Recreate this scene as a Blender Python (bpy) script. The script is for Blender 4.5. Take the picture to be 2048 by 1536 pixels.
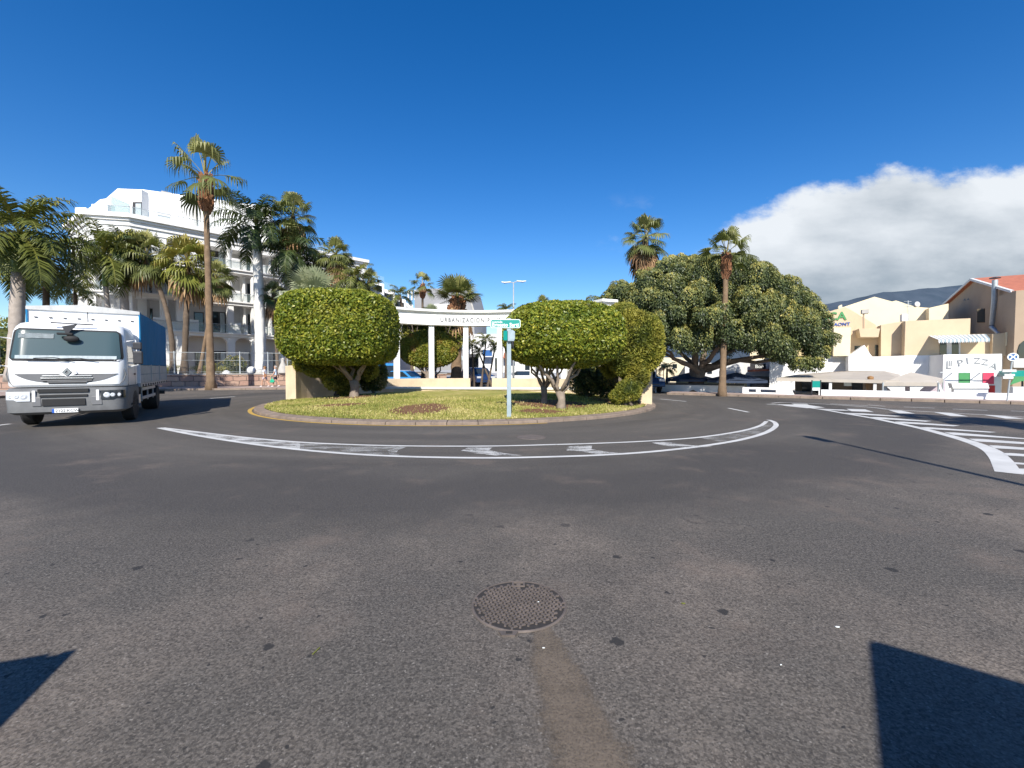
import bpy, bmesh, math, random
import numpy as np
from mathutils import Vector, Matrix, Euler

for o in list(bpy.data.objects):
    bpy.data.objects.remove(o)
SC = bpy.context.scene
COL = SC.collection
PI = math.pi
R = math.radians

# ------------------------------------------------------------------ camera
CAMH, FPX, PITCH = 1.6, 880.0, math.atan(30 / 880.0)
cd = bpy.data.cameras.new('Camera')
cam = bpy.data.objects.new('Camera', cd)
COL.objects.link(cam)
cam.location = (0, 0, CAMH)
cam.rotation_euler = (PI / 2 - PITCH, 0, 0)
cd.sensor_width = 36
cd.lens = 36 * FPX / 2048
cd.clip_start = 0.05
cd.clip_end = 20000
SC.camera = cam
SC.render.resolution_x, SC.render.resolution_y = 1024, 768

# ------------------------------------------------------------------ world
SUN_EL, SUN_AZ = R(38), R(181)          # sun stands behind the camera
w = bpy.data.worlds.new('World')
SC.world = w
w.use_nodes = True
nt = w.node_tree
nt.nodes.clear()


def N(t, kind, **kw):
    n = t.nodes.new(kind)
    for k, v in kw.items():
        if k.startswith('i_'):
            n.inputs[k[2:]].default_value = v
        else:
            setattr(n, k, v)
    return n


def L(t, a, b):
    t.links.new(a, b)


def mth(t, op, a, b=None, c=None, clamp=False):
    n = t.nodes.new('ShaderNodeMath')
    n.operation = op
    n.use_clamp = clamp
    for i, v in enumerate((a, b, c)):
        if v is None:
            continue
        if isinstance(v, (int, float)):
            n.inputs[i].default_value = v
        else:
            t.links.new(v, n.inputs[i])
    return n.outputs[0]


def sstep(t, v, a, b):
    n = t.nodes.new('ShaderNodeMapRange')
    n.interpolation_type = 'SMOOTHSTEP'
    n.inputs['From Min'].default_value = a
    n.inputs['From Max'].default_value = b
    t.links.new(v, n.inputs['Value'])
    return n.outputs['Result']


def ramp(t, v, stops):
    n = t.nodes.new('ShaderNodeValToRGB')
    cr = n.color_ramp
    while len(cr.elements) < len(stops):
        cr.elements.new(0.5)
    for e, (p, c) in zip(cr.elements, stops):
        e.position = p
        e.color = (*c, 1) if len(c) == 3 else c
    if v is not None:
        t.links.new(v, n.inputs[0])
    return n.outputs[0]


def mixc(t, f, a, b):
    n = t.nodes.new('ShaderNodeMix')
    n.data_type = 'RGBA'
    for i, v in ((0, f), (6, a), (7, b)):
        if isinstance(v, (int, float)):
            n.inputs[i].default_value = v
        elif isinstance(v, tuple):
            n.inputs[i].default_value = (*v, 1) if len(v) == 3 else v
        else:
            t.links.new(v, n.inputs[i])
    return n.outputs[2]


sky = N(nt, 'ShaderNodeTexSky', sky_type='NISHITA', sun_disc=False)
sky.sun_elevation = SUN_EL
sky.sun_rotation = SUN_AZ
sky.air_density, sky.dust_density, sky.ozone_density = 1.0, 0.15, 3.0
hs = N(nt, 'ShaderNodeHueSaturation', i_Saturation=1.38, i_Value=1.0, i_Hue=0.509)
L(nt, sky.outputs[0], hs.inputs['Color'])
bg1 = N(nt, 'ShaderNodeBackground', i_Strength=0.104)
L(nt, hs.outputs[0], bg1.inputs[0])
tc = N(nt, 'ShaderNodeTexCoord')
sx = N(nt, 'ShaderNodeSeparateXYZ')
L(nt, tc.outputs['Generated'], sx.inputs[0])
yy = mth(nt, 'MAXIMUM', sx.outputs[1], 0.02)
U = mth(nt, 'DIVIDE', sx.outputs[0], yy)
V = mth(nt, 'DIVIDE', sx.outputs[2], yy)
cmb = N(nt, 'ShaderNodeCombineXYZ')
L(nt, U, cmb.inputs[0])
L(nt, mth(nt, 'MULTIPLY', V, 1.5), cmb.inputs[1])
nz1 = N(nt, 'ShaderNodeTexNoise', i_Scale=5.5, i_Detail=12, i_Roughness=0.61)
L(nt, cmb.outputs[0], nz1.inputs['Vector'])
cmb2 = N(nt, 'ShaderNodeCombineXYZ')
L(nt, U, cmb2.inputs[0])
L(nt, mth(nt, 'MULTIPLY', V, 3.2), cmb2.inputs[1])
cmb2.inputs[2].default_value = 4.3
nz2 = N(nt, 'ShaderNodeTexNoise', i_Scale=2.6, i_Detail=7, i_Roughness=0.5)
L(nt, cmb2.outputs[0], nz2.inputs['Vector'])
edge = N(nt, 'ShaderNodeFloatCurve')          # top edge of the cloud bank against azimuth
cv = edge.mapping.curves[0]
pts = [(0.0, 0.0), (0.30, 0.12), (0.39, 0.26), (0.52, 0.345), (0.66, 0.395), (0.82, 0.44), (1.0, 0.455), (1.16, 0.465)]
cv.points[0].location = (pts[0][0] / 1.3, pts[0][1])
cv.points[1].location = (1.0, 0.47)
for p in pts[1:]:
    cv.points.new(p[0] / 1.3, p[1])
edge.mapping.update()
L(nt, mth(nt, 'DIVIDE', U, 1.3, clamp=True), edge.inputs['Value'])
dist = mth(nt, 'SUBTRACT', edge.outputs[0], V)
nzc = mth(nt, 'MULTIPLY', mth(nt, 'SUBTRACT', nz1.outputs[0], 0.5), 0.17)
dens = sstep(nt, mth(nt, 'ADD', dist, nzc), -0.012, 0.03)
left = sstep(nt, mth(nt, 'ADD', U, mth(nt, 'MULTIPLY', nzc, 1.2)), 0.40, 0.52)
front = mth(nt, 'GREATER_THAN', sx.outputs[1], 0.02)
# thin wisps left of the bank
wisp = mth(nt, 'MULTIPLY', sstep(nt, nz1.outputs[0], 0.56, 0.72),
           mth(nt, 'MULTIPLY', sstep(nt, U, 0.05, 0.4), mth(nt, 'MULTIPLY', sstep(nt, V, 0.42, 0.28), 0.35)))
mask = mth(nt, 'MULTIPLY', mth(nt, 'MULTIPLY', dens, left), front)
mask = mth(nt, 'MAXIMUM', mask, mth(nt, 'MULTIPLY', wisp, front))
mask = mth(nt, 'MULTIPLY', mask, 0.97)
thick = mth(nt, 'ADD', mth(nt, 'MULTIPLY', dist, 2.0), mth(nt, 'MULTIPLY', mth(nt, 'SUBTRACT', 0.52, nz2.outputs[0]), 2.0))
thick = mth(nt, 'ADD', thick, mth(nt, 'MULTIPLY', mth(nt, 'SUBTRACT', 0.5, nz1.outputs[0]), 0.7))
ccol = ramp(nt, thick, [(0.0, (0.86, 0.90, 0.94)), (0.35, (0.68, 0.73, 0.78)), (0.7, (0.46, 0.52, 0.58)), (1.0, (0.29, 0.36, 0.43))])
bg2 = N(nt, 'ShaderNodeBackground', i_Strength=0.67)
L(nt, ccol, bg2.inputs[0])
mx = N(nt, 'ShaderNodeMixShader')
L(nt, mask, mx.inputs[0]); L(nt, bg1.outputs[0], mx.inputs[1]); L(nt, bg2.outputs[0], mx.inputs[2])
wo = N(nt, 'ShaderNodeOutputWorld')
L(nt, mx.outputs[0], wo.inputs[0])

# ------------------------------------------------------------------ sun
sl = bpy.data.lights.new('Sun', 'SUN')
sl.energy = 4.8
sl.angle = R(0.5)
sl.color = (1.0, 0.95, 0.86)
so = bpy.data.objects.new('Sun', sl)
COL.objects.link(so)
sd = Vector((0.012 * math.cos(SUN_EL), math.cos(SUN_EL), -math.sin(SUN_EL)))
so.rotation_euler = sd.to_track_quat('-Z', 'Y').to_euler()
so.location = (0, -20, 30)
SC.view_settings.view_transform = 'Standard'
SC.view_settings.look = 'None'
SC.view_settings.gamma = 1
SC.view_settings.use_curve_mapping = False
SC.view_settings.exposure = 0.6
SC.render.engine = 'CYCLES'

# ------------------------------------------------------------------ picture <-> world
FW = np.array((0, math.cos(PITCH), -math.sin(PITCH)))
UPV = np.array((0, math.sin(PITCH), math.cos(PITCH)))


def ray(px, py):
    return np.array((1.0, 0, 0)) * ((px - 1024) / FPX) + FW + UPV * ((768 - py) / FPX)


def at(px, py, Y):
    d = ray(px, py)
    p = d * (Y / d[1])
    return Vector((p[0], p[1], p[2] + CAMH))


def G(px, py, z=0.0):
    d = ray(px, py)
    t = (z - CAMH) / d[2]
    return Vector((d[0] * t, d[1] * t, z))


class Frame:
    """vertical facade frame: a runs along, b into the building, z up"""
    def __init__(s, o, e):
        s.o = np.array(o[:2], float)
        e = np.array(e[:2], float)
        s.e = e / np.linalg.norm(e)
        s.f = np.array((-s.e[1], s.e[0]))
        if np.dot(s.f, s.o) < 0:
            s.f = -s.f

    def pt(s, a, b, z):
        p = s.o + s.e * a + s.f * b
        return Vector((p[0], p[1], z))

    def hit(s, px, py, b=0):                       # on a front plane -> (a, z)
        d = ray(px, py)
        p0 = s.o + s.f * b
        t = np.dot(p0, s.f) / np.dot(d[:2], s.f)
        q = d[:2] * t
        return float(np.dot(q - s.o, s.e)), float(d[2] * t + CAMH)

    def side(s, px, py, a):                        # on a side plane -> (b, z)
        d = ray(px, py)
        p0 = s.o + s.e * a
        t = np.dot(p0, s.e) / np.dot(d[:2], s.e)
        q = d[:2] * t
        return float(np.dot(q - s.o, s.f)), float(d[2] * t + CAMH)


# ------------------------------------------------------------------ materials
def base_mat(name):
    m = bpy.data.materials.new(name)
    m.use_nodes = True
    t = m.node_tree
    b = t.nodes['Principled BSDF']
    tc = t.nodes.new('ShaderNodeTexCoord')
    return m, t, b, tc.outputs['Object']


def noise(t, vec, scale, detail=4, rough=0.55, mapping=None):
    n = N(t, 'ShaderNodeTexNoise', i_Scale=scale, i_Detail=detail, i_Roughness=rough)
    if mapping:
        mp = N(t, 'ShaderNodeMapping')
        mp.inputs['Scale'].default_value = mapping
        L(t, vec, mp.inputs[0])
        vec = mp.outputs[0]
    L(t, vec, n.inputs['Vector'])
    return n.outputs[0]


def bump(t, b, h, strength=0.3, dist=0.02):
    n = N(t, 'ShaderNodeBump', i_Strength=strength, i_Distance=dist)
    L(t, h, n.inputs['Height'])
    L(t, n.outputs[0], b.inputs['Normal'])


def mat(name, c, rough=0.6, var=0.12, scale=2.0, bmp=0.0, bscale=40, metal=0.0, streak=False, spec=0.5, dirt=0.0):
    m, t, b, oc = base_mat(name)
    n = noise(t, oc, scale, 6, 0.6, (1, 1, 0.25) if streak else None)
    lo = tuple(max(0, x * (1 - var)) for x in c)
    hi = tuple(min(1, x * (1 + var)) for x in c)
    col = ramp(t, n, [(0.3, lo), (0.7, hi)])
    if dirt:
        n2 = noise(t, oc, scale * 0.7, 8, 0.7, (1, 1, 0.3))
        col = mixc(t, mth(t, 'MULTIPLY', sstep(t, n2, 0.52, 0.75), dirt), col, tuple(x * 0.45 for x in c))
    L(t, col, b.inputs['Base Color'])
    b.inputs['Roughness'].default_value = rough
    b.inputs['Metallic'].default_value = metal
    b.inputs['Specular IOR Level'].default_value = spec
    if bmp:
        bump(t, b, noise(t, oc, bscale, 5), bmp)
    return m


def leafmat(name, stops, rough=0.5, trans=0.25, big=0.0, bigcol=(0.2, 0.15, 0.03), bscale=1.0):
    m, t, b, oc = base_mat(name)
    at_ = N(t, 'ShaderNodeAttribute', attribute_name='rnd')
    col = ramp(t, at_.outputs['Fac'], stops)
    if big:
        col = mixc(t, mth(t, 'MULTIPLY', sstep(t, noise(t, oc, bscale, 4), 0.48, 0.68), big), col, bigcol)
    L(t, col, b.inputs['Base Color'])
    b.inputs['Roughness'].default_value = rough
    b.inputs['Specular IOR Level'].default_value = 0.35
    tr = N(t, 'ShaderNodeBsdfTranslucent')
    L(t, mixc(t, 0.35, col, (0.25, 0.35, 0.03)), tr.inputs[0])
    mxs = N(t, 'ShaderNodeMixShader', i_Fac=trans)
    out = t.nodes['Material Output']
    L(t, b.outputs[0], mxs.inputs[1]); L(t, tr.outputs[0], mxs.inputs[2]); L(t, mxs.outputs[0], out.inputs[0])
    return m


def glassmat(name, c, rough=0.05, alpha=1.0):
    m, t, b, oc = base_mat(name)
    b.inputs['Base Color'].default_value = (*c, 1)
    b.inputs['Roughness'].default_value = rough
    b.inputs['Specular IOR Level'].default_value = 0.8
    b.inputs['Alpha'].default_value = alpha
    return m


M = {}
M['white'] = mat('white_render', (0.78, 0.77, 0.75), 0.7, 0.04, 0.6, 0.08, 60, dirt=0.10)
M['offwhite'] = mat('old_white_paint', (0.66, 0.655, 0.64), 0.75, 0.08, 1.2, 0.1, 60, dirt=0.25)
M['hotelshade'] = mat('shaded_white_render', (0.62, 0.61, 0.60), 0.75, 0.05, 0.8, 0.08, 60, dirt=0.1)  # hotel white with the shade of the recessed walls put into it
M['beige'] = mat('beige_render', (0.58, 0.45, 0.30), 0.8, 0.06, 1.0, 0.12, 50, dirt=0.18)
M['cream'] = mat('cream_render', (0.76, 0.66, 0.46), 0.8, 0.05, 0.8, 0.1, 50, dirt=0.12)
M['yellow'] = mat('yellow_render', (0.70, 0.55, 0.30), 0.8, 0.06, 0.8, 0.1, 50, dirt=0.12)
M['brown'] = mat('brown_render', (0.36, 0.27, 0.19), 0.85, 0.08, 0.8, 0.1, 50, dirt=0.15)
M['gatewall'] = mat('weathered_beige_wall', (0.60, 0.48, 0.33), 0.85, 0.10, 1.6, 0.25, 30, dirt=0.35)
M['greywall'] = mat('grey_render', (0.27, 0.27, 0.28), 0.8, 0.05, 0.6)
M['conc'] = mat('pale_concrete', (0.42, 0.40, 0.37), 0.85, 0.12, 3, 0.2, 60, dirt=0.3)
M['marble'] = mat('pale_stone_slab', (0.62, 0.62, 0.58), 0.6, 0.08, 2, 0.1, 40)
M['kerb'] = mat('kerb_stone', (0.23, 0.175, 0.135), 0.85, 0.25, 3.5, 0.5, 40, dirt=0.35)
M['pave'] = mat('pinkish_paving', (0.36, 0.27, 0.23), 0.85, 0.12, 2, 0.3, 40, dirt=0.3)
M['soil'] = mat('dry_soil', (0.20, 0.13, 0.08), 0.95, 0.25, 2, 0.5, 20)
M['darkmetal'] = mat('dark_metal', (0.03, 0.03, 0.035), 0.5, 0.2, 4)
M['black'] = mat('black_rubber', (0.014, 0.014, 0.015), 0.75, 0.2, 5, 0.1)
M['steel'] = mat('galvanised_steel', (0.42, 0.45, 0.46), 0.45, 0.12, 6, 0.05, 80, metal=0.35, dirt=0.2)
M['steelblue'] = mat('grey_blue_post_paint', (0.30, 0.37, 0.40), 0.5, 0.12, 5, 0.05, 80, metal=0.1, dirt=0.25)
M['glass'] = glassmat('dark_window_glass', (0.02, 0.028, 0.035))
M['glassgreen'] = glassmat('clear_green_glass', (0.35, 0.45, 0.45), 0.05, 0.14)
M['screenglass'] = glassmat('frosted_green_glass', (0.30, 0.40, 0.39), 0.1, 0.55)
M['frame'] = mat('dark_window_frame', (0.035, 0.03, 0.03), 0.5, 0.1, 3)
M['curtain'] = mat('pale_curtain', (0.40, 0.45, 0.47), 0.9, 0.2, 9, streak=True)
M['truckwhite'] = mat('truck_white_paint', (0.78, 0.78, 0.78), 0.28, 0.04, 1.5, dirt=0.14)
M['truckgrey'] = mat('truck_grey_plastic', (0.14, 0.142, 0.145), 0.6, 0.18, 3, 0.05, 60, dirt=0.4)
M['truckgrille'] = mat('truck_grille_grey', (0.15, 0.15, 0.155), 0.4, 0.1, 3)
M['chrome'] = mat('dull_chrome', (0.45, 0.46, 0.48), 0.25, 0.05, 3, metal=0.9)
M['tarp'] = mat('blue_tarpaulin', (0.018, 0.185, 0.38), 0.75, 0.10, 1.2, 0.25, 6, dirt=0.1, spec=0.2)
M['boards'] = mat('greyish_side_boards', (0.46, 0.46, 0.45), 0.6, 0.12, 3, 0.1, dirt=0.4)
M['lens'] = glassmat('lamp_lens', (0.55, 0.57, 0.6), 0.08)
M['orange'] = mat('orange_lens', (0.8, 0.25, 0.02), 0.3)
M['red'] = mat('red_lens', (0.5, 0.02, 0.02), 0.3)
M['platewhite'] = mat('plate_white', (0.75, 0.75, 0.74), 0.4, 0.03)
M['lettersoft'] = mat('pale_grey_letters', (0.27, 0.28, 0.29), 0.6, 0.1)
M['windscreen'] = glassmat('tinted_windscreen', (0.055, 0.085, 0.085), 0.12)
M['figbark'] = mat('brown_fig_bark', (0.17, 0.13, 0.10), 0.9, 0.25, 4, 0.6, 18)
M['ink'] = mat('dark_lettering', (0.03, 0.03, 0.035), 0.5)
M['lettergrey'] = mat('grey_metal_letters', (0.15, 0.155, 0.16), 0.5, 0.1)
M['eublue'] = mat('plate_blue', (0.02, 0.10, 0.45), 0.4)
M['signgreen'] = mat('street_sign_green', (0.0, 0.25, 0.205), 0.4, 0.04, 3)
M['signwhite'] = mat('sign_white', (0.80, 0.84, 0.82), 0.4, 0.02)
M['signblue'] = mat('sign_blue', (0.02, 0.10, 0.30), 0.4, 0.05)
M['pizzagreen'] = mat('green_door_paint', (0.06, 0.26, 0.09), 0.5, 0.06, 2)
M['pizzared'] = mat('pinkish_red_paint', (0.62, 0.05, 0.11), 0.5, 0.06, 2)
M['roofred'] = mat('red_roof', (0.42, 0.14, 0.08), 0.8, 0.18, 3, 0.3, 12)
M['canvas'] = mat('pale_canvas', (0.44, 0.39, 0.33), 0.85, 0.07, 1.5, 0.15, 8, dirt=0.18)
M['canvaswhite'] = mat('white_canvas', (0.70, 0.69, 0.66), 0.85, 0.05, 1.5, 0.15, 8)
M['navy'] = mat('navy_canvas', (0.03, 0.045, 0.08), 0.8, 0.1, 2)
M['navypaint'] = mat('navy_car_paint', (0.012, 0.03, 0.09), 0.25, 0.05)
M['redpaint'] = mat('red_car_paint', (0.35, 0.02, 0.03), 0.25, 0.05)
M['bluepaint'] = mat('sky_blue_car_paint', (0.04, 0.22, 0.50), 0.28, 0.05)
M['whitepaint'] = mat('white_car_paint', (0.72, 0.72, 0.72), 0.28, 0.03)
M['wood'] = mat('varnished_wood', (0.28, 0.15, 0.06), 0.6, 0.2, 3)
M['skin'] = mat('tanned_skin', (0.52, 0.30, 0.20), 0.6, 0.05)
M['hairbrown'] = mat('brown_hair', (0.22, 0.12, 0.05), 0.7, 0.2, 30)
M['hairgrey'] = mat('grey_hair', (0.35, 0.33, 0.31), 0.7, 0.2, 30)
M['clothwhite'] = mat('white_cotton', (0.74, 0.73, 0.75), 0.9, 0.05)
M['clothpink'] = mat('pale_mauve_cotton', (0.45, 0.38, 0.42), 0.9, 0.2, 20)
M['clothblue'] = mat('pale_blue_cotton', (0.58, 0.68, 0.78), 0.9, 0.05)
M['clothdark'] = mat('dark_navy_cotton', (0.03, 0.035, 0.06), 0.9, 0.1)
M['baggreen'] = mat('green_plastic_bag', (0.01, 0.36, 0.20), 0.5, 0.2, 8)
M['barkgrey'] = mat('pale_grey_palm_bark', (0.36, 0.31, 0.27), 0.85, 0.2, 3, 0.4, 25, dirt=0.5)
M['barkwhite'] = mat('whitewashed_palm_bark', (0.66, 0.64, 0.60), 0.85, 0.08, 3, 0.3, 25, dirt=0.25)
M['crownshaft'] = mat('green_crownshaft', (0.16, 0.24, 0.06), 0.5, 0.15, 3)
M['boots'] = mat('cut_frond_bases', (0.26, 0.12, 0.06), 0.9, 0.45, 7, 0.9, 9)
M['deadfrond'] = leafmat('dead_frond', [(0.0, (0.10, 0.055, 0.03)), (0.5, (0.26, 0.15, 0.075)), (1.0, (0.42, 0.28, 0.15))], 0.8, 0.1)
M['drift'] = mat('tree_bark_grey', (0.23, 0.185, 0.145), 0.9, 0.3, 4, 0.6, 18)  # grey bark, darkened for the shade under the clipped crowns
M['barkdark'] = mat('tree_bark_brown', (0.11, 0.085, 0.065), 0.9, 0.25, 4, 0.6, 18)


def ringbark(name, c, freq=9.0):
    m, t, b, oc = base_mat(name)
    wv = N(t, 'ShaderNodeTexWave', wave_type='BANDS', bands_direction='Z', i_Scale=freq, i_Distortion=2.5, i_Detail=3)
    wv.inputs['Detail Scale'].default_value = 2.0
    L(t, oc, wv.inputs['Vector'])
    n = noise(t, oc, 3.0, 6)
    col = mixc(t, mth(t, 'MULTIPLY', wv.outputs[1], 0.5), tuple(x * 0.6 for x in c), c)
    col = mixc(t, mth(t, 'MULTIPLY', sstep(t, n, 0.4, 0.75), 0.6), col, tuple(x * 1.3 for x in c))
    L(t, col, b.inputs['Base Color'])
    b.inputs['Roughness'].default_value = 0.9
    bump(t, b, wv.outputs[1], 0.6, 0.03)
    return m


M['barkbrown'] = ringbark('ringed_brown_palm_bark', (0.30, 0.20, 0.12))
M['barkdull'] = ringbark('ringed_dull_palm_bark', (0.19, 0.14, 0.10))

# leaves
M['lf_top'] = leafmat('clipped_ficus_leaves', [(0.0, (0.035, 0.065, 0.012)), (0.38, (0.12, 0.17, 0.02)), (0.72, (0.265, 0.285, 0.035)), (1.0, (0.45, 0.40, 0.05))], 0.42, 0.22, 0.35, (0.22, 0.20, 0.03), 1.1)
M['lf_inner'] = leafmat('yellowing_clipped_leaves', [(0.0, (0.07, 0.10, 0.015)), (0.5, (0.17, 0.20, 0.025)), (1.0, (0.36, 0.30, 0.05))], 0.5, 0.25, 0.75, (0.34, 0.17, 0.05), 0.9)
M['lf_bush'] = leafmat('feathery_bush_leaves', [(0.0, (0.05, 0.07, 0.014)), (0.5, (0.17, 0.19, 0.028)), (1.0, (0.34, 0.31, 0.05))], 0.6, 0.25, 0.3, (0.16, 0.11, 0.03), 0.9)
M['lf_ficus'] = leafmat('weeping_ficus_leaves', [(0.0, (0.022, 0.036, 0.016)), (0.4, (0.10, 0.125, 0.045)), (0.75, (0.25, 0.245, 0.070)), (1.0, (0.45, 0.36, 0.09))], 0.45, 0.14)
M['lf_fan'] = leafmat('fan_palm_leaves', [(0.0, (0.05, 0.065, 0.02)), (0.5, (0.15, 0.165, 0.05)), (0.85, (0.30, 0.28, 0.10)), (1.0, (0.45, 0.36, 0.15))], 0.45, 0.18)
M['lf_royal'] = leafmat('feather_palm_leaves', [(0.0, (0.04, 0.052, 0.015)), (0.5, (0.14, 0.155, 0.032)), (0.85, (0.31, 0.27, 0.06)), (1.0, (0.46, 0.33, 0.10))], 0.45, 0.18)
M['lf_yellow'] = leafmat('yellowish_palm_leaves', [(0.0, (0.08, 0.10, 0.02)), (0.5, (0.20, 0.21, 0.04)), (1.0, (0.42, 0.30, 0.08))], 0.5, 0.2)
M['lf_dark'] = leafmat('dark_feather_palm_leaves', [(0.0, (0.018, 0.032, 0.014)), (0.5, (0.055, 0.080, 0.026)), (0.9, (0.16, 0.165, 0.045)), (1.0, (0.28, 0.22, 0.07))], 0.4, 0.12)
M['lf_silver'] = leafmat('silvery_fan_leaves', [(0.0, (0.16, 0.20, 0.12)), (0.5, (0.28, 0.31, 0.18)), (1.0, (0.42, 0.42, 0.26))], 0.5, 0.15)


def uneven(name, build):
    m, t, b, oc = base_mat(name)
    build(t, b, oc)
    M[name] = m


def _grass(t, b, oc):
    n1 = noise(t, oc, 0.8, 6, 0.65)
    n2 = noise(t, oc, 14, 6, 0.7)
    c = ramp(t, n1, [(0.30, (0.20, 0.22, 0.045)), (0.5, (0.34, 0.31, 0.085)), (0.68, (0.46, 0.38, 0.15))])
    c = mixc(t, mth(t, 'MULTIPLY', sstep(t, n2, 0.4, 0.75), 0.6), c, (0.30, 0.25, 0.10))
    soil = mixc(t, sstep(t, n2, 0.4, 0.65), (0.13, 0.065, 0.035), (0.26, 0.15, 0.085))
    sp = N(t, 'ShaderNodeSeparateXYZ'); L(t, oc, sp.inputs[0])
    tot = None
    for (cx, cy, rx, ry) in SOIL:
        dx = mth(t, 'DIVIDE', mth(t, 'SUBTRACT', sp.outputs[0], cx), rx)
        dy = mth(t, 'DIVIDE', mth(t, 'SUBTRACT', sp.outputs[1], cy), ry)
        d = mth(t, 'ADD', mth(t, 'MULTIPLY', dx, dx), mth(t, 'MULTIPLY', dy, dy))
        d = mth(t, 'ADD', d, mth(t, 'MULTIPLY', mth(t, 'SUBTRACT', noise(t, oc, 3.0, 6), 0.5), 1.6))
        v = sstep(t, d, 1.25, 0.75)
        tot = v if tot is None else mth(t, 'MAXIMUM', tot, v)
    c = mixc(t, tot, c, soil)
    L(t, c, b.inputs['Base Color'])
    b.inputs['Roughness'].default_value = 0.9
    b.inputs['Specular IOR Level'].default_value = 0.1
    bump(t, b, n2, 0.8, 0.05)


SOIL = [(-3.2, 15.3, 1.0, 1.3), (-6.6, 16.9, 1.0, 0.5), (1.0, 15.0, 0.9, 0.6), (-7.4, 20.3, 1.5, 1.2), (1.5, 17.2, 1.6, 1.4), (5.0, 19.5, 1.6, 1.6), (-9.0, 22.5, 1.3, 1.5)]
uneven('grass', _grass)
M['lf_grass'] = leafmat('grass_blades', [(0.0, (0.15, 0.18, 0.035)), (0.4, (0.30, 0.30, 0.07)), (0.75, (0.48, 0.41, 0.15)), (1.0, (0.62, 0.52, 0.25))], 0.7, 0.2)
ISL = (-2.3, 21.25)


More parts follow.
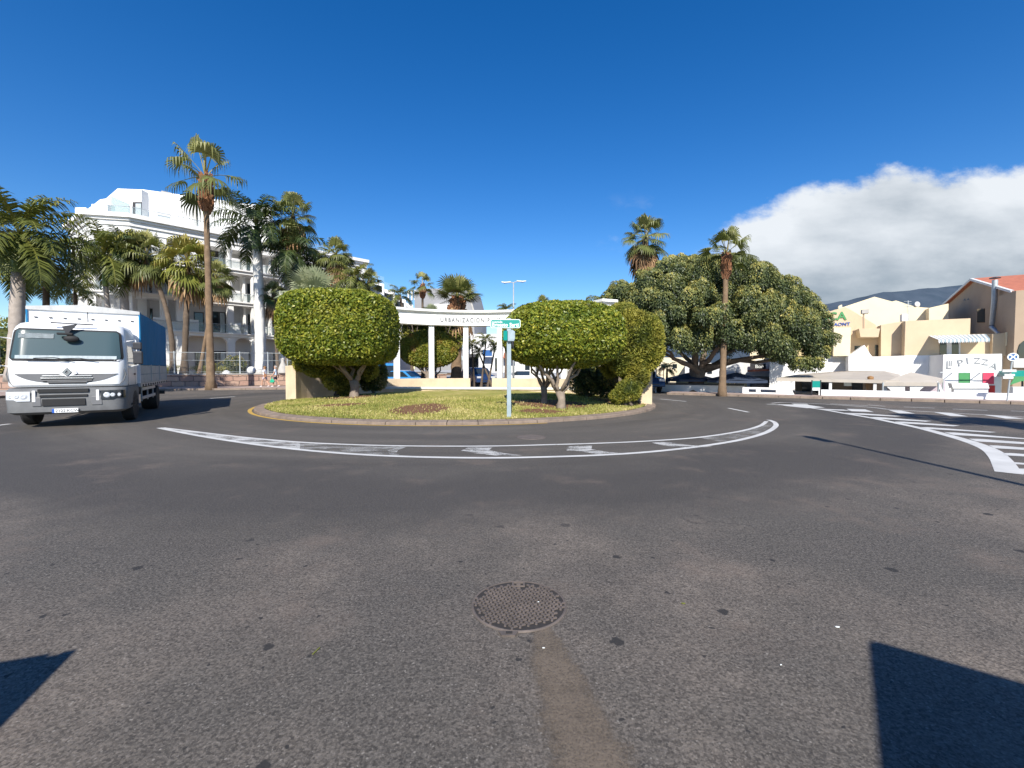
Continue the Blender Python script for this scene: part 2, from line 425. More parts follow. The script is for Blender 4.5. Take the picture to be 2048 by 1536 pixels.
def _asphalt(t, b, oc):
    sp = N(t, 'ShaderNodeSeparateXYZ'); L(t, oc, sp.inputs[0])
    x, y = sp.outputs[0], sp.outputs[1]
    dx = mth(t, 'SUBTRACT', x, ISL[0]); dy = mth(t, 'SUBTRACT', y, ISL[1])
    rad = mth(t, 'SQRT', mth(t, 'ADD', mth(t, 'MULTIPLY', dx, dx), mth(t, 'MULTIPLY', dy, dy)))
    ang = mth(t, 'ARCTAN2', dy, dx)
    pc = N(t, 'ShaderNodeCombineXYZ')
    L(t, mth(t, 'MULTIPLY', rad, 1.1), pc.inputs[0]); L(t, mth(t, 'MULTIPLY', ang, 1.6), pc.inputs[1])
    band = noise(t, pc.outputs[0], 1.0, 6, 0.6)
    big = noise(t, oc, 0.35, 6, 0.6)
    mid = noise(t, oc, 2.2, 7, 0.7)
    near = sstep(t, mth(t, 'ADD', rad, mth(t, 'MULTIPLY', mth(t, 'SUBTRACT', big, 0.5), 3.0)), 16.0, 17.6)              # older, coarser surface near the viewer
    agg = noise(t, oc, 62, 4, 0.85)
    vor = N(t, 'ShaderNodeTexVoronoi', i_Scale=70); L(t, oc, vor.inputs['Vector'])
    spk = N(t, 'ShaderNodeTexVoronoi', i_Scale=38); L(t, oc, spk.inputs['Vector'])
    base = ramp(t, band, [(0.30, (0.064, 0.056, 0.048)), (0.5, (0.086, 0.076, 0.065)), (0.70, (0.110, 0.097, 0.082))])
    old = ramp(t, mid, [(0.25, (0.085, 0.072, 0.060)), (0.5, (0.126, 0.106, 0.088)), (0.75, (0.172, 0.143, 0.116))])
    old = mixc(t, sstep(t, big, 0.40, 0.62), tuple((0.082, 0.073, 0.063)), old)
    nmix = mth(t, 'MULTIPLY', near, 1.0)
    darkband = mth(t, 'MULTIPLY', sstep(t, mth(t, 'ADD', rad, mth(t, 'MULTIPLY', mth(t, 'SUBTRACT', big, 0.5), 5.0)), 13.2, 15.2),
                   sstep(t, mth(t, 'ADD', rad, mth(t, 'MULTIPLY', mth(t, 'SUBTRACT', mid, 0.5), 1.2)), 17.3, 16.2))
    base = mixc(t, mth(t, 'MULTIPLY', darkband, 0.85), base, (0.050, 0.045, 0.041))
    col = mixc(t, nmix, base, old)
    # aggregate: every little stone of the worn surface has its own tone
    st = N(t, 'ShaderNodeTexVoronoi', i_Scale=82, i_Randomness=1.0); L(t, oc, st.inputs['Vector'])
    scc = N(t, 'ShaderNodeSeparateColor'); L(t, st.outputs['Color'], scc.inputs[0])
    stone = mth(t, 'MULTIPLY', mth(t, 'SUBTRACT', scc.outputs[0], 0.5), mth(t, 'ADD', 0.35, mth(t, 'MULTIPLY', near, 0.5)))
    vm = N(t, 'ShaderNodeVectorMath', operation='SCALE')
    L(t, col, vm.inputs[0]); L(t, mth(t, 'ADD', 1.0, stone), vm.inputs['Scale'])
    col = vm.outputs[0]
    col = mixc(t, mth(t, 'MULTIPLY', sstep(t, agg, 0.50, 0.66), 0.45), col, (0.27, 0.24, 0.21))
    col = mixc(t, mth(t, 'MULTIPLY', sstep(t, agg, 0.50, 0.32), 0.45), col, (0.022, 0.022, 0.022))
    lite = mth(t, 'MULTIPLY', mth(t, 'LESS_THAN', spk.outputs['Distance'], 0.20), mth(t, 'GREATER_THAN', noise(t, oc, 30, 2), 0.56))
    col = mixc(t, mth(t, 'MULTIPLY', lite, mth(t, 'ADD', 0.12, mth(t, 'MULTIPLY', near, 0.3))), col, (0.36, 0.33, 0.29))
    # reddish dusty areas and long cracks
    dust = sstep(t, noise(t, oc, 0.9, 7, 0.65), 0.52, 0.72)
    col = mixc(t, mth(t, 'MULTIPLY', dust, 0.38), col, (0.19, 0.145, 0.115))
    cr = N(t, 'ShaderNodeTexVoronoi', feature='DISTANCE_TO_EDGE', i_Scale=0.30)
    dis = N(t, 'ShaderNodeVectorMath', operation='ADD')
    nn = N(t, 'ShaderNodeTexNoise', i_Scale=1.3, i_Detail=8); L(t, oc, nn.inputs['Vector'])
    sc = N(t, 'ShaderNodeVectorMath', operation='SCALE'); sc.inputs['Scale'].default_value = 1.6
    L(t, nn.outputs['Color'], sc.inputs[0]); L(t, oc, dis.inputs[0]); L(t, sc.outputs[0], dis.inputs[1]); L(t, dis.outputs[0], cr.inputs['Vector'])
    crk = mth(t, 'MULTIPLY', sstep(t, cr.outputs['Distance'], 0.006, 0.001), sstep(t, noise(t, oc, 0.7, 3), 0.56, 0.66))
    col = mixc(t, mth(t, 'MULTIPLY', crk, 0.5), col, (0.022, 0.02, 0.02))
    # chewing gum and oil spots
    for scl, r0, hold in ((3.1, 0.10, 0.35), (7.0, 0.085, 0.42), (1.3, 0.05, 0.3)):
        v = N(t, 'ShaderNodeTexVoronoi', i_Scale=scl); 
        wob = N(t, 'ShaderNodeTexNoise', i_Scale=22, i_Detail=3); L(t, oc, wob.inputs['Vector'])
        s2 = N(t, 'ShaderNodeVectorMath', operation='SCALE'); s2.inputs['Scale'].default_value = 0.06
        ad = N(t, 'ShaderNodeVectorMath', operation='ADD')
        L(t, wob.outputs['Color'], s2.inputs[0]); L(t, oc, ad.inputs[0]); L(t, s2.outputs[0], ad.inputs[1]); L(t, ad.outputs[0], v.inputs['Vector'])
        sr = N(t, 'ShaderNodeSeparateColor'); L(t, v.outputs['Color'], sr.inputs[0])
        on = mth(t, 'GREATER_THAN', sr.outputs[0], hold)
        rr = mth(t, 'MULTIPLY', mth(t, 'ADD', 0.4, sr.outputs[1]), r0)
        dd = mth(t, 'SUBTRACT', v.outputs['Distance'], rr)
        sp_ = mth(t, 'MULTIPLY', mth(t, 'MULTIPLY', sstep(t, dd, 0.02, -0.01), on), mth(t, 'MULTIPLY', sstep(t, rad, 15.5, 18.0), 0.95))
        col = mixc(t, sp_, col, (0.03, 0.028, 0.027))
    L(t, col, b.inputs['Base Color'])
    b.inputs['Roughness'].default_value = 0.82
    b.inputs['Specular IOR Level'].default_value = 0.35
    h = mth(t, 'ADD', agg, mth(t, 'MULTIPLY', vor.outputs['Distance'], 0.6))
    h = mth(t, 'SUBTRACT', h, mth(t, 'MULTIPLY', crk, 1.0))
    bump(t, b, h, 0.4, 0.008)


uneven('asphalt', _asphalt)


def _patch(t, b, oc):
    mid = noise(t, oc, 5, 7, 0.7)
    agg = noise(t, oc, 80, 3, 0.8)
    col = ramp(t, mid, [(0.3, (0.12, 0.094, 0.070)), (0.7, (0.22, 0.173, 0.13))])
    col = mixc(t, mth(t, 'MULTIPLY', sstep(t, agg, 0.5, 0.7), 0.5), col, (0.28, 0.23, 0.17))
    col = mixc(t, mth(t, 'MULTIPLY', sstep(t, agg, 0.5, 0.3), 0.6), col, (0.03, 0.025, 0.022))
    L(t, col, b.inputs['Base Color'])
    b.inputs['Roughness'].default_value = 0.9
    # ragged edges: the patch feathers into the old surface
    a = N(t, 'ShaderNodeAttribute', attribute_name='edge')
    al = sstep(t, mth(t, 'ADD', a.outputs['Fac'], mth(t, 'MULTIPLY', mth(t, 'SUBTRACT', noise(t, oc, 12, 8, 0.8), 0.5), 2.2)), 0.25, 0.85)
    L(t, mth(t, 'MULTIPLY', al, 0.7), b.inputs['Alpha'])
    bump(t, b, agg, 0.6, 0.012)


uneven('patch', _patch)


def paint(name, c, wear, alpha=0.95):
    m, t, b, oc = base_mat(name)
    n = noise(t, oc, 3.0, 8, 0.75, (0.5, 1.6, 1))
    f = noise(t, oc, 60, 3, 0.7)
    v = mth(t, 'ADD', n, mth(t, 'MULTIPLY', mth(t, 'SUBTRACT', f, 0.5), 0.5))
    col = ramp(t, noise(t, oc, 2, 5), [(0.3, tuple(x * 0.8 for x in c)), (0.7, c)])
    L(t, col, b.inputs['Base Color'])
    L(t, mth(t, 'MULTIPLY', sstep(t, v, wear - 0.06, wear + 0.10), alpha), b.inputs['Alpha'])
    b.inputs['Roughness'].default_value = 0.7
    M[name] = m


paint('road_paint', (0.66, 0.65, 0.62), 0.28)
paint('worn_paint', (0.62, 0.61, 0.58), 0.46, 0.85)
paint('faint_paint', (0.50, 0.49, 0.46), 0.50, 0.6)
paint('yellow_paint', (0.60, 0.38, 0.08), 0.30, 0.9)


def _stonewall(t, b, oc):
    br = N(t, 'ShaderNodeTexBrick', i_Scale=1.0)
    br.offset = 0.42
    mp = N(t, 'ShaderNodeMapping'); mp.inputs['Rotation'].default_value = (PI / 2, 0, 0)
    L(t, oc, mp.inputs[0])
    wob = N(t, 'ShaderNodeTexNoise', i_Scale=1.6, i_Detail=4); L(t, oc, wob.inputs['Vector'])
    s2 = N(t, 'ShaderNodeVectorMath', operation='SCALE'); s2.inputs['Scale'].default_value = 0.25
    ad = N(t, 'ShaderNodeVectorMath', operation='ADD')
    L(t, wob.outputs['Color'], s2.inputs[0]); L(t, mp.outputs[0], ad.inputs[0]); L(t, s2.outputs[0], ad.inputs[1]); L(t, ad.outputs[0], br.inputs['Vector'])
    br.inputs['Brick Width'].default_value = 0.95; br.inputs['Row Height'].default_value = 0.42
    br.inputs['Mortar Size'].default_value = 0.03
    br.inputs['Color1'].default_value = (0.30, 0.17, 0.13, 1); br.inputs['Color2'].default_value = (0.40, 0.27, 0.20, 1)
    br.inputs['Mortar'].default_value = (0.09, 0.06, 0.05, 1)
    col = mixc(t, mth(t, 'MULTIPLY', noise(t, oc, 6, 6), 0.4), br.outputs[0], (0.36, 0.26, 0.2))
    L(t, col, b.inputs['Base Color'])
    b.inputs['Roughness'].default_value = 0.9
    bump(t, b, mth(t, 'SUBTRACT', noise(t, oc, 5, 6), br.outputs['Fac']), 0.7, 0.06)


uneven('stonewall', _stonewall)


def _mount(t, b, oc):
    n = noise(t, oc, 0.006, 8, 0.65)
    c = ramp(t, n, [(0.35, (0.040, 0.060, 0.085)), (0.65, (0.065, 0.085, 0.115))])  # distance haze and cloud shadow are mixed into this blue-grey
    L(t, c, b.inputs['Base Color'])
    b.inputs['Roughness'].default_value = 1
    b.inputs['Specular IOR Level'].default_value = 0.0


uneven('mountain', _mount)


def _iron(t, b, oc):
    n = noise(t, oc, 6, 6, 0.7)
    n3 = noise(t, oc, 90, 3, 0.7)
    c = ramp(t, n, [(0.3, (0.080, 0.066, 0.058)), (0.7, (0.175, 0.14, 0.12))])
    c = mixc(t, mth(t, 'MULTIPLY', n3, 0.3), c, (0.2, 0.17, 0.15))
    L(t, c, b.inputs['Base Color'])
    b.inputs['Roughness'].default_value = 0.7
    b.inputs['Metallic'].default_value = 0.2
    bump(t, b, n3, 0.3, 0.004)


uneven('iron', _iron)
M['irondark'] = mat('dark_iron_recess', (0.03, 0.026, 0.024), 0.9, 0.2, 20, 0.3)  # near-black iron between the raised treads and in the pry hole


# ------------------------------------------------------------------ objects
def props(o, label=None, cat=None, group=None, kind=None):
    if label: o['label'] = label
    if cat: o['category'] = cat
    if group: o['group'] = group
    if kind: o['kind'] = kind
    return o


def thing(name, label, cat, loc=(0, 0, 0), group=None, rz=0.0):
    o = bpy.data.objects.new(name, None)
    COL.objects.link(o)
    o.location = loc
    o.rotation_euler = (0, 0, rz)
    o.empty_display_size = 0.2
    return props(o, label, cat, group)


def root_of(o):
    while o.parent:
        o = o.parent
    return o


def link(name, me, m, parent=None):
    o = bpy.data.objects.new(name, me)
    COL.objects.link(o)
    if m is not None:
        me.materials.append(M[m] if isinstance(m, str) else m)
    if parent:
        o.parent = parent
    return o


def tree_copy(o, parent=None):
    c = o.copy()
    COL.objects.link(c)
    c.parent = parent
    for ch in list(o.children):
        tree_copy(ch, c)
    return c


class MB:
    def __init__(s):
        s.v, s.f, s.r = [], [], []

    def add(s, vs, fs, r=0.5):
        k = len(s.v)
        s.v.extend([tuple(p) for p in vs])
        for f in fs:
            s.f.append(tuple(i + k for i in f))
            s.r.append(r)

    def hexa(s, p):                                 # 8 points: bottom loop, top loop
        s.add(p, [(3, 2, 1, 0), (4, 5, 6, 7), (0, 1, 5, 4), (1, 2, 6, 5), (2, 3, 7, 6), (3, 0, 4, 7)])
        return s

    def box(s, x0, x1, y0, y1, z0, z1):
        return s.hexa([(x0, y0, z0), (x1, y0, z0), (x1, y1, z0), (x0, y1, z0), (x0, y0, z1), (x1, y0, z1), (x1, y1, z1), (x0, y1, z1)])

    def fbox(s, F, a0, a1, b0, b1, z0, z1):
        q = [F.pt(a0, b0, 0), F.pt(a1, b0, 0), F.pt(a1, b1, 0), F.pt(a0, b1, 0)]
        return s.hexa([(p[0], p[1], z0) for p in q] + [(p[0], p[1], z1) for p in q])

    def prism(s, loop, d):                          # 3D loop extruded by vector d
        n = len(loop)
        vs = [Vector(p) for p in loop] + [Vector(p) + Vector(d) for p in loop]
        s.add(vs, [tuple(range(n - 1, -1, -1)), tuple(range(n, 2 * n))] + [(i, (i + 1) % n, n + (i + 1) % n, n + i) for i in range(n)])
        return s

    def sheet(s, pts, z=None):
        s.add([(p[0], p[1], p[2] if z is None else z) for p in pts], [tuple(range(len(pts)))])
        return s

    def tube(s, path, rad, seg=8, cap=True, r=0.5, wob=0.0, rng=None):
        path = [Vector(p) for p in path]
        if isinstance(rad, (int, float)):
            rad = [rad] * len(path)
        vs = []
        ref = None
        for i, p in enumerate(path):
            d = (path[min(i + 1, len(path) - 1)] - path[max(i - 1, 0)]).normalized()
            if ref is None:
                ref = Vector((1, 0, 0)) if abs(d.x) < 0.9 else Vector((0, 1, 0))
            u = (ref - d * ref.dot(d)).normalized()
            ref = u
            w_ = d.cross(u)
            for k in range(seg):
                a = 2 * PI * k / seg
                rr = rad[i] * (1 + (rng.uniform(-wob, wob) if rng else 0))
                vs.append(p + (u * math.cos(a) + w_ * math.sin(a)) * rr)
        fs = []
        for i in range(len(path) - 1):
            for k in range(seg):
                a, b = i * seg + k, i * seg + (k + 1) % seg
                fs.append((a, b, b + seg, a + seg))
        if cap:
            fs.append(tuple(range(seg - 1, -1, -1)))
            fs.append(tuple((len(path) - 1) * seg + k for k in range(seg)))
        s.add(vs, fs, r)
        return s

    def lathe(s, c, prof, seg=24, axis='Z', M4=None):
        vs, fs = [], []
        for (r, z) in prof:
            for k in range(seg):
                a = 2 * PI * k / seg
                p = Vector((r * math.cos(a), r * math.sin(a), z))
                if axis == 'X': p = Vector((p.z, p.x, p.y))
                if axis == 'Y': p = Vector((p.x, p.z, p.y))
                if M4 is not None: p = M4 @ p
                vs.append(p + Vector(c))
        for i in range(len(prof) - 1):
            for k in range(seg):
                a, b = i * seg + k, i * seg + (k + 1) % seg
                fs.append((a, b, b + seg, a + seg))
        fs.append(tuple(range(seg))); fs.append(tuple((len(prof) - 1) * seg + k for k in range(seg)))
        s.add(vs, fs)
        return s

    def build(s, name, m, parent=None, local=False, smooth=False, bevel=0, label=None):
        vs = s.v
        if parent is not None and not local:
            l = root_of(parent).location
            vs = [(p[0] - l[0], p[1] - l[1], p[2] - l[2]) for p in vs]
        me = bpy.data.meshes.new(name)
        me.from_pydata([tuple(map(float, p)) for p in vs], [], s.f)
        me.validate()
        if len(me.polygons) == len(s.r):
            a = me.attributes.new('rnd', 'FLOAT', 'FACE')
            a.data.foreach_set('value', np.array(s.r, dtype=np.float32))
        bm = bmesh.new(); bm.from_mesh(me)
        if len(s.f) < 30000:
            bmesh.ops.recalc_face_normals(bm, faces=bm.faces)
        bm.to_mesh(me); bm.free()
        if smooth:
            me.shade_smooth()
            if smooth == 'auto':
                me.set_sharp_from_angle(angle=R(38))
        o = link(name, me, m, parent)
        if bevel:
            bv = o.modifiers.new('b', 'BEVEL'); bv.width = bevel; bv.segments = 2; bv.limit_method = 'ANGLE'; bv.angle_limit = R(40)
        if label:
            o['label'] = label
        return o


def one(mb, name, m, label, cat, group=None, **kw):
    """a thing that is a single mesh; origin at its base"""
    o = mb.build(name, m, **kw)
    return props(o, label, cat, group)


def struct(mb, name, m, **kw):
    return props(mb.build(name, m, **kw), kind='structure')


def text_mesh(s, size, extrude=0.01, spacing=1.0, align='LEFT', bold=0.0):
    cu = bpy.data.curves.new('txt', 'FONT')
    cu.body = s; cu.size = size; cu.extrude = extrude; cu.space_character = spacing; cu.align_x = align
    cu.offset = bold
    cu.resolution_u = 3
    ob = bpy.data.objects.new('txt', cu)
    COL.objects.link(ob)
    dg = bpy.context.evaluated_depsgraph_get()
    me = bpy.data.meshes.new_from_object(ob.evaluated_get(dg))
    bpy.data.objects.remove(ob); bpy.data.curves.remove(cu)
    me.materials.clear()
    return me


def put_text(name, s, size, m, parent, o, xdir, ydir=(0, 0, 1), local=False, **kw):
    """text lying in the plane (xdir, ydir) with its first letter's foot at o"""
    me = text_mesh(s, size, **kw)
    x = Vector(xdir).normalized(); y = Vector(ydir).normalized(); z = x.cross(y)
    o = Vector(o)
    if parent is not None and not local:
        o = o - root_of(parent).location
    me.transform(Matrix((x, y, z)).transposed().to_4x4())
    me.transform(Matrix.Translation(o))
    return link(name, me, m, parent)


def np_mesh(name, V, Fq, rnd, m, parent=None, core=None):
    """big quad meshes from numpy arrays"""
    V = np.asarray(V, dtype=np.float32)
    if parent is not None:
        V = V - np.array(root_of(parent).location, dtype=np.float32)
    if core is not None:
        cv_, cf, cr_ = core
        cv_ = np.array(cv_, dtype=np.float32)
        if parent is not None:
            cv_ = cv_ - np.array(root_of(parent).location, dtype=np.float32)
        cf = np.array(cf) + len(V)
        V = np.concatenate([V, cv_]); Fq = np.concatenate([Fq, cf]); rnd = np.concatenate([rnd, cr_])
    me = bpy.data.meshes.new(name)
    me.vertices.add(len(V)); me.vertices.foreach_set('co', V.ravel())
    nf = len(Fq)
    me.loops.add(nf * 4); me.polygons.add(nf)
    me.loops.foreach_set('vertex_index', np.asarray(Fq, dtype=np.int32).ravel())
    me.polygons.foreach_set('loop_start', np.arange(0, nf * 4, 4, dtype=np.int32))
    me.update(calc_edges=True)
    a = me.attributes.new('rnd', 'FLOAT', 'FACE')
    a.data.foreach_set('value', np.asarray(rnd, dtype=np.float32))
    return link(name, me, m, parent)


def leaves(C, D, Nn, ln, wd, rng):
    """diamond leaves: centre, direction, normal (arrays), length and width -> verts, quads"""
    D = D / np.linalg.norm(D, axis=1, keepdims=True)
    S = np.cross(D, Nn); S /= np.linalg.norm(S, axis=1, keepdims=True) + 1e-9
    U_ = np.cross(S, D)
    ln = ln[:, None]; wd = wd[:, None]
    a = C - D * ln * 0.5
    c = C + D * ln * 0.5
    b_ = C + S * wd * 0.5 + U_ * wd * 0.18
    d = C - S * wd * 0.5 + U_ * wd * 0.18
    V = np.stack([a, b_, c, d], axis=1).reshape(-1, 3)
    F_ = np.arange(len(V)).reshape(-1, 4)
    return V, F_


def unit(rng, n):
    v = rng.normal(size=(n, 3))
    return v / np.linalg.norm(v, axis=1, keepdims=True)


def blob_core(c, r, k=12, p=2.0, sq=1.0):
    vs, fs = [], []
    for i in range(k + 1):
        th = PI * i / k
        for j in range(2 * k):
            ph = PI * j / k
            d = np.array((math.sin(th) * math.cos(ph), math.sin(th) * math.sin(ph), math.cos(th)))
            d = d / (np.sum(np.abs(d) ** p) ** (1 / p))
            vs.append(np.array(c) + d * np.array(r))
    for i in range(k):
        for j in range(2 * k):
            a, b = i * 2 * k + j, i * 2 * k + (j + 1) % (2 * k)
            fs.append((a, b, b + 2 * k, a + 2 * k))
    return vs, fs
# ================================================================== SETTING
RF = Frame((17.3, 24.7), (0.862, -0.507))       # restaurant street: a along its wall, b behind it
GRND = -0.03
# ground with the sunken restaurant terrace cut out of it
g = MB()
xs = [-4000, 0.3, 30, 4000]
ys = [-4000, 0.4, 34, 4000]
for i in range(3):
    for j in range(3):
        z = -0.7 if (i, j) == (1, 1) else GRND
        g.sheet([RF.pt(xs[i], ys[j], z), RF.pt(xs[i + 1], ys[j], z), RF.pt(xs[i + 1], ys[j + 1], z), RF.pt(xs[i], ys[j + 1], z)])
for (p, q) in (((0.3, .4), (30, .4)), ((30, .4), (30, 34)), ((30, 34), (.3, 34)), ((.3, 34), (.3, .4))):
    g.sheet([RF.pt(*p, -0.7), RF.pt(*q, -0.7), RF.pt(*q, GRND), RF.pt(*p, GRND)])
struct(g, 'ground', 'conc')

road = MB()
# asphalt apron: everything this side of the two pavements
Lk = [G(-160, 812), G(-50, 801), G(60, 791), G(200, 785), G(330, 781), G(583, 779), G(700, 777.5), G(760, 777)]   # left kerb line
Rk = [RF.pt(60, -1.5, 0), RF.pt(-7, -1.5, 0), RF.pt(-8.5, 0.5, 0), RF.pt(-8.7, 60, 0)]
loop = [(-60, -25), (60, -25)] + [(p[0], p[1]) for p in Rk] + [(-16.5, 80), (-16.0, 45)] + [(p[0], p[1]) for p in reversed(Lk)] + [(-60, 14)]
road.sheet([(x, y, 0.0) for x, y in loop])
struct(road, 'road', 'asphalt')


def kerbed(line, width_dir, wid, name, h=0.13, kw=0.15):
    """kerb stones along a line with pavement behind"""
    k = MB()
    p_ = MB()
    n = len(line)
    inn = [Vector((p[0] + d[0] * kw, p[1] + d[1] * kw, 0)) for p, d in zip(line, width_dir)]
    far = [Vector((p[0] + d[0] * wid, p[1] + d[1] * wid, 0)) for p, d in zip(line, width_dir)]
    for i in range(n - 1):
        a, b, c, d = line[i], line[i + 1], inn[i + 1], inn[i]
        m_ = max(1, int((Vector(b) - Vector(a)).length / 1.0))
        for j in range(m_):
            t0, t1 = (j + 0.012) / m_, (j + 0.988) / m_
            q = [Vector(a).lerp(Vector(b), t0), Vector(a).lerp(Vector(b), t1), Vector(d).lerp(Vector(c), t1), Vector(d).lerp(Vector(c), t0)]
            k.hexa([(v[0], v[1], -0.02) for v in q] + [(v[0], v[1], h) for v in q])
        p_.hexa([(v[0], v[1], -0.02) for v in (d, c, far[i + 1], far[i])] + [(v[0], v[1], h - 0.006) for v in (d, c, far[i + 1], far[i])])
    struct(k, name.replace('pavement', 'kerb'), 'kerb', bevel=0.012)
    struct(p_, name, 'pave')


def normals(line, side):
    out = []
    for i in range(len(line)):
        d = (Vector(line[min(i + 1, len(line) - 1)]) - Vector(line[max(i - 1, 0)])).normalized()
        out.append(Vector((-d.y, d.x, 0)) * side)
    return out


kerbed(Lk, normals(Lk, 1), 5.0, 'pavement_left')
rl = [RF.pt(a, -1.45, 0) for a in (45, 30, 20, 12, 6, 0, -5, -8)]
kerbed(rl, [Vector((RF.f[0], RF.f[1], 0))] * 8, 1.85, 'pavement_right')

# ---- roundabout island
IX, IY, IR = ISL[0], ISL[1], 8.8


def sm(t):
    t = min(1, max(0, t))
    return t * t * (3 - 2 * t)


def mound(x, y):
    r = math.hypot(x - IX, y - IY)
    return 0.11 + 0.20 * sm((8.3 - r) / 4.5) + 0.06 * sm((y - 15) / 8) * sm((8.3 - r) / 2)


k = MB()
nk = 62
for i in range(nk):
    a0, a1 = 2 * PI * (i + 0.008) / nk, 2 * PI * (i + 0.992) / nk
    am = 2 * PI * i / nk
    for aa, bb in ((a0, (a0 + a1) / 2), ((a0 + a1) / 2, a1)):
        j = random.Random(i).uniform(-0.012, 0.012)
        q = [(IX + rr * math.cos(t), IY + rr * math.sin(t)) for rr, t in ((IR + j, aa), (IR + j, bb), (IR - 0.36, bb), (IR - 0.36, aa))]
        hh = 0.115 + j * 0.6
        k.hexa([(x, y, -0.02) for x, y in q] + [(x, y, hh - (0.03 if n_ < 2 else 0)) for n_, (x, y) in enumerate(q)])
struct(k, 'kerb_ring', 'kerb', bevel=0.012)
isl = MB()
rings = [0, 1, 2, 3, 4, 4.6, 5.2, 5.8, 6.4, 7, 7.6, 8.0, 8.4]
seg = 96
vs = []
rg = random.Random(4)
for r_ in rings:
    for s_ in range(seg):
        t = 2 * PI * s_ / seg
        x, y = IX + r_ * math.cos(t), IY + r_ * math.sin(t)
        vs.append((x, y, mound(x, y) + (rg.uniform(-.018, .018) if r_ < 8.4 else 0)))
fs = [(i * seg + s_, i * seg + (s_ + 1) % seg, (i + 1) * seg + (s_ + 1) % seg, (i + 1) * seg + s_) for i in range(len(rings) - 1) for s_ in range(seg)]
isl.add(vs, fs)
struct(isl, 'island_lawn', 'grass', smooth=True)
# grass blades
rng = np.random.default_rng(3)
n = 52000
r_ = 8.45 * np.sqrt(rng.uniform(0.05, 1, n)); th = rng.uniform(PI * 0.98, 2 * PI * 1.02, n)
X = IX + r_ * np.cos(th); Y = IY + r_ * np.sin(th)
keep = np.ones(n, bool)
for (cx, cy, rx, ry) in SOIL:
    d = ((X - cx) / rx) ** 2 + ((Y - cy) / ry) ** 2 + rng.normal(0, 0.3, n)
    keep &= (d > 1.0) | (rng.uniform(0, 1, n) < 0.06)
X, Y = X[keep], Y[keep]
n = len(X)
Z = np.array([mound(x, y) for x, y in zip(X, Y)])
ln = rng.uniform(0.04, 0.10, n); D = unit(rng, n) * 0.55; D[:, 2] = np.abs(D[:, 2]) + 0.6
C = np.stack([X, Y, Z + ln * 0.35], axis=1)
V_, F_ = leaves(C, D, unit(rng, n), ln, rng.uniform(0.015, 0.035, n), rng)
pat = 0.5 + 0.28 * np.sin(X * 1.3 + 2 * np.sin(Y * 0.9)) * np.cos(Y * 1.1 + X * 0.4)
o = np_mesh('grass', V_, F_, np.clip(pat + rng.normal(0, 0.22, n), 0, 1), 'lf_grass')
props(o, 'short dry yellow green grass covering the island mound', 'grass', kind='stuff')

# ---- road paint
ZP = 0.005


def ribbon(mb, pts, wd, z=ZP, closed=False):
    P = [Vector((p[0], p[1], 0)) for p in pts]
    # resample through a smooth curve
    Q = []
    for i in range(len(P) - 1):
        p0, p1, p2, p3 = P[max(i - 1, 0)], P[i], P[i + 1], P[min(i + 2, len(P) - 1)]
        for s_ in range(6):
            t = s_ / 6
            Q.append(0.5 * ((2 * p1) + (-p0 + p2) * t + (2 * p0 - 5 * p1 + 4 * p2 - p3) * t * t + (-p0 + 3 * p1 - 3 * p2 + p3) * t ** 3))
    Q.append(P[-1])
    wl = wd if isinstance(wd, (list, tuple)) else [wd, wd]
    vs = []
    for i, q in enumerate(Q):
        d = (Q[min(i + 1, len(Q) - 1)] - Q[max(i - 1, 0)]).normalized()
        nn = Vector((-d.y, d.x, 0))
        ww = wl[0] + (wl[1] - wl[0]) * i / (len(Q) - 1)
        vs += [(q + nn * ww / 2)[:2] + (z,), (q - nn * ww / 2)[:2] + (z,)]
    mb.add(vs, [(2 * i, 2 * i + 1, 2 * i + 3, 2 * i + 2) for i in range(len(Q) - 1)])


def gp(pts):
    return [G(*p) for p in pts]


outer = gp([(318, 856), (400, 872), (500, 887.5), (600, 899.5), (700, 908), (800, 913), (900, 915.5), (1000, 916), (1100, 914), (1200, 910.5), (1300, 904), (1400, 893), (1480, 880), (1530, 866), (1551, 853), (1549, 845), (1537, 840)])
inner = gp([(325, 856), (420, 867.5), (500, 876.5), (600, 885), (700, 889.7), (800, 892.3), (900, 893), (1000, 892.5), (1100, 890), (1200, 887), (1300, 882.5), (1400, 875), (1480, 863), (1520, 852), (1533, 843)])
lm = MB()
ribbon(lm, outer, 0.13)
ribbon(lm, inner, 0.11, ZP + 0.003)
struct(lm, 'lane_divider_line', 'road_paint')
tip = MB()
tip.sheet(gp([(330, 857), (420, 868.5), (500, 877.5), (600, 885.8), (600, 898.5), (500, 886.5), (400, 871)]), ZP + 0.001)
struct(tip, 'lane_divider_tip', 'worn_paint')
tp2 = MB()
tp2.sheet(gp([(600, 885.8), (700, 890.5), (790, 893), (815, 894), (790, 903), (800, 911), (700, 906.5), (600, 898.5)]), ZP + 0.001)
tp2.sheet(gp([(1400, 876), (1480, 864), (1520, 853), (1535, 843), (1547, 849), (1529, 864), (1478, 878.5), (1440, 884)]), ZP + 0.001)
struct(tp2, 'lane_divider_worn_fill', 'faint_paint')
chv = MB()
chv.sheet(gp([(922, 902), (936, 895.5), (985, 895), (978, 901), (1010, 907), (1045, 911.5), (990, 911.5), (950, 907)]), ZP + 0.001)
chv.sheet(gp([(1133, 901.5), (1136, 892.5), (1184, 892), (1183, 899), (1215, 904.5), (1252, 907.5), (1195, 909), (1160, 903)]), ZP + 0.001)
chv.sheet(gp([(1303, 886), (1322, 884.5), (1345, 885.5), (1372, 890), (1425, 894), (1380, 896), (1330, 892)]), ZP + 0.001)
chv.sheet(gp([(800, 893.5), (815, 894), (797, 900), (792, 907), (800, 911), (780, 910), (775, 901)]), ZP + 0.001)
struct(chv, 'lane_divider_chevrons', 'worn_paint')

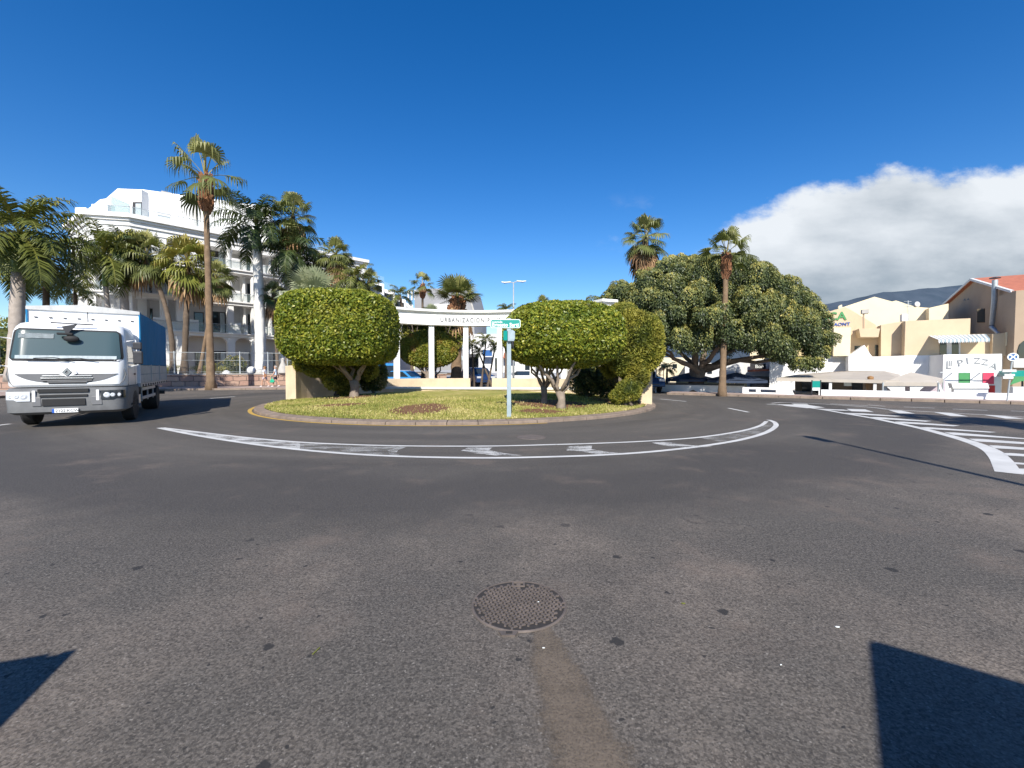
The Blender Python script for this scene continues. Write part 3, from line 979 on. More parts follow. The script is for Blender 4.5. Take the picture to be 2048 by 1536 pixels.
C5 = lambda l: [G(1500 + x / 3.737, 780 + y / 3.737) for x, y in l]
hb = MB()
ribbon(hb, C5([(125, 106), (350, 122), (560, 150), (710, 176), (900, 208), (1080, 245), (1270, 285), (1450, 332), (1600, 374), (1720, 415), (1810, 458), (1870, 515), (1905, 570), (1935, 622)]), [0.16, 0.30])
ribbon(hb, C5([(160, 100), (270, 94), (560, 106), (900, 130), (1040, 146), (1240, 158), (1560, 176), (1750, 186), (2090, 206)]), 0.12)
hb.sheet(C5([(1918, 622), (1990, 590), (2100, 592), (2300, 600), (2300, 632), (2000, 630)]), ZP + 0.002)
hb.sheet(C5([(1950, 540), (2100, 552), (2300, 562), (2300, 575), (1975, 556)]), ZP + 0.001)
struct(hb, 'hatched_area_border', 'road_paint')
ht = MB()
for q in ([(200, 108), (430, 112), (560, 132), (430, 137), (280, 122)], [(310, 103), (425, 105), (440, 110), (330, 110)],
          [(720, 142), (860, 146), (925, 166), (760, 160)], [(480, 140), (700, 148), (760, 158), (600, 152)],
          [(700, 172), (840, 176), (1130, 197), (1090, 200), (760, 183)], [(890, 204), (960, 204), (1360, 234), (1310, 238), (930, 216)],
          [(1080, 238), (1150, 238), (1570, 268), (1520, 273), (1120, 250)], [(1260, 280), (1330, 280), (1845, 317), (1790, 320), (1310, 292)],
          [(1450, 318), (1530, 320), (2160, 372), (2100, 372), (1520, 338)], [(1635, 366), (1720, 368), (2300, 412), (2250, 420), (1690, 386)],
          [(1785, 416), (1850, 418), (2350, 455), (2300, 464), (1830, 438)], [(1890, 474), (1950, 474), (2350, 505), (2300, 515), (1920, 492)],
          [(1035, 152), (1130, 155), (1235, 178), (1115, 176)], [(1375, 168), (1500, 173), (1630, 199), (1500, 196)],
          [(1750, 188), (1880, 193), (2060, 218), (1910, 215)], [(2080, 205), (2200, 210), (2400, 240), (2250, 238)]):
    ht.sheet(C5(q), ZP + 0.003)
struct(ht, 'hatched_area_stripes', 'road_paint')
ds = MB()
for a, b in (((880, 112), (1010, 122)), ((600, 103), (880, 118)), ((1150, 127), (1380, 136)), ((1515, 143), (1775, 153)), ((1950, 157), (2200, 167))):
    ribbon(ds, C5([a, b]), 0.12)
ribbon(ds, gp([(1457, 816.5), (1497, 824.5)]), 0.13)
ribbon(ds, gp([(1320, 798), (1372, 803)]), 0.13)
ribbon(ds, gp([(1390, 789.5), (1560, 795.5)]), 0.12)
ribbon(ds, gp([(420, 797), (470, 793)]), 0.14)
ribbon(ds, gp([(20, 848), (-60, 858)]), 0.14)
struct(ds, 'lane_dashes', 'road_paint')
ye = MB()
ribbon(ye, [(IX + 8.93 * math.cos(t), IY + 8.93 * math.sin(t)) for t in np.linspace(R(160), R(292), 24)], [0.16, 0.10])
struct(ye, 'yellow_edge_line', 'yellow_paint')

# repaired trench running from the manhole towards the viewer, edges feathered by an attribute
pm = [((1078, 1250), 0.040), ((1100, 1310), 0.085), ((1122, 1370), 0.10), ((1150, 1440), 0.12), ((1190, 1530), 0.13), ((1250, 1640), 0.14)]
vs, fs, ed = [], [], []
for (p, hw) in pm:
    c = G(*p)
    for s_ in (-1.9, -0.6, 0, 0.6, 1.9):
        vs.append((c.x + s_ * hw, c.y, 0.003)); ed.append(0.0 if abs(s_) > 1 else 1.0)
for i in range(len(pm) - 1):
    for j in range(4):
        fs.append((i * 5 + j, i * 5 + j + 1, i * 5 + j + 6, i * 5 + j + 5))
me = bpy.data.meshes.new('road_repair_strip'); me.from_pydata(vs, [], fs)
a = me.attributes.new('edge', 'FLOAT', 'POINT'); a.data.foreach_set('value', ed)
props(link('road_repair_strip', me, 'patch'), kind='structure')


def manhole(px, py, r, label, detail=True):
    c = G(px, py)
    t = thing('manhole_cover', label, 'manhole cover', (c.x, c.y, 0.0), 'manhole covers in the road')
    MB().lathe((0, 0, 0), [(r * 0.93, -0.02), (r * 0.93, 0.008), (r * 0.955, 0.010), (r * 0.975, 0.006), (r * .98, 0.002), (r * .98, -0.02)], 64).build('ring_frame', 'iron', t, local=True)
    MB().lathe((0, 0, 0), [(0.001, 0.005), (r * 0.925, 0.005), (r * 0.925, -0.02)], 64).build('cover_plate', 'irondark' if detail else 'iron', t, local=True)
    if detail:
        m_ = MB()
        st = 0.054
        ca, sa = math.cos(0.35), math.sin(0.35)
        for i in range(-9, 10):
            for j in range(-9, 10):
                x, y = i * st + (0.5 * st if j % 2 else 0), j * st * 0.9
                x, y = x * ca - y * sa, x * sa + y * ca
                if math.hypot(x, y) > r * 0.87 or (abs(x) < 0.05 and y > r * 0.66):
                    continue
                for ang in (0, 2.094, 4.189):
                    A = ang + 0.35
                    dx, dy = math.cos(A), math.sin(A)
                    hx, hy = -dy * 0.0068, dx * 0.0068
                    q = [(x + hx, y + hy), (x - hx, y - hy), (x + dx * 0.030 - hx, y + dy * 0.030 - hy), (x + dx * 0.030 + hx, y + dy * 0.030 + hy)]
                    m_.hexa([(a_, b_, 0.004) for a_, b_ in q] + [(a_, b_, 0.0125) for a_, b_ in q])
        m_.build('tread_pattern', 'iron', t, local=True)
        h = MB()
        h.box(-0.045, 0.045, r * 0.70, r * 0.72, 0.004, 0.014).box(-0.045, 0.045, r * 0.86, r * 0.88, 0.004, 0.014)
        h.box(-0.047, -0.035, r * 0.72, r * 0.86, 0.004, 0.014).box(0.035, 0.047, r * 0.72, r * 0.86, 0.004, 0.014).box(-0.015, 0.015, r * .76, r * .82, .004, .013)
        h.build('key_plate', 'iron', t, local=True)
        hn = MB()
        hn.prism([(-0.13, -r * 0.96, 0), (-0.11, -r * 1.10, 0), (-0.03, -r * 1.10, 0), (-0.01, -r * 0.98, 0)], (0, 0, 0.012))
        hn.build('hinge_lug', 'iron', t, local=True)
        MB().box(-0.085, -0.045, -r * 1.06, -r * 0.985, 0.010, 0.0135).build('pry_hole', 'irondark', t, local=True)
    return t


manhole(1038, 1209, 0.33, 'round rusty manhole cover with raised tread in the near road')
manhole(1063, 874.5, 0.35, 'round dark manhole cover between the island and the lane divider', False)

# scraps lying on the road
for i, (px, py, mk, lb, cat, sz) in enumerate([
        (1675, 1254, 'signwhite', 'torn white paper scrap beside the large dark gum spot', 'litter', 0.015),
        (1367, 1207, 'lf_yellow', 'small yellow leaf lying right of the near manhole cover', 'leaf', 0.018),
        (1087, 1296, 'signwhite', 'pale chip on the brown repair strip below the manhole', 'litter', 0.008),
        (631, 1302, 'lf_yellow', 'thin yellow blade of grass on the road left of the repair strip', 'leaf', 0.03),
        (1077, 1204, 'signwhite', 'small white cigarette end lying on the manhole cover', 'litter', 0.007),
        (1562, 1330, 'signwhite', 'small white chip left of the angular shadow', 'litter', 0.006)]):
    c = G(px, py, 0.016 if i == 4 else 0.004)
    rr = random.Random(i)
    q = [(c.x + sz * math.cos(t) * rr.uniform(.6, 1.1), c.y + sz * 0.55 * math.sin(t) * rr.uniform(.6, 1.1), c.z) for t in np.linspace(0, 2 * PI, 8)[:-1]]
    if i == 3:
        q = [(c.x - .006, c.y - .03, c.z), (c.x + .001, c.y - .03, c.z), (c.x + .014, c.y + .03, c.z), (c.x + .008, c.y + .03, c.z)]
    one(MB().prism(q, (0, 0, 0.003)), 'fallen_leaf' if cat == 'leaf' else 'paper_scrap', mk, lb, cat)

# ---- mountain ridge
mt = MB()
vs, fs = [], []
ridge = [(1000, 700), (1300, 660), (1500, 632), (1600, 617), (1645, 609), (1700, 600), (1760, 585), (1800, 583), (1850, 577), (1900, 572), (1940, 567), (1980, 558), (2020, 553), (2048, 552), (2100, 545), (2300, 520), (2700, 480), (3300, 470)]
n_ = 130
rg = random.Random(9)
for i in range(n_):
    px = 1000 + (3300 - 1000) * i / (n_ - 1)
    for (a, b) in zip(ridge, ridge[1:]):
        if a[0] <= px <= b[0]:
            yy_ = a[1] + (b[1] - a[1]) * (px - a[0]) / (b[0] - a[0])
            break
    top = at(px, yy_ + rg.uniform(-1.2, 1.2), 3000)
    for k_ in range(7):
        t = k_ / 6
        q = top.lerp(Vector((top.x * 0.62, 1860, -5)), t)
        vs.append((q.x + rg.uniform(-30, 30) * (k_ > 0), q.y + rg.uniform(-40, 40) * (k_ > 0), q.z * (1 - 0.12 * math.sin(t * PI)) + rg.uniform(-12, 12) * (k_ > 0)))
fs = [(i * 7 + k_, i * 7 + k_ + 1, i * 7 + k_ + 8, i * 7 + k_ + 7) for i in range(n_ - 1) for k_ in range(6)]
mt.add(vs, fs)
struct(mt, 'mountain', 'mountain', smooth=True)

# ================================================================== ISLAND MONUMENT
RM = 8.4


def arcpt(th, r=RM, z=0.0):
    return Vector((IX + r * math.cos(th), IY + r * math.sin(th), z))


def arcth(px, r=RM, far=True):
    s_ = (px - 1024) / FPX
    A = s_ * s_ + 1; B = -2 * (s_ * IX + IY); Cc = IX * IX + IY * IY - r * r
    D_ = math.sqrt(max(0, B * B - 4 * A * Cc))
    z_ = (-B + (D_ if far else -D_)) / (2 * A)
    return math.atan2(z_ - IY, s_ * z_ - IX) % (2 * PI)


def arcbox(mb, t0, t1, r0, r1, z0, z1, n=None, z1b=None):
    n = n or max(1, int(abs(t1 - t0) / 0.06))
    z1b = z1 if z1b is None else z1b
    vs = []
    for i in range(n + 1):
        t = t0 + (t1 - t0) * i / n
        zt = z1 + (z1b - z1) * i / n
        vs += [arcpt(t, r0, z0), arcpt(t, r1, z0), arcpt(t, r1, zt), arcpt(t, r0, zt)]
    fs = [(0, 1, 2, 3), (4 * n + 3, 4 * n + 2, 4 * n + 1, 4 * n)]
    for i in range(n):
        for k_ in range(4):
            a, b = 4 * i + k_, 4 * i + (k_ + 1) % 4
            fs.append((a, b, b + 4, a + 4))
    mb.add(vs, fs)
    return mb


gm = thing('entrance_monument', 'curved white colonnade with beige walls and raised lettering on the grassy island', 'monument', (IX, IY, 0))
thR0, thR1 = R(-17), arcth(1150)
tE, tG0, tG1 = arcth(745), arcth(941), arcth(985)
arcbox(MB(), thR0, thR1, 8.15, 8.65, 0, 2.45, z1b=2.2).build('end_wall', 'gatewall', gm, bevel=0.02)
arcbox(MB(), tE, R(180), 8.15, 8.65, 0, 2.2, z1b=1.75).build('end_wall', 'gatewall', gm, bevel=0.02)
arcbox(MB(), thR1 + 0.003, tG1, 8.1, 8.7, 0, 0.98).build('plinth', 'gatewall', gm, bevel=0.02)
arcbox(MB(), tG0, tE - 0.003, 8.1, 8.7, 0, 0.98).build('plinth', 'gatewall', gm, bevel=0.02)
bt0, bt1 = arcth(1216), R(151)
arcbox(MB(), bt0, bt1, 8.08, 8.72, 4.47, 5.24).build('beam', 'white', gm, bevel=0.015)
arcbox(MB(), bt0 - 0.01, bt1 + 0.01, 7.98, 8.82, 5.243, 5.31).build('beam_moulding', 'white', gm, bevel=0.01)
arcbox(MB(), bt0 - 0.02, bt1 + 0.02, 7.88, 8.92, 5.313, 5.47).build('beam_cap', 'white', gm, bevel=0.015)
tc0 = arcth(932)
dth = (arcth(863) - arcth(932))
for k_ in range(-4, 4):
    t = tc0 + dth * k_
    if t < bt0: continue
    p = arcpt(t, RM, 0)
    c_ = MB()
    q = [Vector((dx, dy, 0)) for dx, dy in ((-.17, -.15), (.17, -.15), (.17, .15), (-.17, .15))]
    rot = Matrix.Rotation(t - PI / 2, 3, 'Z')
    q = [rot @ v + p for v in q]
    zb = 0.983 if (thR1 < t < tG1 or tG0 < t < tE) else 0.3
    c_.hexa([(v.x, v.y, zb) for v in q] + [(v.x, v.y, 4.468) for v in q])
    c_.build('column', 'white', gm, bevel=0.03)
# lettering bent along the beam
me = text_mesh('URBANIZACION PLAY', 0.50, 0.02, 1.32, bold=0.012)
t_start = arcth(881, 8.08)
xs_ = [v.co.x for v in me.vertices]
wtot = max(xs_)
tgt = (t_start - arcth(1001, 8.08)) * 8.08
sc_ = tgt / wtot
bp = Vector(gm.location)
for v in me.vertices:
    x, y, z = v.co
    t = t_start - x * sc_ / 8.08
    v.co = arcpt(t, 8.08 - 0.012 - z, 4.70 + y * 0.82) - bp
link('lettering', me, 'lettergrey', gm)
# long pale bench slab in front
a0 = at(770, 775, 26.3); a1 = at(1152, 779, 25.2)
F2 = Frame((a0.x, a0.y), (a1.x - a0.x, a1.y - a0.y))
Lb = (Vector(a1[:2]) - Vector(a0[:2])).length
bn = thing('stone_bench', 'long low pale slab bench in front of the colonnade', 'bench', (a0.x, a0.y, 0.3))
MB().fbox(F2, 0, Lb, 0, 0.75, 0.40, 0.52).build('seat_slab', 'marble', bn, bevel=0.015)
MB().fbox(F2, 0.5, Lb - 0.5, 0.08, 0.65, 0.1, 0.397).build('base', 'gatewall', bn)

# ---- street name sign on its post
sp_ = G(1018, 829, 0.20)
ss = thing('street_sign', 'green street name plate on a grey post standing on the island lawn', 'street sign', (sp_.x, sp_.y, 0.17))
pt_ = at(1018, 637, sp_.y)
MB().box(sp_.x - .066, sp_.x + .066, sp_.y - .05, sp_.y + .05, 0.1, pt_.z).build('post', 'steelblue', ss, bevel=0.01)
p0, p1 = at(981, 656, sp_.y - .07), at(1041, 638.5, sp_.y - .07)
pl = MB()


def rrect(x0, x1, z0, z1, r, y, n=5):
    out = []
    for cx, cz, a in ((x1 - r, z1 - r, 0), (x0 + r, z1 - r, 90), (x0 + r, z0 + r, 180), (x1 - r, z0 + r, 270)):
        for i in range(n + 1):
            t = R(a + 90 * i / n)
            out.append((cx + r * math.cos(t), y, cz + r * math.sin(t)))
    return out


pl.prism(rrect(p0.x, p1.x, p0.z, p1.z, 0.06, p0.y), (0, 0.02, 0))
plate = pl.build('name_plate', 'signwhite', ss)
MB().prism(rrect(p0.x + .018, p1.x - .018, p0.z + .018, p1.z - .018, 0.045, p0.y - .003), (0, 0.003 - .0005, 0)).build('plate_face', 'signgreen', plate)
put_text('lettering', 'avenida', 0.105, 'signwhite', plate, (p0.x + .05, p0.y - .0055, p1.z - .115), (1, 0, 0), extrude=0.002, bold=0.001)
put_text('lettering', 'Ernesto Sarti', 0.155, 'signwhite', plate, (p0.x + .045, p0.y - .0055, p0.z + .045), (1, 0, 0), extrude=0.002, bold=0.004, spacing=1.0)
bx = MB()
b0, b1 = at(1009, 683, sp_.y), at(1028, 660, sp_.y)
bx.prism([(b0.x, sp_.y + .12, b0.z), (b0.x - .03, sp_.y - .10, b0.z + .03), (b0.x - .03, sp_.y - .10, b1.z - .05), (b0.x, sp_.y + .12, b1.z)], (0.12, -0.05, 0))
bx.build('side_lamp_box', 'signgreen', ss)
bx = MB()
bx.prism([(b0.x + .1, sp_.y - .16, b0.z), (b1.x, sp_.y - .13, b0.z), (b1.x + .03, sp_.y - .13, b0.z + .08), (b1.x + .03, sp_.y - .13, b1.z - .06), (b1.x - .05, sp_.y - .13, b1.z), (b0.x + .1, sp_.y - .16, b1.z - .02)], (0, 0.22, 0))
bx.build('junction_box', 'steelblue', ss, bevel=0.008)
MB().tube([(b1.x - .05, sp_.y - .07, b0.z + .02), (b1.x - .02, sp_.y - .06, b0.z - .22)], [0.05, 0.01], 6).build('cable_boot', 'darkmetal', ss)
# ================================================================== VEGETATION
def limb(mb, p, q, r0, r1, rng, n=5, sag=0.0, seg=7, jit=0.08):
    p, q = Vector(p), Vector(q)
    pts, rad = [], []
    ln = (q - p).length
    for i in range(n + 1):
        t = i / n
        v = p.lerp(q, t)
        if 0 < i < n:
            v += Vector((rng.uniform(-1, 1), rng.uniform(-1, 1), rng.uniform(-.6, .6))) * ln * jit
        v.z += sag * math.sin(PI * t)
        pts.append(v); rad.append(r0 + (r1 - r0) * t)
    mb.tube(pts, rad, seg, True, 0.5, 0.08, rng)
    return pts


def topiary(name, label, cat, base, ctr, rx, ry, rz, trunks, m, seed, n=46000, leaf=0.13, group=None, barkm='drift', p=2.7, ragged=0.0):
    """clipped tree: superellipsoid shell of leaves over a dark interior, forked trunks below"""
    t = thing(name, label, cat, base, group)
    rng = np.random.default_rng(seed); rr = random.Random(seed)
    d = unit(rng, n)
    d = d / (np.sum(np.abs(d) ** p, axis=1, keepdims=True) ** (1 / p))
    # clumpy surface
    f = np.zeros(n)
    for k_ in range(5):
        a = unit(rng, 1)[0] * rng.uniform(5, 13)
        f += np.sin(d @ a + rng.uniform(0, 6))
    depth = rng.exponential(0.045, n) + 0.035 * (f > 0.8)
    rad = 1.0 + f * 0.010 - depth + rng.normal(0, 0.006 + ragged, n)
    flat = np.where(d[:, 2:3] < 0, 0.97, 1.0)
    P = np.array(ctr) + d * np.array((rx, ry, rz)) * rad[:, None] * np.concatenate([np.ones((n, 2)), flat], axis=1)
    nrm = d / np.array((rx, ry, rz)); nrm /= np.linalg.norm(nrm, axis=1, keepdims=True)
    nrm = nrm + rng.normal(0, 0.75, (n, 3))
    dirn = unit(rng, n) * 0.8 + np.array((0, 0, -0.25))
    V_, F_ = leaves(P, dirn, nrm, rng.uniform(0.7, 1.3, n) * leaf, rng.uniform(0.4, 0.65, n) * leaf, rng)
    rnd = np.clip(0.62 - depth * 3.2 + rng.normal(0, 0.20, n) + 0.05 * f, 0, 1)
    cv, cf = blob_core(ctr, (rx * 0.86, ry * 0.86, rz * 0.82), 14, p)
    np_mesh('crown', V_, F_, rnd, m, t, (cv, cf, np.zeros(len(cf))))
    tb = MB()
    cz = ctr[2] - rz * 0.80
    for (tx, ty, r0, fork) in trunks:
        b0 = (tx, ty, base[2] - 0.1)
        fk = Vector((tx + rr.uniform(-.1, .1), ty, base[2] + fork))
        tb.tube([b0, (tx, ty, base[2] + 0.1), (tx + .02, ty, base[2] + fork * .5), fk], [r0 * 1.35, r0 * 1.05, r0 * 0.95, r0 * 1.05], 10, True, .5, .1, rr)
        nb = 7
        for k_ in range(nb):
            a = 2 * PI * k_ / nb + rr.uniform(-.3, .3)
            q = Vector((fk.x + math.cos(a) * rx * rr.uniform(.25, .62), fk.y + math.sin(a) * ry * rr.uniform(.25, .6), cz + rr.uniform(0.1, .5)))
            limb(tb, fk - Vector((0, 0, .12)), q, r0 * rr.uniform(.42, .6), r0 * .2, rr, 5, -0.05, 6, 0.06)
    tb.build('trunk', barkm, t, smooth=True)
    return t


zl = mound(-7.35, 20.5)
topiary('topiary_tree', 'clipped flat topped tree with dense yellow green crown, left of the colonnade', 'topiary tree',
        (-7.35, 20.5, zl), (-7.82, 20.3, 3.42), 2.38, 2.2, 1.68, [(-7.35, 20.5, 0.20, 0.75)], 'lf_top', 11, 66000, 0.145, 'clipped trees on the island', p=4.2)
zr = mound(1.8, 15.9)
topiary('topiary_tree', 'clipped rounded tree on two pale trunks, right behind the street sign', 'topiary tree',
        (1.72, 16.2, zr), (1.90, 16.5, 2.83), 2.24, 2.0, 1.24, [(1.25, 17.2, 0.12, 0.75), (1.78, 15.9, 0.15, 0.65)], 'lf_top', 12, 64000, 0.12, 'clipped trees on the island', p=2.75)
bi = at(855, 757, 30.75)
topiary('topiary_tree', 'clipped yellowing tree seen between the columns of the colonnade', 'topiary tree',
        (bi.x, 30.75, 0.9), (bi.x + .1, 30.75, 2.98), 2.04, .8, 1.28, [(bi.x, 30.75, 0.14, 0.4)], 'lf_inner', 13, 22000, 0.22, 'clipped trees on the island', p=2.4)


def bush(name, label, cat, base, blobs, m, seed, n, leaf, stem=True, group=None, droop=0.0, narrow=0.5, barkm='barkdark'):
    t = thing(name, label, cat, base, group)
    rng = np.random.default_rng(seed); rr = random.Random(seed)
    vol = np.array([b[3] * b[4] + b[4] * b[5] + b[3] * b[5] for b in blobs]); vol = vol / vol.sum()
    idx = rng.choice(len(blobs), n, p=vol)
    B = np.array(blobs)[idx]
    d = unit(rng, n)
    f = np.zeros(n)
    for k_ in range(5):
        a = unit(rng, 1)[0] * rng.uniform(3, 9)
        f += np.sin(d @ a + rng.uniform(0, 6) + idx)
    rad = 1 - rng.exponential(0.12, n) + 0.05 * f
    P = B[:, :3] + d * B[:, 3:6] * rad[:, None]
    dirn = d * 0.8 + rng.normal(0, 0.5, (n, 3)) + np.array((0, 0, -droop))
    V_, F_ = leaves(P, dirn, d + rng.normal(0, 0.6, (n, 3)), rng.uniform(.6, 1.4, n) * leaf, rng.uniform(.5, 1, n) * leaf * narrow, rng)
    rnd = np.clip(0.5 + 0.12 * f + rng.normal(0, .2, n) + (rad - 0.9) * 1.2, 0, 1)
    cvs, cfs = [], []
    for b in blobs:
        cv, cf = blob_core(b[:3], (b[3] * .68, b[4] * .68, b[5] * .68), 7)
        cfs += [tuple(i + len(cvs) for i in q) for q in cf]; cvs += [tuple(v) for v in cv]
    np_mesh('foliage', V_, F_, rnd, m, t, (cvs, cfs, np.zeros(len(cfs))))
    if stem:
        tb = MB()
        for b in blobs:
            limb(tb, (base[0] + rr.uniform(-.15, .15), base[1] + rr.uniform(-.15, .15), base[2] - .05), (b[0], b[1], b[2]), 0.07, 0.03, rr, 5, 0, 6)
        tb.build('stem', barkm, t, smooth=True)
    return t


bush('conifer_bush', 'tall feathery olive green bush against the right end wall of the island', 'bush', (4.55, 18.6, 0.25),
     [(4.95, 17.9, 3.0, 1.1, .9, 1.15), (5.35, 18.1, 2.3, .9, .8, .85), (4.55, 18.2, 3.65, .85, .7, .65), (4.75, 17.8, 1.9, .75, .6, .8), (5.65, 18.2, 2.8, .55, .6, .75), (4.2, 18.4, 2.2, .6, .6, .9), (5.0, 17.7, 1.3, .5, .45, .6)],
     'lf_bush', 21, 60000, 0.12, droop=-0.3, narrow=0.5)
bush('low_bush', 'small low green shrub at the foot of the tall feathery bush', 'bush', (4.6, 17.4, 0.2),
     [(4.6, 17.4, 0.75, .5, .4, .45), (4.2, 17.5, 0.5, .35, .3, .3)], 'lf_bush', 22, 5000, 0.11, droop=-0.3, narrow=0.35)
bush('leafy_bush', 'ragged green bush hanging below the left clipped tree against the beige wall', 'bush', (-8.6, 21.6, 0.35),
     [(-9.2, 21.0, 1.75, .85, .6, .6), (-8.5, 21.3, 1.35, .7, .5, .75), (-9.9, 21.2, 2.0, .6, .6, .5), (-8.1, 21.6, 0.85, .55, .5, .6), (-7.4, 22.2, 1.6, .6, .5, .6)],
     'lf_bush', 23, 16000, 0.14, droop=0.1, narrow=0.5)
bush('leafy_bush', 'dark bush in the shade behind the trunk of the left clipped tree', 'bush', (-7.6, 23.8, 0.35),
     [(-7.6, 23.8, 1.3, .9, .6, .9), (-8.4, 23.6, 1.5, .7, .6, .8)], 'lf_dark', 24, 9000, 0.14)
bush('leafy_bush', 'dark bush in the shade behind the trunks of the right clipped tree', 'bush', (3.5, 20.5, 0.35),
     [(3.5, 20.8, 1.2, .8, .7, .9), (4.3, 20.3, 1.0, .6, .6, .7)], 'lf_dark', 25, 8000, 0.14)

# ---- big weeping tree
fb = G(1392, 784)
ft = thing('weeping_fig_tree', 'huge spreading dark green tree with layered drooping foliage and forked trunk', 'tree', (fb.x, fb.y, 0))
rng = np.random.default_rng(31); rr = random.Random(31)
fy = fb.y
prof = [(1212, 588), (1240, 560), (1275, 572), (1300, 540), (1330, 518), (1370, 508), (1420, 512), (1462, 505), (1505, 520), (1545, 545), (1580, 552), (1610, 580), (1640, 615), (1658, 650)]
lob = []
under = [(1212, 598), (1225, 612), (1262, 648), (1300, 675), (1320, 690), (1370, 664), (1420, 658), (1470, 668), (1520, 674), (1560, 684), (1600, 686), (1640, 672), (1660, 650)]


def interp(tab, x):
    for a, b in zip(tab, tab[1:]):
        if a[0] <= x <= b[0]:
            return a[1] + (b[1] - a[1]) * (x - a[0]) / (b[0] - a[0])
    return tab[-1][1] if x > tab[-1][0] else tab[0][1]


tries = 0
while len(lob) < 260 and tries < 14000:
    tries += 1
    px = rr.uniform(1215, 1640)
    yt, yb = interp(prof, px), interp(under, px)
    py = yt + 14 + (yb - yt - 14) * rr.random() ** 0.85
    hw = 235
    e = min(1, abs(px - 1432) / hw)
    dep = 5.6 * math.sqrt(max(0.02, 1 - e * e)) * (0.45 + 0.55 * math.sin(PI * min(1, max(0.05, (py - yt) / (yb - yt + 1) * .55 + .1))))
    side = -1 if rr.random() < 0.66 else 1
    Yd = fy + side * dep * rr.uniform(0.8, 1.0)
    c = at(px, py, Yd)
    c0 = at(px, py, fy)
    if side > 0: c = Vector((c0.x, Yd, c0.z))
    r_ = rr.uniform(0.6, 1.15)
    if 1405 < px < 1492 and py < 605 and c.y < 27.5: continue
    if any((Vector(l[:3]) - c).length < 0.62 * (r_ + l[3]) * 1.14 for l in lob):
        continue
    lob.append((c.x, c.y, c.z - .2, r_, rr.uniform(0.75, 1.1) * r_, rr.uniform(0.6, .92) * r_))
for px in range(1225, 1650, 17):                    # crest lobes give the outline
    c = at(px, interp(prof, px) + 15, fy - 1.0)
    r_ = rr.uniform(.55, .8)
    lob.append((c.x, c.y, c.z, r_, r_, r_ * .75))
for (px, py, r_) in ((1412, 560, .9), (1438, 548, .9), (1468, 552, .95), (1490, 572, .9), (1425, 592, .95), (1455, 588, .9), (1480, 604, .9), (1408, 610, .8), (1440, 620, .85), (1468, 628, .8)):
    c = at(px, py, fy - 1.6)                        # foliage filling in behind the slim palm
    lob.append((c.x, fy - 1.6, c.z, r_, r_, r_ * .8))
for (px, py) in ((1635, 700), (1600, 722), (1650, 672), (1570, 708), (1622, 722)):
    c = at(px, py, fy - 3)
    lob.append((c.x, c.y, c.z, .75, .6, .28))
B0 = np.array(lob)
n = 340000
idx = rng.choice(len(lob), n, p=(B0[:, 3] ** 2) / (B0[:, 3] ** 2).sum())
B = B0[idx]
d = unit(rng, n)
up = d[:, 2]
f = np.zeros(n)
for k_ in range(4):
    a = unit(rng, 1)[0] * rng.uniform(3, 7)
    f += np.sin(d @ a + idx * 1.7 + rng.uniform(0, 6))
rad = 1 - rng.exponential(0.13, n) + 0.09 * f
P = B[:, :3] + d * B[:, 3:6] * rad[:, None]
hang = rng.uniform(0, 1, n) ** 2 * 0.6 * (up < 0.4)          # weeping fringes
P[:, 2] -= hang * B[:, 3]
dirn = d * np.array((0.5, 0.5, 0.1)) + rng.normal(0, 0.3, (n, 3)) + np.array((0, 0, -0.7))
V_, F_ = leaves(P, dirn, d + rng.normal(0, 0.45, (n, 3)), rng.uniform(.7, 1.4, n) * 0.135, rng.uniform(.35, .6, n) * 0.135, rng)
lobv = rng.uniform(-0.13, 0.13, len(lob))
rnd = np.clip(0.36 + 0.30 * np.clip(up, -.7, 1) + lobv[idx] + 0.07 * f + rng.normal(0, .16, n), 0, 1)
cvs, cfs = [], []
for b in lob:
    cv, cf = blob_core(b[:3], (b[3] * .55, b[4] * .55, b[5] * .5), 6)
    cfs += [tuple(i + len(cvs) for i in q) for q in cf]; cvs += [tuple(v) for v in cv]
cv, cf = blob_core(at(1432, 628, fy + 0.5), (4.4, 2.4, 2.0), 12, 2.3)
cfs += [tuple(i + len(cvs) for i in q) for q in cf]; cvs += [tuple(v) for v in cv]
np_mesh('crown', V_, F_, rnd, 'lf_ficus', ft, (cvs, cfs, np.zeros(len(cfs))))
tb = MB()
fk = fb + Vector((0.1, 0, 1.4))
tb.tube([(fb.x, fy, -.1), (fb.x, fy, .25), (fb.x + .05, fy, .9), (fb.x + .1, fy, 1.6)], [.75, .55, .48, .55], 14, True, .5, .1, rr)
for (px, py, dy, r0) in ((1330, 700, -1.5, .2), (1352, 690, 1, .22), (1385, 680, -1, .26), (1412, 680, 0, .28), (1440, 690, -2, .24), (1470, 700, 1, .2), (1290, 690, 0, .16), (1540, 712, -2, .24), (1600, 716, -3, .16), (1400, 690, 2, .2), (1372, 650, -.5, .2)):
    limb(tb, fk + Vector((rr.uniform(-.3, .3), rr.uniform(-.2, .2), rr.uniform(-.3, .1))), at(px, py, fy + dy), r0, r0 * .4, rr, 7, 0.25 if px > 1500 else 0, 8, .05)
tb.build('trunk', 'figbark', ft, smooth=True)


# ---- palms
def az_dir(az, el):
    return Vector((math.cos(az) * math.cos(el), math.sin(az) * math.cos(el), math.sin(el)))


def strip(mb, pts, wid, side, r):
    vs = []
    for p, w_ in zip(pts, wid):
        vs += [p - side * w_ / 2, p + side * w_ / 2]
    mb.add(vs, [(2 * i, 2 * i + 1, 2 * i + 3, 2 * i + 2) for i in range(len(pts) - 1)], r)


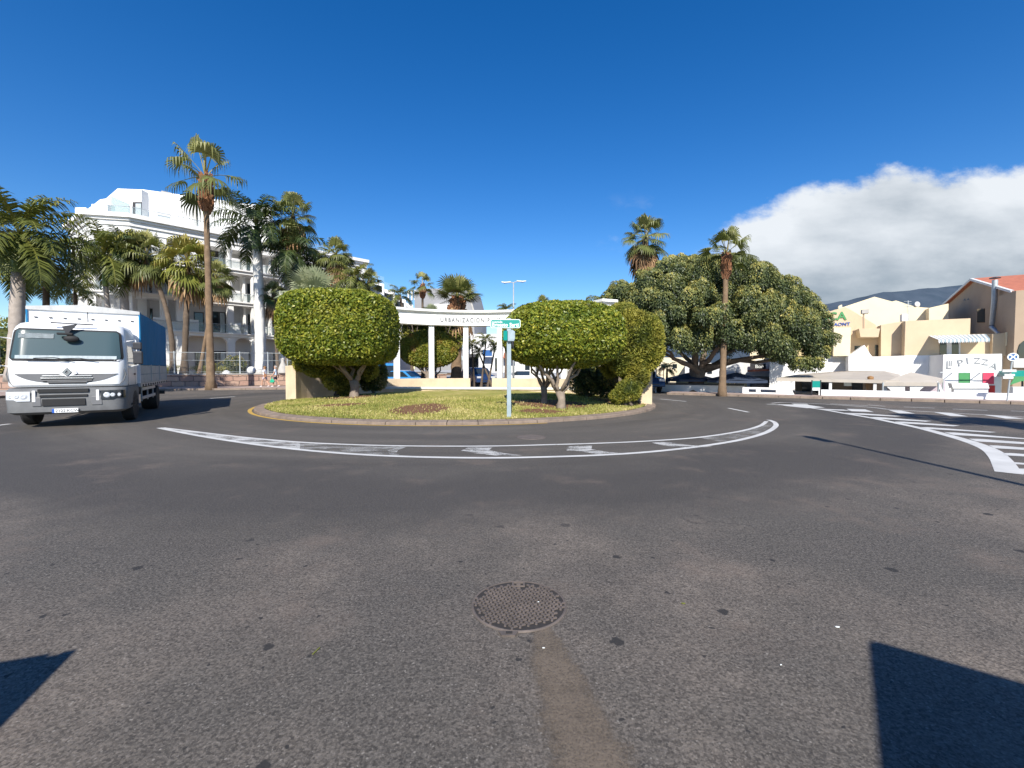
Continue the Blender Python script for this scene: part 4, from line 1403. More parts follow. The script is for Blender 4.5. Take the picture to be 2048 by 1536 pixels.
def fan_frond(mb, c, az, el, lp, rb, rng, nseg=22, droop=0.5, tone=0.5):
    d = az_dir(az, el)
    sag = lp * 0.22 * math.cos(el)
    hub = c + d * lp + Vector((0, 0, -sag))
    mid = c + d * lp * .5 + Vector((0, 0, -sag * .2))
    sd_ = Vector((-math.sin(az), math.cos(az), 0))
    strip(mb, [c, mid, hub], [.09 * rb, .06 * rb, .05 * rb], sd_, min(1, tone + .25))
    strip(mb, [c, mid, hub], [.05 * rb, .04 * rb, .03 * rb], Vector((0, 0, 1)), min(1, tone + .25))
    d2 = (hub - mid).normalized()
    d2 = (d2 + Vector((0, 0, -0.25 * rng.random() * (1 if el < 1.1 else 0.1)))).normalized()
    roll = rng.uniform(-.5, .5)
    s_ = (sd_ - d2 * sd_.dot(d2)).normalized()
    nn = d2.cross(s_); 
    if nn.z < 0: nn = -nn
    s_, nn = s_ * math.cos(roll) + nn * math.sin(roll), nn * math.cos(roll) - s_ * math.sin(roll)
    span = R(rng.uniform(100, 122))
    step = 2 * span / nseg
    for i in range(nseg):
        a = -span + step * (i + .5)
        l = rb * (1 - 0.28 * (abs(a) / span) ** 2) * rng.uniform(.88, 1.05)
        dr = d2 * math.cos(a) + s_ * math.sin(a) - nn * 0.35 * abs(math.sin(a)) * 0.6 + nn * 0.12
        dr.normalize()
        dn = droop * rng.uniform(.6, 1.25)
        p1 = hub + dr * l * .42
        p2 = hub + dr * l * .72 + Vector((0, 0, -l * dn * .12))
        p3 = hub + dr * l * (1 - .22 * dn) + Vector((0, 0, -l * dn * .52))
        sw = (dr.cross(nn)).normalized()
        w_ = l * math.sin(step) * .52
        strip(mb, [hub, p1, p2, p3], [.01, w_ * .95, w_ * .75, w_ * .08], sw, min(1, max(0, tone + rng.uniform(-.13, .13))))


def feather_frond(mb, c, az, el, ln, rng, bend=1.6, npair=34, lf=0.55, tone=.4, plume=0.9):
    pts = [Vector(c)]
    n = 12
    for i in range(n):
        e = el - bend * ((i + .5) / n) ** 1.35
        pts.append(pts[-1] + az_dir(az, e) * ln / n)
    sd_ = Vector((-math.sin(az), math.cos(az), 0))
    strip(mb, pts, [ln * .03 * (1 - i / (n + 2)) + .01 for i in range(n + 1)], sd_, min(1, tone + .3))
    for k_ in range(npair):
        t = 0.16 + 0.84 * (k_ + .5) / npair
        x = t * n
        i = min(n - 1, int(x))
        p = pts[i].lerp(pts[i + 1], x - i)
        dr = (pts[i + 1] - pts[i]).normalized()
        nn = sd_.cross(dr)
        l = lf * ln * .36 * math.sin(PI * min(1, (t * .93 + .1))) ** .6 + .02
        for sg in (-1, 1):
            up_ = rng.uniform(-plume, plume) * .55
            q = (dr * rng.uniform(.35, .6) + sd_ * sg * .85 + nn * up_).normalized()
            p1 = p + q * l * .5 + Vector((0, 0, -l * .08))
            p2 = p + q * l * .88 + Vector((0, 0, -l * .42))
            sw = q.cross(nn).normalized() if abs(q.dot(nn)) < .95 else dr
            wv = l * .105
            strip(mb, [p, p1, p2], [wv * .6, wv, wv * .15], sw, min(1, max(0, tone + rng.uniform(-.16, .16))))


def palm(kind, label, foot, crown, r, seed, m=None, tr=(0.28, 0.2), bark='barkbrown', group='palm trees around the junction', fronds=None, skirt=0.0, name=None, bulb=0.0, shaft=0.0, bend=None, droop=.6, el0=None, curve=0.0, pet=.49):
    flr = .35 if bark in ('barkgrey', 'barkwhite') else .7
    """foot, crown: world points of trunk base and crown centre; r: crown radius"""
    rg = random.Random(seed)
    foot, crown = Vector(foot), Vector(crown)
    nm = name or {'fan': 'fan_palm_tree', 'feather': 'feather_palm_tree'}[kind]
    t = thing(nm, label, 'palm tree', foot, group)
    path, rad = [], []
    n = 24
    H = (crown - foot).length
    for i in range(n + 1):
        u = i / n
        p = foot.lerp(crown, u)
        p.x += curve * math.sin(PI * u)
        path.append(p)
        flare = 1 + flr * math.exp(-u * H / 0.55)
        rad.append((tr[0] + (tr[1] - tr[0]) * u) * flare * rg.uniform(.93, 1.07))
    path[0].z -= 0.1
    if shaft:
        zs = 1 - shaft / H
        keep = [i for i in range(n + 1) if i / n <= zs]
        MB().tube([path[i] for i in keep] + [foot.lerp(crown, zs)], [rad[i] for i in keep] + [tr[1]], 12, True, .5, .03, rg).build('trunk', bark, t, smooth=True)
        a_, b_ = foot.lerp(crown, zs - .002), crown
        MB().tube([a_, a_.lerp(b_, .12), a_.lerp(b_, .5), b_], [tr[1] * 1.1, tr[1] * 1.22, tr[1] * .95, tr[1] * .5], 12).build('crownshaft', 'crownshaft', t, smooth=True)
    else:
        MB().tube(path, rad, 12, True, .5, .05, rg).build('trunk', bark, t, smooth=True)
    if bulb:
        b = MB()
        ax = (crown - foot).normalized()
        for k_ in range(90):
            u = rg.random()
            a = rg.uniform(0, 2 * PI)
            rr_ = tr[1] * (1.0 + bulb * math.sin(PI * u ** .8))
            p = crown + ax * (-(1 - u) * r * .75 - .05) + Vector((math.cos(a), math.sin(a), 0)) * rr_ * .75
            q = p + Vector((math.cos(a) * .5, math.sin(a) * .5, .8)).normalized() * r * .16
            b.tube([p, q], [r * .055, r * .03], 4)
        b.tube([crown - ax * r * .8, crown - ax * r * .45, crown - ax * r * .1], [tr[1] * .9, tr[1] * (1 + bulb * .6), tr[1] * .6], 10)
        b.build('frond_stubs', 'boots', t)
    if skirt:
        s_ = MB()
        for k_ in range(int(46 * skirt)):
            a = rg.uniform(0, 2 * PI)
            fan_frond(s_, crown + Vector((0, 0, -r * rg.uniform(.05, .35 * skirt + .2))), a, R(rg.uniform(-80, -45)), r * rg.uniform(.25, .5), r * rg.uniform(.45, .65), rg, 12, .9, rg.uniform(.1, .9))
        s_.build('dead_frond_skirt', 'deadfrond', t)
    c_ = MB()
    if kind == 'fan':
        N_ = fronds or 34
        for k_ in range(N_):
            u = (k_ + .5) / N_
            el = R((el0 or -35) + (84 - (el0 or -35)) * u + rg.uniform(-8, 8))
            a = k_ * 2.39996 + rg.uniform(-.25, .25)
            tone = 0.30 + 0.42 * u + rg.uniform(-.14, .14)
            fan_frond(c_, crown.copy(), a, el, r * rg.uniform(pet - .08, pet + .08), r * rg.uniform(.94 - pet, 1.06 - pet), rg, 20, droop * rg.uniform(.7, 1.3), tone)
    else:
        N_ = fronds or 17
        for k_ in range(N_):
            u = (k_ + .5) / N_
            el = R((el0 or -5) + (85 - (el0 or -5)) * u + rg.uniform(-6, 6))
            a = k_ * 2.39996 + rg.uniform(-.3, .3)
            feather_frond(c_, crown.copy(), a, el, r * rg.uniform(1.05, 1.3), rg, (bend or 1.9) * rg.uniform(.85, 1.15), 46, .62, .25 + .3 * u + rg.uniform(-.12, .12))
    c_.build('crown', m or ('lf_fan' if kind == 'fan' else 'lf_royal'), t)
    return t


def pp(kind, label, fx, cx, cy, rpx, Y, seed, z0=1.0, **kw):
    """palm placed at depth Y from its place in the photograph"""
    f_ = at(fx, 738, Y); f_.z = z0
    c_ = at(cx, cy, Y)
    return palm(kind, label, f_, c_, rpx / FPX * Y, seed, **kw)


pp('fan', 'very tall slender fan palm with a brown bulb, tallest in front of the hotel', 421, 411, 354, 92, 33.6, 101, 0.1, tr=(.26, .17), bulb=.8, fronds=16, pet=.56, droop=1.05, el0=-40)
pp('feather', 'thick royal palm with pale trunk at the far left edge', 28, 40, 470, 118, 24, 102, 1.0, tr=(.34, .27), bark='barkgrey', shaft=2.0, fronds=30, bend=1.5, el0=-45)
pp('feather', 'bushy feather palm just right of the far left royal palm', 92, 92, 525, 76, 27, 103, 1.0, tr=(.2, .16), bark='barkdull', fronds=26, bend=1.6, el0=-50, m='lf_royal')
pp('feather', 'small yellow green feather palm low behind the truck box', 158, 150, 585, 48, 30, 104, 1.0, tr=(.14, .1), bark='barkdull', fronds=14, bend=1.7, m='lf_yellow')
pp('feather', 'green stemmed feather palm rising behind the middle of the truck box', 226, 206, 510, 84, 37, 105, 1.0, tr=(.2, .17), bark='barkgrey', shaft=2.6, fronds=24, bend=1.7, el0=-40)
pp('feather', 'grey trunked palm standing between the green stemmed and leaning palms', 253, 246, 505, 66, 38.5, 106, 1.0, tr=(.34, .3), bark='barkgrey', fronds=24, bend=1.8, el0=-50, m='lf_dark')
pp('fan', 'leaning thin fan palm curving over the hotel fence', 346, 292, 512, 66, 38.3, 107, 1.1, tr=(.2, .16), bark='barkdull', fronds=24, curve=.7, skirt=.2, el0=-60, droop=.8)
pp('fan', 'shaggy fan palm with hanging yellow dead fronds left of the tall slender palm', 368, 376, 525, 66, 39, 108, 1.1, tr=(.24, .2), bark='barkdull', fronds=42, skirt=.3, el0=-80, m='lf_yellow', droop=.8)
pp('fan', 'short fan palm whose crown hides behind the tall slender trunk', 398, 432, 558, 46, 39.5, 109, 1.1, tr=(.14, .12), bark='barkbrown', fronds=28, skirt=.2, el0=-60, droop=.7)
pp('feather', 'royal palm with whitewashed trunk and dark feathery crown before the hotel balconies', 523, 513, 456, 92, 41.3, 110, 1.0, tr=(.52, .36), bark='barkwhite', shaft=2.0, fronds=20, bend=1.9, el0=-12, m='lf_dark')
pp('fan', 'fan palm crown showing above the hotel roof right of the whitewashed palm', 580, 586, 432, 56, 43, 111, 1.0, tr=(.22, .18), bark='barkdull', fronds=24, pet=.55, skirt=.7, droop=.8)
pp('feather', 'dark feather palm hanging in front of the hotel corner above the left clipped tree', 573, 588, 505, 74, 42, 112, 1.0, tr=(.22, .18), bark='barkdull', fronds=24, bend=2.1, el0=-45, m='lf_dark')
pp('fan', 'mid height fan palm directly above the centre of the left clipped tree', 665, 672, 510, 44, 42, 113, 1.0, tr=(.22, .18), bark='barkdull', fronds=30, skirt=1.0, droop=.7)
pp('feather', 'dark arching palm above the right half of the left clipped tree', 712, 708, 560, 52, 40, 114, 1.0, tr=(.2, .16), bark='barkdull', fronds=22, bend=2.0, el0=-35, m='lf_royal')
pp('fan', 'small fan palm at the right end of the palm row above the left clipped tree', 735, 737, 562, 32, 46, 115, 1.0, tr=(.18, .15), bark='barkdull', fronds=22, droop=.6)
pp('feather', 'dark drooping palm behind the left clipped tree beside the hotel wall', 640, 640, 545, 60, 44, 119, 1.0, tr=(.2, .16), bark='barkdull', fronds=24, bend=2.1, el0=-45, m='lf_dark')
pp('fan', 'silvery blue fan palm just above the top left of the left clipped tree', 628, 628, 598, 76, 27, 116, 0.6, tr=(.25, .22), bark='barkdull', fronds=32, m='lf_silver', droop=.35, el0=-5)
pp('fan', 'small dark palm in front of the hotel dark corner beside the whitewashed trunk', 556, 548, 590, 34, 42, 117, 1.0, tr=(.16, .13), bark='barkdull', fronds=24, skirt=.9, droop=.8, m='lf_dark')
pp('feather', 'small palm with bare stalks at the left end of the colonnade beam', 828, 800, 592, 34, 40, 118, .5, tr=(.14, .12), bark='barkdull', fronds=13, bend=2.0, m='lf_royal')
pp('fan', 'distant slim fan palm with dark red bulb before the grey building', 845, 845, 570, 34, 52, 120, 0, tr=(.16, .13), bark='barkdull', fronds=16, pet=.55, bulb=1.6, droop=.7)
pp('fan', 'stout fan palm with a thick shaggy trunk rising behind the lettered beam', 912, 915, 598, 58, 35, 121, 0, tr=(.42, .34), bark='barkbrown', fronds=30, skirt=.9, bulb=1.4, droop=.2, el0=8)
pp('fan', 'tall full crowned fan palm rising left of the huge drooping tree', 1291, 1291, 476, 56, 38, 122, 0, tr=(.3, .26), bark='barkdull', fronds=36, pet=.54, skirt=1.2, droop=.7, el0=-55, m='lf_fan')
pp('fan', 'slim fan palm standing in front of the huge drooping tree', 1445, 1453, 508, 64, 25.8, 123, 0.05, tr=(.18, .14), bark='barkbrown', fronds=19, pet=.56, bulb=.35, droop=.8, el0=-25)
pp('feather', 'tiny palm under the left side of the huge drooping tree', 1334, 1334, 738, 22, 40, 124, 0, tr=(.1, .08), bark='barkdull', fronds=14, m='lf_yellow')
pp('fan', 'palm tips showing over the top left of the right clipped tree', 1085, 1085, 608, 22, 48, 125, 0, tr=(.2, .18), bark='barkdull', fronds=24, droop=.4)
pp('feather', 'distant palm tips over the street sign', 1012, 1012, 622, 26, 46, 126, 0, tr=(.14, .12), bark='barkdull', fronds=16, m='lf_royal')
# slender palm clump seen between the columns
for k_, (fx, cx, cy, rp) in enumerate(((948, 944, 690, 22), (962, 972, 682, 24), (975, 990, 694, 20), (985, 958, 706, 18))):
    pp('feather', ['thin clump palm leaning left between the third column and the gap', 'tallest thin clump palm in the gap of the colonnade', 'thin clump palm beside the fourth column', 'short thin clump palm low in the gap of the colonnade'][k_],
       fx, cx, cy, rp, 33, 130 + k_, 0.2, tr=(.07, .05), bark='barkdull', fronds=13, bend=1.9, m='lf_royal', group='slender palms behind the colonnade')
# agave like plants along the top of the wall behind
pp('fan', 'spiky pale yucca showing above the lettered beam', 862, 862, 628, 24, 32, 140, 0.3, tr=(.12, .12), bark='barkdull', fronds=20, m='lf_silver', droop=.1, el0=10)
hx0, hx1 = at(800, 625, 33), at(905, 632, 33)
bush('hedge', 'tall dark hedge with a yellowish top rising behind the lettered beam', 'hedge', ((hx0.x + hx1.x) / 2, 34, 0),
     [(hx0.x + (hx1.x - hx0.x) * i / 6, 33.6, 5.45, .6, .5, .42) for i in range(7)] + [(hx0.x + (hx1.x - hx0.x) * (i + .5) / 5 , 34.6, z_, 1.0, .7, 1.0) for i in range(5) for z_ in (3.9, 4.7)],
     'lf_bush', 26, 16000, .2, stem=True)
hl_ = at(-20, 738, 36)
bush('hedge', 'dark leafy hedge behind the far left royal palm and the truck', 'hedge', (hl_.x, 36, 0.9),
     [(hl_.x + dx, 36 + abs(dx) * .25, 2.4 + .5 * math.sin(dx), 2.2, 1.2, 1.9) for dx in (-16, -12.5, -9, -6, -3, 0, 2.6)], 'lf_dark', 27, 16000, .26, stem=True)
bush('distant_trees', 'distant trees beyond the left end of the hotel garden', 'trees', (hl_.x - 22, 60, 0),
     [(hl_.x - 40 + 6 * i, 62, 3.0 + (i % 3), 4.5, 3, 3.6) for i in range(6)], 'lf_bush', 28, 9000, .6, stem=True)
# ================================================================== LEFT SIDE: wall, fence, garden, hotel
WL = Frame(at(210, 738, 35.6), at(700, 738, 41.2) - at(210, 738, 35.6))
wa = lambda px, b=0: WL.hit(px, 738, b)[0]
sw = MB().fbox(WL, -8, wa(583) + 14, 0, 0.45, 0, 1.12)
one(sw, 'stone_wall', 'stonewall', 'low wall of large reddish stone blocks along the hotel garden', 'wall')
one(MB().fbox(WL, -8.05, wa(583) + 14.05, -0.06, 0.5, 1.123, 1.2), 'wall_coping', 'conc', 'thin pale coping on top of the reddish stone wall', 'coping', bevel=0.01)
gd = MB()
gd.sheet([WL.pt(-30, .3, .95), WL.pt(wa(583) + 20, .3, .95), WL.pt(wa(583) + 20, 60, .95), WL.pt(-30, 40, .95)])
struct(gd, 'garden', 'soil')

fe = thing('wire_fence', 'thin grey wire fence with posts on top of the stone wall', 'fence', WL.pt(0, .25, 1.2))
zt0, zt1 = 3.0, 3.0
posts = [wa(x, .25) for x in (250, 349, 415, 480, 536, 575, 620)]
for a in posts:
    MB().tube([WL.pt(a, .25, 1.19), WL.pt(a, .25, 3.12)], .05, 8).build('post', 'steel', fe)
rl_ = MB()
for z_ in (3.02, 2.35, 1.35):
    rl_.tube([WL.pt(posts[0], .25, z_), WL.pt(posts[-1], .25, z_)], .022 if z_ > 3 else .014, 5)
rl_.build('rail', 'steel', fe)
wm = MB()
a = posts[0]
while a < posts[-1]:
    wm.tube([WL.pt(a, .25, 1.2), WL.pt(a, .25, 3.0)], .0045, 3, False)
    a += .11
wm.build('wire_mesh', 'steel', fe)
for i, (px, py, r, lb) in enumerate(((453, 748, .34, 'white garden globe lamp right beside the tall slender palm trunk'), (503, 741, .37, 'larger white garden globe lamp just left of the whitewashed palm trunk'))):
    c = at(px, py, 39.6)
    t = thing('globe_lamp', lb, 'garden lamp', (c.x, c.y, 1.2), 'white globe lamps on the stone wall')
    MB().lathe((0, 0, c.z - 1.2), [(r * math.sin(PI * k_ / 12) + .001, -r * math.cos(PI * k_ / 12)) for k_ in range(13)], 20).build('globe', 'whitepaint', t, local=True, smooth=True)
    MB().lathe((0, 0, 0), [(r * .45, -.01), (r * .4, max(.03, c.z - 1.2 - r * .9))], 14).build('base', 'conc', t, local=True)
c = at(566, 742, 39.6)
pt2 = thing('stone_urn', 'pale tapering garden urn behind the walking man', 'urn', (c.x, c.y, 1.2))
MB().lathe((0, 0, 0), [(.28, 0), (.42, .05), (.42, .25), (.28, .7), (.12, 1.1), (.16, 1.3), (.05, 1.4)], 16).build('body', 'conc', pt2, local=True, smooth='auto')
for i, (px, rr_, lb) in enumerate(((405, .8, 'low fern like plant behind the fence left of the tall slender trunk'), (435, 1.2, 'arching yellow green plant behind the fence right of the tall slender trunk'), (470, 1.0, 'dark shrub behind the fence between the two globe lamps'), (600, 1.1, 'shrub behind the fence near the left clipped tree'), (335, .9, 'yellow green plant behind the fence just right of the truck'))):
    c = at(px, 740, 41)
    if i == 2 or i == 3:
        bush('garden_shrub', lb, 'shrub', (c.x, 41, 1.0), [(c.x, 41, 1.9, rr_, .7, .9)], 'lf_dark', 50 + i, 2500, .2)
    else:
        t = thing('garden_plant', lb, 'plant', (c.x, 41, 1.0))
        m_ = MB(); rg = random.Random(i)
        for k_ in range(18):
            feather_frond(m_, Vector((c.x, 41, 1.1)), k_ * 2.4, R(rg.uniform(35, 80)), rr_ * 1.9, rg, 1.6, 22, .5, .5)
        m_.build('leaves', 'lf_yellow', t)

# ---- hotel
P0, P1, P2 = (-43.1, 43.4), (-37.6, 39.6), (-34.6, 40.3)
P3 = (-18.8, 57.1)
P4 = (-20.5, 88.0)
ZC = 15.3
hotel = thing('hotel_building', 'white multi storey hotel with columned balconies and roof terrace behind the palms', 'hotel', (-34, 45, 0))
HF = Frame(P2, (P3[0] - P2[0], P3[1] - P2[1]))
HL = (Vector(P3) - Vector(P2)).length
H1 = Frame(P1, (P2[0] - P1[0], P2[1] - P1[1])); H1L = (Vector(P2) - Vector(P1)).length
H0 = Frame(P0, (P1[0] - P0[0], P1[1] - P0[1])); H0L = (Vector(P1) - Vector(P0)).length
H3 = Frame(P3, (P4[0] - P3[0], P4[1] - P3[1])); H3L = (Vector(P4) - Vector(P3)).length
if np.dot(H3.f, (1, 0)) > 0: H3.f = -H3.f
FL = [1.2, 5.2, 8.55, 11.9, ZC]
RB = 1.9                                          # balcony depth
wl = MB()
wl.fbox(HF, -.6, HL, RB, RB + 9, .9, ZC - .5)
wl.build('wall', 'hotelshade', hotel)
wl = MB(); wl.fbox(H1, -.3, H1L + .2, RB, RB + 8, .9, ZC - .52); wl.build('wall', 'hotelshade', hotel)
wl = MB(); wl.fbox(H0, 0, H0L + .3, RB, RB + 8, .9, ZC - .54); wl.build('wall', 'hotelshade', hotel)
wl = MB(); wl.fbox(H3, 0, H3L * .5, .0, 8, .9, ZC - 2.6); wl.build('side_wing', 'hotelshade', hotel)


def band(z0, z1, d, back=RB, fr=((H0, 0), (H1, 0), (HF, 0))):
    """moulding following the three street faces of the hotel, mitred at the corners"""
    mb = MB()
    for i_, ((F_, L_)) in enumerate(((H0, H0L), (H1, H1L), (HF, HL))):
        mb.fbox(F_, -.02 - (d * .3 if i_ else 0), L_ + d * .3, -d - i_ * .002, back, z0 + i_ * .001, z1 - i_ * .001)
    return mb


band(ZC - .75, ZC - .35, .15).build('cornice', 'white', hotel)
band(ZC - .345, ZC - .12, .32).build('cornice', 'white', hotel)
band(ZC - .115, ZC + .25, .55).build('cornice', 'white', hotel)
band(ZC - 1.3, ZC - .755, .02).build('frieze', 'white', hotel)
for z_ in FL[1:4]:
    band(z_ - .30, z_ - .02, .05).build('balcony_slab', 'white', hotel)
    band(z_ - .018, z_ + .12, .22).build('balcony_edge', 'white', hotel)
roofs = MB(); roofs.fbox(HF, -1, HL, .3, RB + 9, ZC + .1, ZC + .2); roofs.fbox(H1, 0, H1L, .3, RB + 8, ZC + .08, ZC + .18); roofs.fbox(H0, 0, H0L, .3, RB + 8, ZC + .06, ZC + .16)
roofs.build('roof_terrace', 'white', hotel)
# columns
cols_ = [HF.hit(x, 650, .05)[0] for x in (361, 462, 510, 567, 607, 652, 690, 728)]
for a in cols_:
    for (z0, z1, b_) in ((FL[2] + .13, ZC - 1.31, .1), (FL[1] + .125, FL[2] - .31, .1), (.9, FL[1] - .31, .1)):
        c_ = MB()
        p = HF.pt(a, .32, 0)
        if z0 > FL[2] and a == cols_[0]:
            pass
        if z0 < 1:
            c_.fbox(HF, a - .34, a + .34, .02, .66, z0, z1)
        elif z1 > 12:
            c_.lathe((p.x, p.y, 0), [(.36, z0), (.36, z0 + .25), (.30, z0 + .3), (.26, z1 - .4), (.32, z1 - .3), (.38, z1 - .2), (.38, z1)], 18)
        else:
            c_.fbox(HF, a - .28, a + .28, .05, .6, z0, z1)
        c_.build('column', 'white', hotel, smooth='auto' if z1 > 12 else False)
for F_, al in ((H1, (.0, H1L - .3)), (H0, (.2, 2.2, 4.4))):
    for a in al:
        for (z0, z1) in ((.9, FL[1] - .31), (FL[1] + .13, FL[2] - .31), (FL[2] + .13, FL[3] - .31), (FL[3] + .13, ZC - 1.31)):
            MB().fbox(F_, a - .22, a + .3, .03, .5, z0, z1).build('column', 'white', hotel)
for px in (228, 330):
    a = HF.hit(px, 650)[0]
    for (z0, z1) in ((FL[1] + .13, FL[2] - .31), (FL[2] + .13, FL[3] - .31), (FL[3] + .13, ZC - 1.31), (.9, FL[1] - .31)):
        MB().fbox(HF, a - .28, a + .28, .05, .6, z0, z1).build('column', 'white', hotel)
# partition fins inside the balconies
for a in [HF.hit(x, 650, 1)[0] for x in (488, 540, 590, 630)]:
    for i in range(1, 4):
        MB().fbox(HF, a - .1, a + .1, .7, RB - .003, FL[i] + .13, FL[i + 1] - .31).build('partition', 'white', hotel)


def hwin(F_, a0, a1, z0, z1, b=RB, parent=hotel, mull=1):
    fr = MB()
    fr.fbox(F_, a0, a1, b - .05, b - .002, z1 - .07, z1).fbox(F_, a0, a1, b - .05, b - .002, z0, z0 + .07)
    fr.fbox(F_, a0, a0 + .07, b - .05, b - .002, z0 + .07, z1 - .07).fbox(F_, a1 - .07, a1, b - .05, b - .002, z0 + .07, z1 - .07)
    for k_ in range(mull):
        am = a0 + (a1 - a0) * (k_ + 1) / (mull + 1)
        fr.fbox(F_, am - .04, am + .04, b - .05, b - .002, z0 + .07, z1 - .07)
    f_ = fr.build('window', 'frame', parent)
    MB().fbox(F_, a0 + .07, a1 - .07, b - .025, b - .004, z0 + .07, z1 - .07).build('pane', 'glass', f_)
    if mull:
        am = (a0 + a1) / 2
        MB().fbox(F_, am + .1, a1 - .12, b - .032, b - .026, z0 + .1, z1 - .1).build('curtain', 'curtain', f_)


for i, z_ in enumerate(FL[:4]):
    zz = z_ + (.15 if i else 0.0)
    for (x0, x1) in ((424, 452), (496, 506), (545, 560), (585, 603), (640, 650)):
        a0_, a1_ = HF.hit(x0, 650, RB)[0], HF.hit(x1, 650, RB)[0]
        hwin(HF, a0_, a1_, zz + .05, zz + 2.3)
    for (x0, x1) in ((284, 306), (322, 333), (388, 408)):
        a0_, a1_ = HF.hit(x0, 650, RB)[0], HF.hit(x1, 650, RB)[0]
        hwin(HF, a0_, a1_, zz + .05, zz + 2.1, mull=0)
    hwin(H1, .6, 2.4, zz + .05, zz + 2.2)
    hwin(H0, .9, 2.0, zz + .05, zz + 2.2, mull=0); hwin(H0, 2.8, 4.1, zz + .05, zz + 2.2, mull=0)
# glass balustrades and white blocks in front of the balconies
for i in (1, 2, 3):
    bal = MB()
    bal.fbox(HF, .2, HL - .3, -.02, 0.0, FL[i] + .2, FL[i] + .95)
    bal.fbox(H1, .2, H1L - .2, -.02, 0.0, FL[i] + .2, FL[i] + .95)
    g_ = bal.build('balustrade', 'glassgreen', hotel)
    tr_ = MB(); tr_.tube([HF.pt(0, -.01, FL[i] + 1.0), HF.pt(HL, -.01, FL[i] + 1.0)], .03, 6)
    tr_.build('handrail', 'steel', g_)
    for x in (318, 345, 390, 475, 492, 530, 555):
        a_ = HF.hit(x, 650, .2)[0]
        hgt = 1.15 if x in (475, 318, 390) else .9
        MB().fbox(HF, a_ - (.42 if x in (475, 318, 390, 345) else .18), a_ + (.3 if x in (475, 318, 390, 345) else .12), .1, .35, FL[i] + .121, FL[i] + .12 + hgt).build('balcony_block', 'white', hotel)
# arcade heads on the ground floor
allc = sorted([HF.hit(x, 650)[0] for x in (228, 330)] + cols_)
for a0_, a1_ in zip(allc, allc[1:]):
    w_ = a1_ - a0_ - .68
    h_ = MB()
    z1_ = FL[1] - .32; z0_ = z1_ - .75
    for sgn, base_ in ((1, a0_ + .34), (-1, a1_ - .34)):
        loop = [HF.pt(base_, .1, z0_), HF.pt(base_, .1, z1_)]
        rr_ = .75
        for k_ in range(7):
            t = PI / 2 * (1 - k_ / 6)
            loop.append(HF.pt(base_ + sgn * (rr_ - rr_ * math.sin(PI / 2 - t)) if False else base_ + sgn * rr_ * (1 - math.cos(t)), .1, z0_ + rr_ * math.sin(t)))
        h_.prism(loop, HF.pt(0, .5, 0) - HF.pt(0, 0, 0))
    h_.build('arch_head', 'white', hotel)
# penthouse
pz = [HF.hit(x, 420, 3.2) for x in (250, 400, 560)]
ph = MB()
F3 = 3.2
zr0 = at(300, 378, 44).z
a_l = HF.hit(272, 400, F3)[0]
zT = HF.hit(290, 379, F3)[1]; zT2 = HF.hit(478, 406, F3)[1]
q = [at(283, 378.5, 44.2), at(540, 414.5, 48.9)]
zph = at(283, 378.5, 44.2).z
ph.prism([(q[0].x, q[0].y, ZC + .2), (q[1].x, q[1].y, ZC + .2), (q[1].x, q[1].y, zph), (q[0].x, q[0].y, zph)], (-3.2, 7, 0))
ph.build('penthouse', 'white', hotel)
# front-left penthouse facet facing the viewer, its roof edge running down to the left
q = [at(235, 377, 43.6), at(283, 379, 43.6), at(283, 437, 43.6), at(150, 437, 43.6), at(186, 410, 43.6), at(200, 399, 43.6), at(212, 397, 43.6)]
MB().prism(q, (0, 5, 0)).build('penthouse', 'white', hotel)
dr_ = MB().prism([at(265, 404, 43.55), at(283, 404, 43.55), at(283, 434, 43.55), at(265, 434, 43.55)], (0, .04, 0)).build('window', 'frame', hotel)
MB().prism([at(271, 407, 43.5), at(282, 407, 43.5), at(282, 434, 43.5), at(271, 434, 43.5)], (0, .03, 0)).build('pane', 'curtain', dr_)
MB().prism([at(222, 392, 42), at(258, 408, 42), at(259, 432, 42), at(222, 432, 42)], (0, .06, 0)).build('glass_screen', 'screenglass', hotel)
for (x0, x1, y0, Yq) in ((150, 172, 415, 43.0), (183, 215, 408, 41.8)):
    MB().prism([at(x0, y0, Yq), at(x1, y0, Yq), at(x1, 440, Yq), at(x0, 440, Yq)], (0, .8, 0)).build('parapet_block', 'white', hotel)
tg = MB(); tg.fbox(HF, 0, HL - 2, .5, .52, ZC + .25, ZC + 1.1); tg.fbox(H1, .5, H1L, .5, .52, ZC + .25, ZC + 1.1)
g_ = tg.build('balustrade', 'glassgreen', hotel)
tr_ = MB(); tr_.tube([HF.pt(0, .51, ZC + 1.13), HF.pt(HL - 2, .51, ZC + 1.13)], .03, 6); tr_.tube([H1.pt(.5, .51, ZC + 1.13), H1.pt(H1L, .51, ZC + 1.13)], .03, 6)
tr_.build('handrail', 'steel', g_)
a_ = HF.hit(318, 425, .6)[0]
MB().fbox(HF, a_ - .1, a_ + .9, .7, 2.2, ZC + .2, ZC + 1.35).build('parapet_block', 'white', hotel)
a_ = HF.hit(325, 378, F3 + 1)[0]
MB().fbox(HF, a_, a_ + .8, F3 + 1.5, F3 + 2.4, zph - .5, zph + .5).build('roof_vent', 'conc', hotel)
a_ = HF.hit(391, 400, F3)[0]
_p = at(391, 400, 46.0)
MB().box(_p.x - .15, _p.x + .15, _p.y - .1, _p.y + .25, ZC + .2, zph - .05).build('down_pipe', 'conc', hotel)
